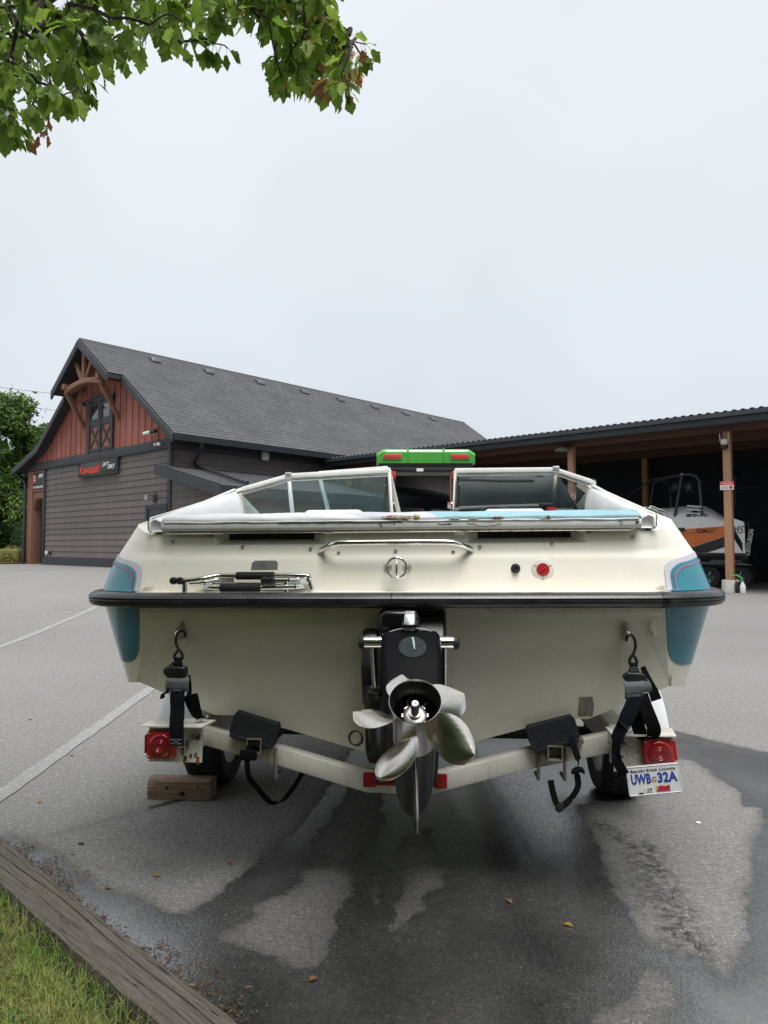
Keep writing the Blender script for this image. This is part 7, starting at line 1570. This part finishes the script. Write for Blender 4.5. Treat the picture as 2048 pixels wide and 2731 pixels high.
# ------------------------------------------------------------ maple overhead
TWIG_A= [(-1.93,2.3,3.56,-1),(-1.76,2.48,3.4,0),(-1.8,2.53,3.42,1),(-1.7,2.45,3.41,1),(-1.78,2.54,3.41,2),(-1.78,2.58,3.48,2),(-1.75,2.49,3.36,1),(-1.83,2.62,3.51,5),(-1.92,2.67,3.59,7),(-1.75,2.59,3.39,4),(-2.0,2.68,3.57,8),(-1.65,2.36,3.29,3),(-1.74,2.33,3.2,11),(-1.72,2.34,3.21,12),(-1.7,2.57,3.34,9),(-1.94,2.72,3.47,10),(-1.69,2.58,3.33,14),(-2.03,2.72,3.62,10),(-1.75,2.51,3.22,6),(-1.55,2.46,3.41,3),(-1.55,2.44,3.39,19),(-1.71,2.33,3.18,13),(-1.67,2.37,3.21,13),(-1.75,2.36,3.16,12),(-1.72,2.36,3.16,23),(-1.89,2.71,3.36,15),(-1.66,2.28,3.19,21),(-1.74,2.48,3.18,18),(-1.72,2.36,3.15,24),(-1.61,2.36,3.22,22),(-1.54,2.56,3.5,19),(-1.56,2.39,3.27,11),(-1.86,2.64,3.23,25),(-1.75,2.73,3.42,9),(-1.87,2.76,3.39,25),(-1.61,2.24,3.18,26),(-1.58,2.66,3.55,30),(-1.72,2.44,3.12,27),(-1.95,2.73,3.27,25),(-1.47,2.33,3.31,31),(-1.98,2.8,3.4,15),(-1.88,2.78,3.34,34),(-1.55,2.67,3.54,36),(-1.98,2.83,3.49,15),(-1.56,2.51,3.22,31),(-1.77,2.82,3.5,33),(-1.61,2.39,3.12,22),(-1.66,2.46,3.1,37),(-1.91,2.84,3.71,8),(-1.41,2.48,3.44,19),(-1.76,2.74,3.24,32),(-1.43,2.53,3.41,49),(-1.42,2.41,3.31,39),(-2.07,2.86,3.62,17),(-1.8,2.71,3.17,32),(-1.51,2.27,3.16,35),(-1.47,2.52,3.28,44),(-1.97,2.88,3.63,48),(-1.94,2.82,3.29,41),(-1.73,2.52,3.05,37),(-1.44,2.3,3.23,39),(-2.08,2.84,3.37,40),(-1.93,2.89,3.48,43),(-1.78,2.82,3.31,41),(-1.8,2.87,3.69,48),(-1.65,2.83,3.61,45),(-1.41,2.6,3.5,30),(-1.54,2.27,3.1,55),(-1.66,2.84,3.61,65),(-2.0,2.88,3.39,40),(-1.4,2.38,3.27,52),(-1.58,2.67,3.22,16),(-1.38,2.51,3.39,51),(-1.79,2.66,3.08,54),(-1.87,2.79,3.19,38),(-2.08,2.87,3.75,53),(-1.91,2.89,3.76,48),(-1.43,2.24,3.19,60),(-1.36,2.5,3.37,72),(-1.45,2.5,3.19,56),(-1.49,2.55,3.17,44),(-1.57,2.19,3.04,67),(-1.37,2.55,3.37,72),(-1.63,2.55,3.05,47),(-1.41,2.38,3.19,70),(-1.45,2.73,3.55,42),(-1.61,2.34,3.0,46),(-1.59,2.73,3.21,71),(-1.5,2.36,3.07,67),(-1.31,2.41,3.38,78),(-1.52,2.48,3.08,46),(-1.93,2.8,3.13,74),(-1.48,2.75,3.36,42),(-1.85,2.62,2.98,73),(-1.66,2.28,2.95,86),(-1.47,2.15,3.1,55),(-1.53,2.75,3.26,87),(-1.7,2.74,3.1,54),(-1.77,2.63,2.99,73),(-1.32,2.52,3.36,78),(-1.45,2.76,3.42,92),(-1.29,2.45,3.38,89),(-1.99,2.67,2.99,93),(-1.45,2.27,3.07,67),(-1.62,2.67,3.07,83),(-1.95,2.67,2.98,102),(-1.37,2.37,3.15,84),(-1.37,2.68,3.39,66),(-1.8,2.83,3.12,74),(-1.58,2.76,3.16,87),(-1.6,2.86,3.28,96),(-1.76,2.46,2.89,59),(-1.29,2.33,3.25,70),(-1.32,2.67,3.53,66),(-1.34,2.64,3.34,107),(-1.4,2.6,3.18,80),(-2.1,2.88,3.17,61),(-1.57,2.48,2.96,83),(-1.85,2.56,2.89,93),(-1.59,2.41,2.93,86),(-1.32,2.25,3.17,77),(-1.84,2.59,2.9,118),(-1.59,2.13,2.94,81),(-1.44,2.16,3.03,95),(-1.36,2.67,3.26,114),(-1.44,2.66,3.13,115),(-1.54,2.21,2.93,81),(-1.65,2.77,3.05,97),(-1.46,2.64,3.08,125),(-1.28,2.21,3.19,120),(-1.51,2.82,3.21,96),(-1.49,2.3,2.94,126),(-1.29,2.4,3.16,106),(-1.26,2.57,3.3,99),(-1.57,2.64,2.97,104),(-1.49,2.21,2.93,126),(-1.25,2.45,3.22,132),(-1.55,2.82,3.12,109),(-1.38,2.82,3.37,100),(-1.35,2.42,3.05,106),(-1.31,2.63,3.19,115),(-1.29,2.38,3.09,132),(-1.54,2.14,2.88,122),(-1.4,2.26,2.96,103),(-1.59,2.75,2.99,127),(-2.12,2.89,3.05,116),(-1.82,2.79,2.93,93),(-1.57,2.17,2.85,142),(-1.61,2.17,2.83,147),(-1.57,2.55,2.88,117),(-1.38,2.76,3.18,124),(-1.33,2.61,3.11,115),(-1.21,2.68,3.6,113),(-1.19,2.64,3.51,113),(-1.27,2.16,3.09,129),(-1.46,2.67,2.99,128),(-1.26,2.43,3.09,141),(-1.49,2.36,2.86,131),(-1.33,2.8,3.28,138),(-1.36,2.05,3.01,123),(-1.8,2.64,2.81,121),(-1.29,2.82,3.42,138),(-1.59,2.15,2.81,148),(-1.34,2.05,3.02,159),(-1.73,2.77,2.89,146),(-1.16,2.57,3.35,133),(-1.42,2.34,2.89,131),(-1.52,2.53,2.86,149),(-1.51,2.25,2.83,126),(-1.35,2.23,2.95,143),(-1.44,2.26,2.87,131),(-1.28,2.83,3.43,161),(-1.66,2.74,2.88,164),(-1.68,2.26,2.74,148),(-1.47,2.15,2.85,142),(-1.46,2.42,2.85,157),(-1.34,2.21,2.94,169),(-1.32,2.56,3.01,151),(-1.54,2.9,3.07,137),(-1.31,2.02,3.02,163),(-1.47,2.56,2.87,167),(-1.2,2.19,3.09,154),(-1.25,2.08,3.05,154),(-1.58,2.13,2.77,162),(-1.54,2.32,2.77,168),(-1.36,2.17,2.9,176),(-1.11,2.63,3.5,153),(-1.59,2.32,2.74,184),(-1.27,2.03,3.02,179),(-1.09,2.32,3.23,112),(-1.27,2.62,3.03,177),(-1.08,2.29,3.24,189),(-1.2,2.78,3.31,158),(-1.31,1.96,2.98,179),(-1.36,1.96,2.93,193),(-1.09,2.66,3.51,186),(-1.35,1.99,2.92,194),(-1.44,2.4,2.79,175),(-1.49,2.19,2.76,168),(-1.34,2.41,2.86,166),(-1.21,2.88,3.57,171),(-1.13,2.23,3.1,181),(-1.4,1.98,2.87,196),(-1.17,2.83,3.61,200),(-1.18,2.85,3.58,203),(-1.11,2.23,3.12,201),(-1.12,2.3,3.09,201),(-1.16,2.18,3.04,181),(-1.37,2.43,2.82,199),(-1.28,2.59,2.95,177),(-1.29,2.4,2.88,199),(-1.19,2.84,3.34,192),(-1.11,2.56,3.17,136),(-1.42,1.94,2.85,202),(-1.06,2.33,3.19,189),(-1.32,2.58,2.89,209),(-1.46,2.38,2.74,197),(-1.2,2.09,2.99,182),(-1.01,2.45,3.34,165),(-1.2,2.86,3.29,211),(-1.65,2.27,2.64,173),(-1.26,2.18,2.88,176),(-1.3,1.97,2.91,196),(-1.26,2.06,2.91,188),(-1.44,2.07,2.76,174),(-1.26,2.05,2.91,223),(-1.5,2.2,2.7,198),(-1.28,2.56,2.89,215),(-1.07,2.18,3.12,205),(-1.03,2.35,3.19,214),(-1.0,2.57,3.45,186),(-1.33,2.16,2.8,185),(-1.36,2.27,2.76,170),(-1.01,2.59,3.37,230),(-1.14,2.47,3.0,156),(-1.54,2.23,2.66,226),(-1.33,2.29,2.78,232),(-1.12,2.81,3.33,192),(-0.97,2.41,3.36,218),(-1.63,2.28,2.62,220),(-1.43,2.44,2.72,216),(-1.38,1.99,2.8,202),(-1.1,2.77,3.3,237),(-1.0,2.42,3.24,229),(-1.0,2.45,3.23,243),(-1.0,2.35,3.2,229),(-0.96,2.37,3.32,238),(-1.4,2.34,2.71,216),(-1.05,2.54,3.14,212),(-1.01,2.21,3.16,228),(-1.41,2.22,2.7,198),(-1.41,1.96,2.76,241),(-1.07,2.84,3.58,203),(-1.46,2.34,2.65,216),(-1.46,2.02,2.69,224),(-1.03,2.72,3.28,242),(-1.45,2.19,2.65,226),(-0.98,2.29,3.15,229),(-1.05,2.85,3.51,252),(-1.07,2.85,3.36,237),(-0.98,2.71,3.43,195),(-1.03,2.77,3.32,242),(-1.27,1.92,2.84,222),(-0.94,2.65,3.54,195),(-1.52,2.12,2.6,226),(-1.57,2.11,2.58,264),(-1.15,2.13,2.86,221),(-0.9,2.54,3.45,230),(-1.02,2.1,3.04,228),(-1.01,2.75,3.26,255),(-1.02,2.09,3.04,268),(-0.98,2.12,3.1,268),(-0.93,2.68,3.48,263),(-1.02,2.84,3.38,259),(-0.97,2.26,3.08,257),(-1.17,2.18,2.81,266),(-1.05,2.22,2.94,207),(-1.0,2.07,3.06,270),(-1.09,2.28,2.88,276),(-0.97,2.29,3.06,274),(-1.36,2.03,2.68,224),(-1.29,2.39,2.69,247),(-0.9,2.61,3.42,267),(-1.35,1.98,2.7,280),(-1.1,1.97,2.94,217),(-1.36,1.98,2.69,283),(-0.99,2.22,3.01,274),(-1.39,1.94,2.68,285),(-1.03,2.26,2.94,276),(-1.2,2.02,2.79,225),(-0.97,2.24,3.03,286),(-1.0,2.2,2.98,286),(-1.45,2.02,2.61,254),(-0.99,2.84,3.76,252),(-0.96,2.62,3.13,248),(-1.01,2.9,3.72,293),(-1.14,1.97,2.85,284),(-0.95,2.33,3.03,279),(-1.14,2.35,2.77,278),(-1.13,2.04,2.82,289),(-1.33,2.28,2.61,247),(-1.19,2.02,2.76,289),(-0.88,2.7,3.5,272),(-0.91,2.47,3.11,244),(-1.03,2.07,2.92,270),(-1.06,1.97,2.92,284),(-1.44,2.16,2.55,256),(-1.14,2.15,2.75,275),(-0.86,2.6,3.27,233),(-1.1,2.15,2.78,307),(-0.9,2.77,3.36,260),(-1.24,2.11,2.66,231),(-0.99,2.23,2.9,288),(-1.02,2.32,2.85,278),(-0.9,2.14,3.06,271),(-1.14,2.13,2.73,307),(-1.02,2.4,2.85,313),(-0.85,2.3,3.14,257),(-0.79,2.37,3.35,246),(-1.17,1.97,2.74,301),(-0.83,2.58,3.29,308),(-1.31,2.01,2.61,280),(-1.19,2.3,2.65,281),(-0.99,2.32,2.85,313),(-1.15,1.9,2.77,319),(-1.39,1.95,2.57,292),(-1.21,1.93,2.7,319),(-0.97,2.14,2.89,304),(-0.82,2.49,3.2,303),(-0.83,2.17,3.13,314),(-0.78,2.42,3.28,318),(-0.8,2.37,3.17,317),(-1.25,2.17,2.58,311),(-0.84,2.75,3.33,310),(-0.94,2.18,2.86,327),(-0.81,2.71,3.31,333),(-0.76,2.63,3.47,282),(-1.19,2.16,2.6,332),(-0.76,2.65,3.5,336),(-0.75,2.39,3.25,330),(-0.8,2.49,3.13,328),(-0.8,2.74,3.39,333),(-0.77,2.69,3.61,338),(-1.15,2.01,2.66,319),(-0.83,2.19,3.03,314),(-1.0,2.05,2.8,304),(-0.74,2.33,3.24,339),(-0.9,2.19,2.89,334),(-0.89,2.19,2.9,347),(-1.02,2.26,2.72,313),(-0.83,2.21,2.99,344),(-0.78,2.19,3.1,329),(-1.23,2.05,2.56,321),(-0.78,2.4,3.08,331),(-0.7,2.44,3.37,318),(-1.02,2.0,2.75,345),(-0.87,1.95,2.97,277),(-1.03,1.92,2.76,355),(-0.76,2.25,3.08,351),(-0.79,2.85,3.73,293),(-0.96,2.07,2.76,345),(-0.94,1.99,2.81,345),(-1.14,2.11,2.57,337),(-0.71,2.46,3.2,339),(-1.07,2.13,2.62,315),(-0.91,1.98,2.84,361),(-1.05,1.95,2.68,357),(-0.74,2.42,3.05,353),(-0.67,2.37,3.23,346),(-1.14,1.93,2.59,343),(-0.97,1.96,2.74,355),(-0.7,2.68,3.32,335),(-0.69,2.22,3.14,351),(-0.65,2.53,3.36,354),(-0.74,2.87,3.58,359),(-0.72,2.24,3.03,358),(-0.88,2.14,2.77,334),(-1.11,1.9,2.6,369),(-1.38,1.93,2.41,325),(-0.96,1.93,2.73,370),(-0.91,2.08,2.72,360),(-0.72,2.05,3.04,351),(-1.15,1.97,2.52,369),(-1.09,2.05,2.54,362),(-0.69,2.82,3.46,341),(-0.61,2.51,3.36,373),(-1.04,1.91,2.62,366),(-0.62,2.32,3.21,368),(-0.81,2.04,2.84,365),(-0.6,2.49,3.36,385),(-0.59,2.39,3.34,354),(-0.83,2.01,2.8,388),(-0.77,1.92,2.94,356),(-0.58,2.31,3.29,387),(-0.59,2.38,3.25,368),(-0.7,2.01,3.01,381),(-0.6,2.67,3.52,338),(-1.09,1.93,2.51,382),(-1.12,1.98,2.47,382),(-0.98,1.96,2.59,386),(-0.61,2.75,3.42,384),(-0.56,2.65,3.57,396),(-0.91,2.03,2.61,380),(-0.58,2.43,3.13,363),(-0.58,2.35,3.11,403),(-0.85,1.9,2.72,379),(-0.66,2.22,2.9,375),(-0.94,1.96,2.58,399),(-0.66,2.07,2.93,395),(-0.58,2.26,3.05,375),(-0.92,2.01,2.57,402),(-1.02,1.96,2.49,397),(-0.51,2.24,3.18,387),(-0.64,2.05,2.89,408),(-0.54,2.17,3.08,409),(-0.86,1.91,2.62,405),(-1.05,1.9,2.44,397),(-0.92,1.91,2.55,407),(-0.54,2.23,3.04,409),(-0.55,2.18,2.99,418),(-0.68,2.0,2.79,388),(-0.59,2.2,2.89,406),(-0.64,1.96,2.86,413),(-0.5,2.14,3.11,414),(-0.52,2.25,3.02,418),(-0.59,2.02,2.9,413),(-0.6,2.03,2.86,413),(-0.54,2.2,2.88,421),(-0.52,2.04,2.95,425),(-0.51,2.25,2.9,427),(-0.67,1.91,2.67,420),(-0.56,1.94,2.75,420),(-0.5,1.92,2.84,422),(-0.45,1.99,2.89,428)]
TWIG_B= [(-0.49,2.3,3.66,-1),(-0.5,2.48,3.43,0),(-0.38,2.47,3.43,1),(-0.38,2.46,3.39,2),(-0.46,2.55,3.42,1),(-0.42,2.57,3.45,4),(-0.54,2.52,3.37,1),(-0.51,2.65,3.53,5),(-0.34,2.47,3.35,3),(-0.49,2.44,3.3,1),(-0.34,2.37,3.3,8),(-0.54,2.66,3.49,7),(-0.28,2.58,3.46,2),(-0.35,2.6,3.42,5),(-0.25,2.59,3.5,12),(-0.5,2.26,3.25,9),(-0.45,2.57,3.35,4),(-0.52,2.4,3.26,9),(-0.32,2.67,3.58,14),(-0.51,2.54,3.32,6),(-0.33,2.37,3.28,10),(-0.35,2.45,3.29,8),(-0.24,2.62,3.54,14),(-0.32,2.67,3.53,18),(-0.46,2.38,3.24,17),(-0.37,2.48,3.29,21),(-0.32,2.53,3.34,8),(-0.56,2.58,3.34,6),(-0.35,2.54,3.33,26),(-0.41,2.38,3.24,24),(-0.38,2.69,3.5,23),(-0.44,2.44,3.25,9),(-0.42,2.53,3.29,25),(-0.54,2.49,3.26,9),(-0.47,2.66,3.38,4),(-0.53,2.64,3.35,27),(-0.49,2.69,3.41,34),(-0.41,2.64,3.35,16),(-0.53,2.54,3.25,33),(-0.21,2.66,3.52,22),(-0.28,2.46,3.26,21),(-0.3,2.31,3.2,20),(-0.4,2.47,3.2,31),(-0.25,2.48,3.26,40),(-0.31,2.31,3.19,41),(-0.34,2.34,3.18,44),(-0.21,2.54,3.31,43),(-0.36,2.41,3.18,29),(-0.38,2.19,3.17,15),(-0.37,2.22,3.16,48),(-0.26,2.62,3.32,26),(-0.38,2.48,3.18,42),(-0.32,2.19,3.17,48),(-0.2,2.34,3.21,41),(-0.23,2.34,3.19,53),(-0.29,2.33,3.16,44),(-0.26,2.66,3.32,50),(-0.39,2.69,3.29,37),(-0.3,2.55,3.21,40),(-0.33,2.46,3.16,47),(-0.26,2.57,3.24,58),(-0.38,2.25,3.12,49),(-0.21,2.29,3.18,54),(-0.39,2.61,3.2,32),(-0.16,2.21,3.21,62),(-0.37,2.22,3.1,61),(-0.27,2.47,3.15,59),(-0.24,2.16,3.15,52),(-0.2,2.3,3.15,62),(-0.28,2.55,3.17,58),(-0.19,2.2,3.16,64),(-0.21,2.41,3.15,54),(-0.38,2.39,3.08,47),(-0.19,2.65,3.28,50),(-0.26,2.7,3.28,56),(-0.31,2.33,3.09,55),(-0.33,2.12,3.11,52),(-0.34,2.49,3.11,59),(-0.24,2.39,3.12,71),(-0.37,2.39,3.07,72),(-0.39,2.43,3.07,72),(-0.35,2.16,3.08,76),(-0.36,2.21,3.06,65),(-0.36,2.29,3.05,61),(-0.42,2.08,3.08,76),(-0.21,2.38,3.1,78),(-0.32,2.44,3.06,77),(-0.32,2.54,3.09,77),(-0.26,2.34,3.06,75),(-0.38,2.65,3.13,63),(-0.3,2.65,3.15,63),(-0.34,2.32,3.03,83),(-0.18,2.35,3.09,85),(-0.14,2.6,3.2,73),(-0.38,2.1,3.05,84),(-0.31,2.45,3.05,86),(-0.28,2.39,3.03,88),(-0.22,2.17,3.06,67),(-0.14,2.5,3.12,71),(-0.38,2.08,3.03,94),(-0.16,2.68,3.19,73),(-0.36,2.2,2.99,82),(-0.28,2.19,3.01,82),(-0.17,2.17,3.06,97),(-0.29,2.69,3.12,90),(-0.28,2.06,3.04,76),(-0.19,2.19,3.03,97),(-0.35,2.44,2.98,86),(-0.37,2.64,3.05,89),(-0.18,2.12,3.04,103),(-0.39,2.12,2.97,99),(-0.3,2.38,2.97,96),(-0.19,2.38,3.01,85),(-0.38,2.03,3.0,99),(-0.22,2.26,2.99,106),(-0.39,2.5,2.97,107),(-0.19,2.33,3.0,112),(-0.15,2.08,3.05,109),(-0.09,2.52,3.08,98),(-0.28,2.41,2.96,111),(-0.35,2.42,2.94,107),(-0.13,2.65,3.11,93),(-0.26,2.51,2.98,95),(-0.39,2.04,2.96,113),(-0.11,2.58,3.07,118),(-0.41,2.12,2.92,110),(-0.25,2.07,2.97,105),(-0.22,2.2,2.95,114),(-0.19,2.33,2.95,116),(-0.25,2.5,2.95,122),(-0.25,2.48,2.94,129),(-0.34,2.09,2.92,110),(-0.27,2.42,2.91,119),(-0.25,2.06,2.94,126),(-0.34,2.02,2.93,123),(-0.19,2.14,2.94,127),(-0.21,2.05,2.95,126),(-0.27,2.22,2.89,127),(-0.35,2.11,2.89,131),(-0.21,2.42,2.91,132),(-0.26,2.2,2.89,137),(-0.36,2.3,2.86,91),(-0.38,2.07,2.89,131),(-0.32,2.32,2.86,141),(-0.3,2.24,2.86,137),(-0.15,2.23,2.91,127),(-0.28,2.33,2.86,143),(-0.19,2.08,2.92,136),(-0.17,2.49,2.92,130),(-0.06,2.3,2.95,116),(-0.15,2.42,2.91,139),(-0.12,2.2,2.92,145),(-0.19,2.27,2.88,145),(-0.19,2.43,2.89,139),(-0.14,2.48,2.92,148),(-0.16,2.12,2.9,135),(-0.37,2.05,2.85,142),(-0.11,2.19,2.9,151),(-0.19,2.0,2.9,136),(-0.13,2.34,2.86,128),(-0.13,2.19,2.86,157),(-0.34,2.03,2.83,156),(-0.2,2.16,2.83,140),(-0.24,2.08,2.83,133),(-0.28,2.22,2.79,144),(-0.11,2.15,2.83,160),(-0.23,2.04,2.78,163),(-0.31,2.1,2.7,161),(-0.13,2.14,2.73,165),(-0.1,2.04,2.76,165),(-0.16,2.1,2.72,168),(-0.12,2.01,2.66,169),(-0.12,2.03,2.64,171)]

def maple():
    T = thing('maple_tree', 'maple tree whose leafy branches hang over the lot from the left', 'tree', (-3.0, .75, 0))
    ox, oy = -3.0, .75; lo = lambda p: (p[0]-ox, p[1]-oy, p[2])
    r = random.Random(17)
    t = MB(); t.tube(catmull([(0, 0, 0), (.03, .02, .8), (.05, .05, 1.7), (.1, .1, 2.5), (.05, .1, 3.6), (.1, .0, 5.0)], 5), [.15]*6+[.12]*8+[.1]*8+[.05]*4, 12); t.build('trunk', 'bark', T, smooth=60)
    A0, B0 = TWIG_A[0], TWIG_B[0]
    l = MB(); l.tube(catmull([(.1, .1, 2.5), lerp((.1, .1, 2.5), lo(A0), .5), lo(A0)], 6), [.07-.003*i for i in range(13)], 9); l.build('limb', 'bark', T, smooth=60)
    l = MB(); l.tube(catmull([(.05, .1, 3.2), lerp((.05, .1, 3.3), lo(B0), .5), lo(B0)], 6), [.06-.003*i for i in range(13)], 9); l.build('limb', 'bark', T, smooth=60)
    tw = MB(); leaves = []
    for D in (TWIG_A, TWIG_B):
        kids = [0]*len(D)
        for i in range(len(D)-1, 0, -1): kids[D[i][3]] += kids[i]+1
        for i in range(1, len(D)):
            a, b = Vector(lo(D[D[i][3]])), Vector(lo(D[i])); rad = .0022+.0016*math.sqrt(kids[i]); m = a.lerp(b, .5)+Vector((r.uniform(-.02, .02), r.uniform(-.02, .02), r.uniform(-.005, .03)))
            tw.tube(catmull([a, m, b], 4), rad, 5)
            L_ = (b-a).length
            for k in range(r.randint(3, 5)+(2 if kids[i] < 2 else 0)):
                q = r.uniform(.45, 1.0) if k else 1.0; leaves.append((a.lerp(b, q), r, i, D is TWIG_B, D[i]))
    tw.build('twigs', 'bark', T, smooth=60)
    def leaf_mesh(seed):
        rr = random.Random(seed); out = [(.0, 0), (.12, .04), (.20, .20), (.26, .36), (.36, .50), (.34, .58), (.24, .58), (.25, .70), (.17, .76), (.12, .86), (.0, 1.0)]
        out = [(w*rr.uniform(.85, 1.15), h) for w, h in out]; n = len(out); dr = rr.uniform(.1, .32)
        z = lambda w, h: .22*abs(w)-dr*h*h+.03*math.sin(9*w+6*h)
        V = [(0, h, z(0, h)) for w, h in out]+[(w, h, z(w, h)) for w, h in out]+[(-w*rr.uniform(.9, 1.1), h, z(w, h)) for w, h in out]
        F = []
        for i in range(n-1): F += [(i, n+i, n+i+1, i+1), (i, i+1, 2*n+i+1, 2*n+i)]
        m = MB(); m.add(V, F); m.tube([(0, -.45, .06), (0, -.2, .04), (0, 0, 0)], .012, 4); return m
    mats = ['maple_leaf', 'maple_leaf', 'maple_leaf', 'maple_leaf_light', 'maple_leaf_light']
    shapes = [[leaf_mesh(s).mesh('leaf', m_, normals=False, smooth=70) for m_ in ('maple_leaf', 'maple_leaf_light', 'brown_leaf', 'yellow_leaf')] for s in range(5)]
    raw = [leaf_mesh(s) for s in range(5)]
    # leaves nearest the camera's side of the crown stay single pieces, the rest are joined
    items = []
    for p, _, i, isB, nd in leaves:
        sz = r.uniform(.042, .068); az = r.uniform(0, 6.28); pitch = r.uniform(-1.45, -.35)
        d = Vector((math.cos(az)*math.cos(pitch), math.sin(az)*math.cos(pitch), math.sin(pitch))); side = d.cross(Vector((0, 0, 1)).lerp(Vector((r.uniform(-1, 1), r.uniform(-1, 1), 0)), .35)).normalized(); nn = side.cross(d)
        m4 = Matrix((side*sz, d*sz, nn*sz)).transposed().to_4x4(); m4.translation = p+d*sz*.45
        W = m4.translation+Vector((ox, oy, 0)); k = 0 if r.random() < .62 else 1
        if isB and abs(W.x/W.y+.055) < .035 and W.z > 2.55 and W.z/W.y < 1.32 and r.random() < .12: k = 2
        if isB and r.random() < .025: k = 3
        if not isB and W.x/W.y < -.46 and (W.z-1.28)/W.y < .62 and r.random() < .06: k = 2
        ratio = abs(W.x/W.y)
        seen = -.56 < W.x/W.y < .05 and (W.z-1.28)/W.y < .80
        items.append((0 if seen else 1, W.y, m4, k, r.randrange(5)))
    items.sort(key=lambda q: (q[0], q[1]))
    for q in items[:300]: place('leaf', shapes[q[4]][q[3]], T, mat4=q[2])
    vs, fs, ms = [], [], []
    for q in items[300:]:
        o = len(vs); m = raw[q[4]]; vs += [tuple(q[2] @ Vector(v)) for v in m.v]; fs += [[i+o for i in f] for f in m.f]; ms += [q[3]]*len(m.f)
    me = bpy.data.meshes.new('crown'); me.from_pydata(vs, [], fs)
    for n_ in ('maple_leaf', 'maple_leaf_light', 'brown_leaf', 'yellow_leaf'): me.materials.append(M[n_])
    me.polygons.foreach_set('material_index', ms); me.polygons.foreach_set('use_smooth', [True]*len(ms))
    tag(place('crown', me, T), kind='stuff')
    # the rest of the crown spreads over the verge, above and behind the viewer
    rng = np.random.default_rng(33); n = 9000
    d = rng.normal(size=(n, 3)); d /= np.linalg.norm(d, axis=1)[:, None]
    P = np.array((-2.3, -2.0, 5.1))+d*np.array((3.4, 2.7, 1.9))*(rng.random(n)**.45)[:, None]-np.array((ox, oy, 0))
    nr = rng.normal(size=(n, 3))+np.array((0, 0, .9)); nr /= np.linalg.norm(nr, axis=1)[:, None]
    a = np.cross(nr, rng.normal(size=(n, 3))); a /= np.linalg.norm(a, axis=1)[:, None]; c = np.cross(nr, a); s = (.07+.05*rng.random(n))[:, None]
    V = np.stack([P-a*s, P-c*s*.7, P+a*s, P+c*s*.7], 1).reshape(-1, 3)
    me = bpy.data.meshes.new('upper_crown'); me.from_pydata(V.tolist(), [], np.arange(4*n).reshape(-1, 4).tolist()); me.materials.append(M['maple_leaf']); tag(place('upper_crown', me, T), kind='stuff')
    # withered hanging keys
    for c, n in (((-.135, 2.22, 2.80), 9), ((-.18, 2.25, 2.77), 7), ((-1.10, 2.22, 2.62), 8)):
        for k in range(n):
            d = Vector((r.uniform(-.35, .35), r.uniform(-.35, .35), -1)).normalized(); sz = r.uniform(.035, .055); side = d.cross(Vector((r.uniform(-1, 1), r.uniform(-1, 1), .1))).normalized(); nn = side.cross(d)
            m4 = Matrix((side*sz*.7, d*sz, nn*sz)).transposed().to_4x4(); m4.translation = Vector(lo(c))+Vector((r.uniform(-.03, .03), r.uniform(-.03, .03), r.uniform(-.02, .03))); place('withered_leaf', shapes[k % 5][2], T, mat4=m4)
maple()
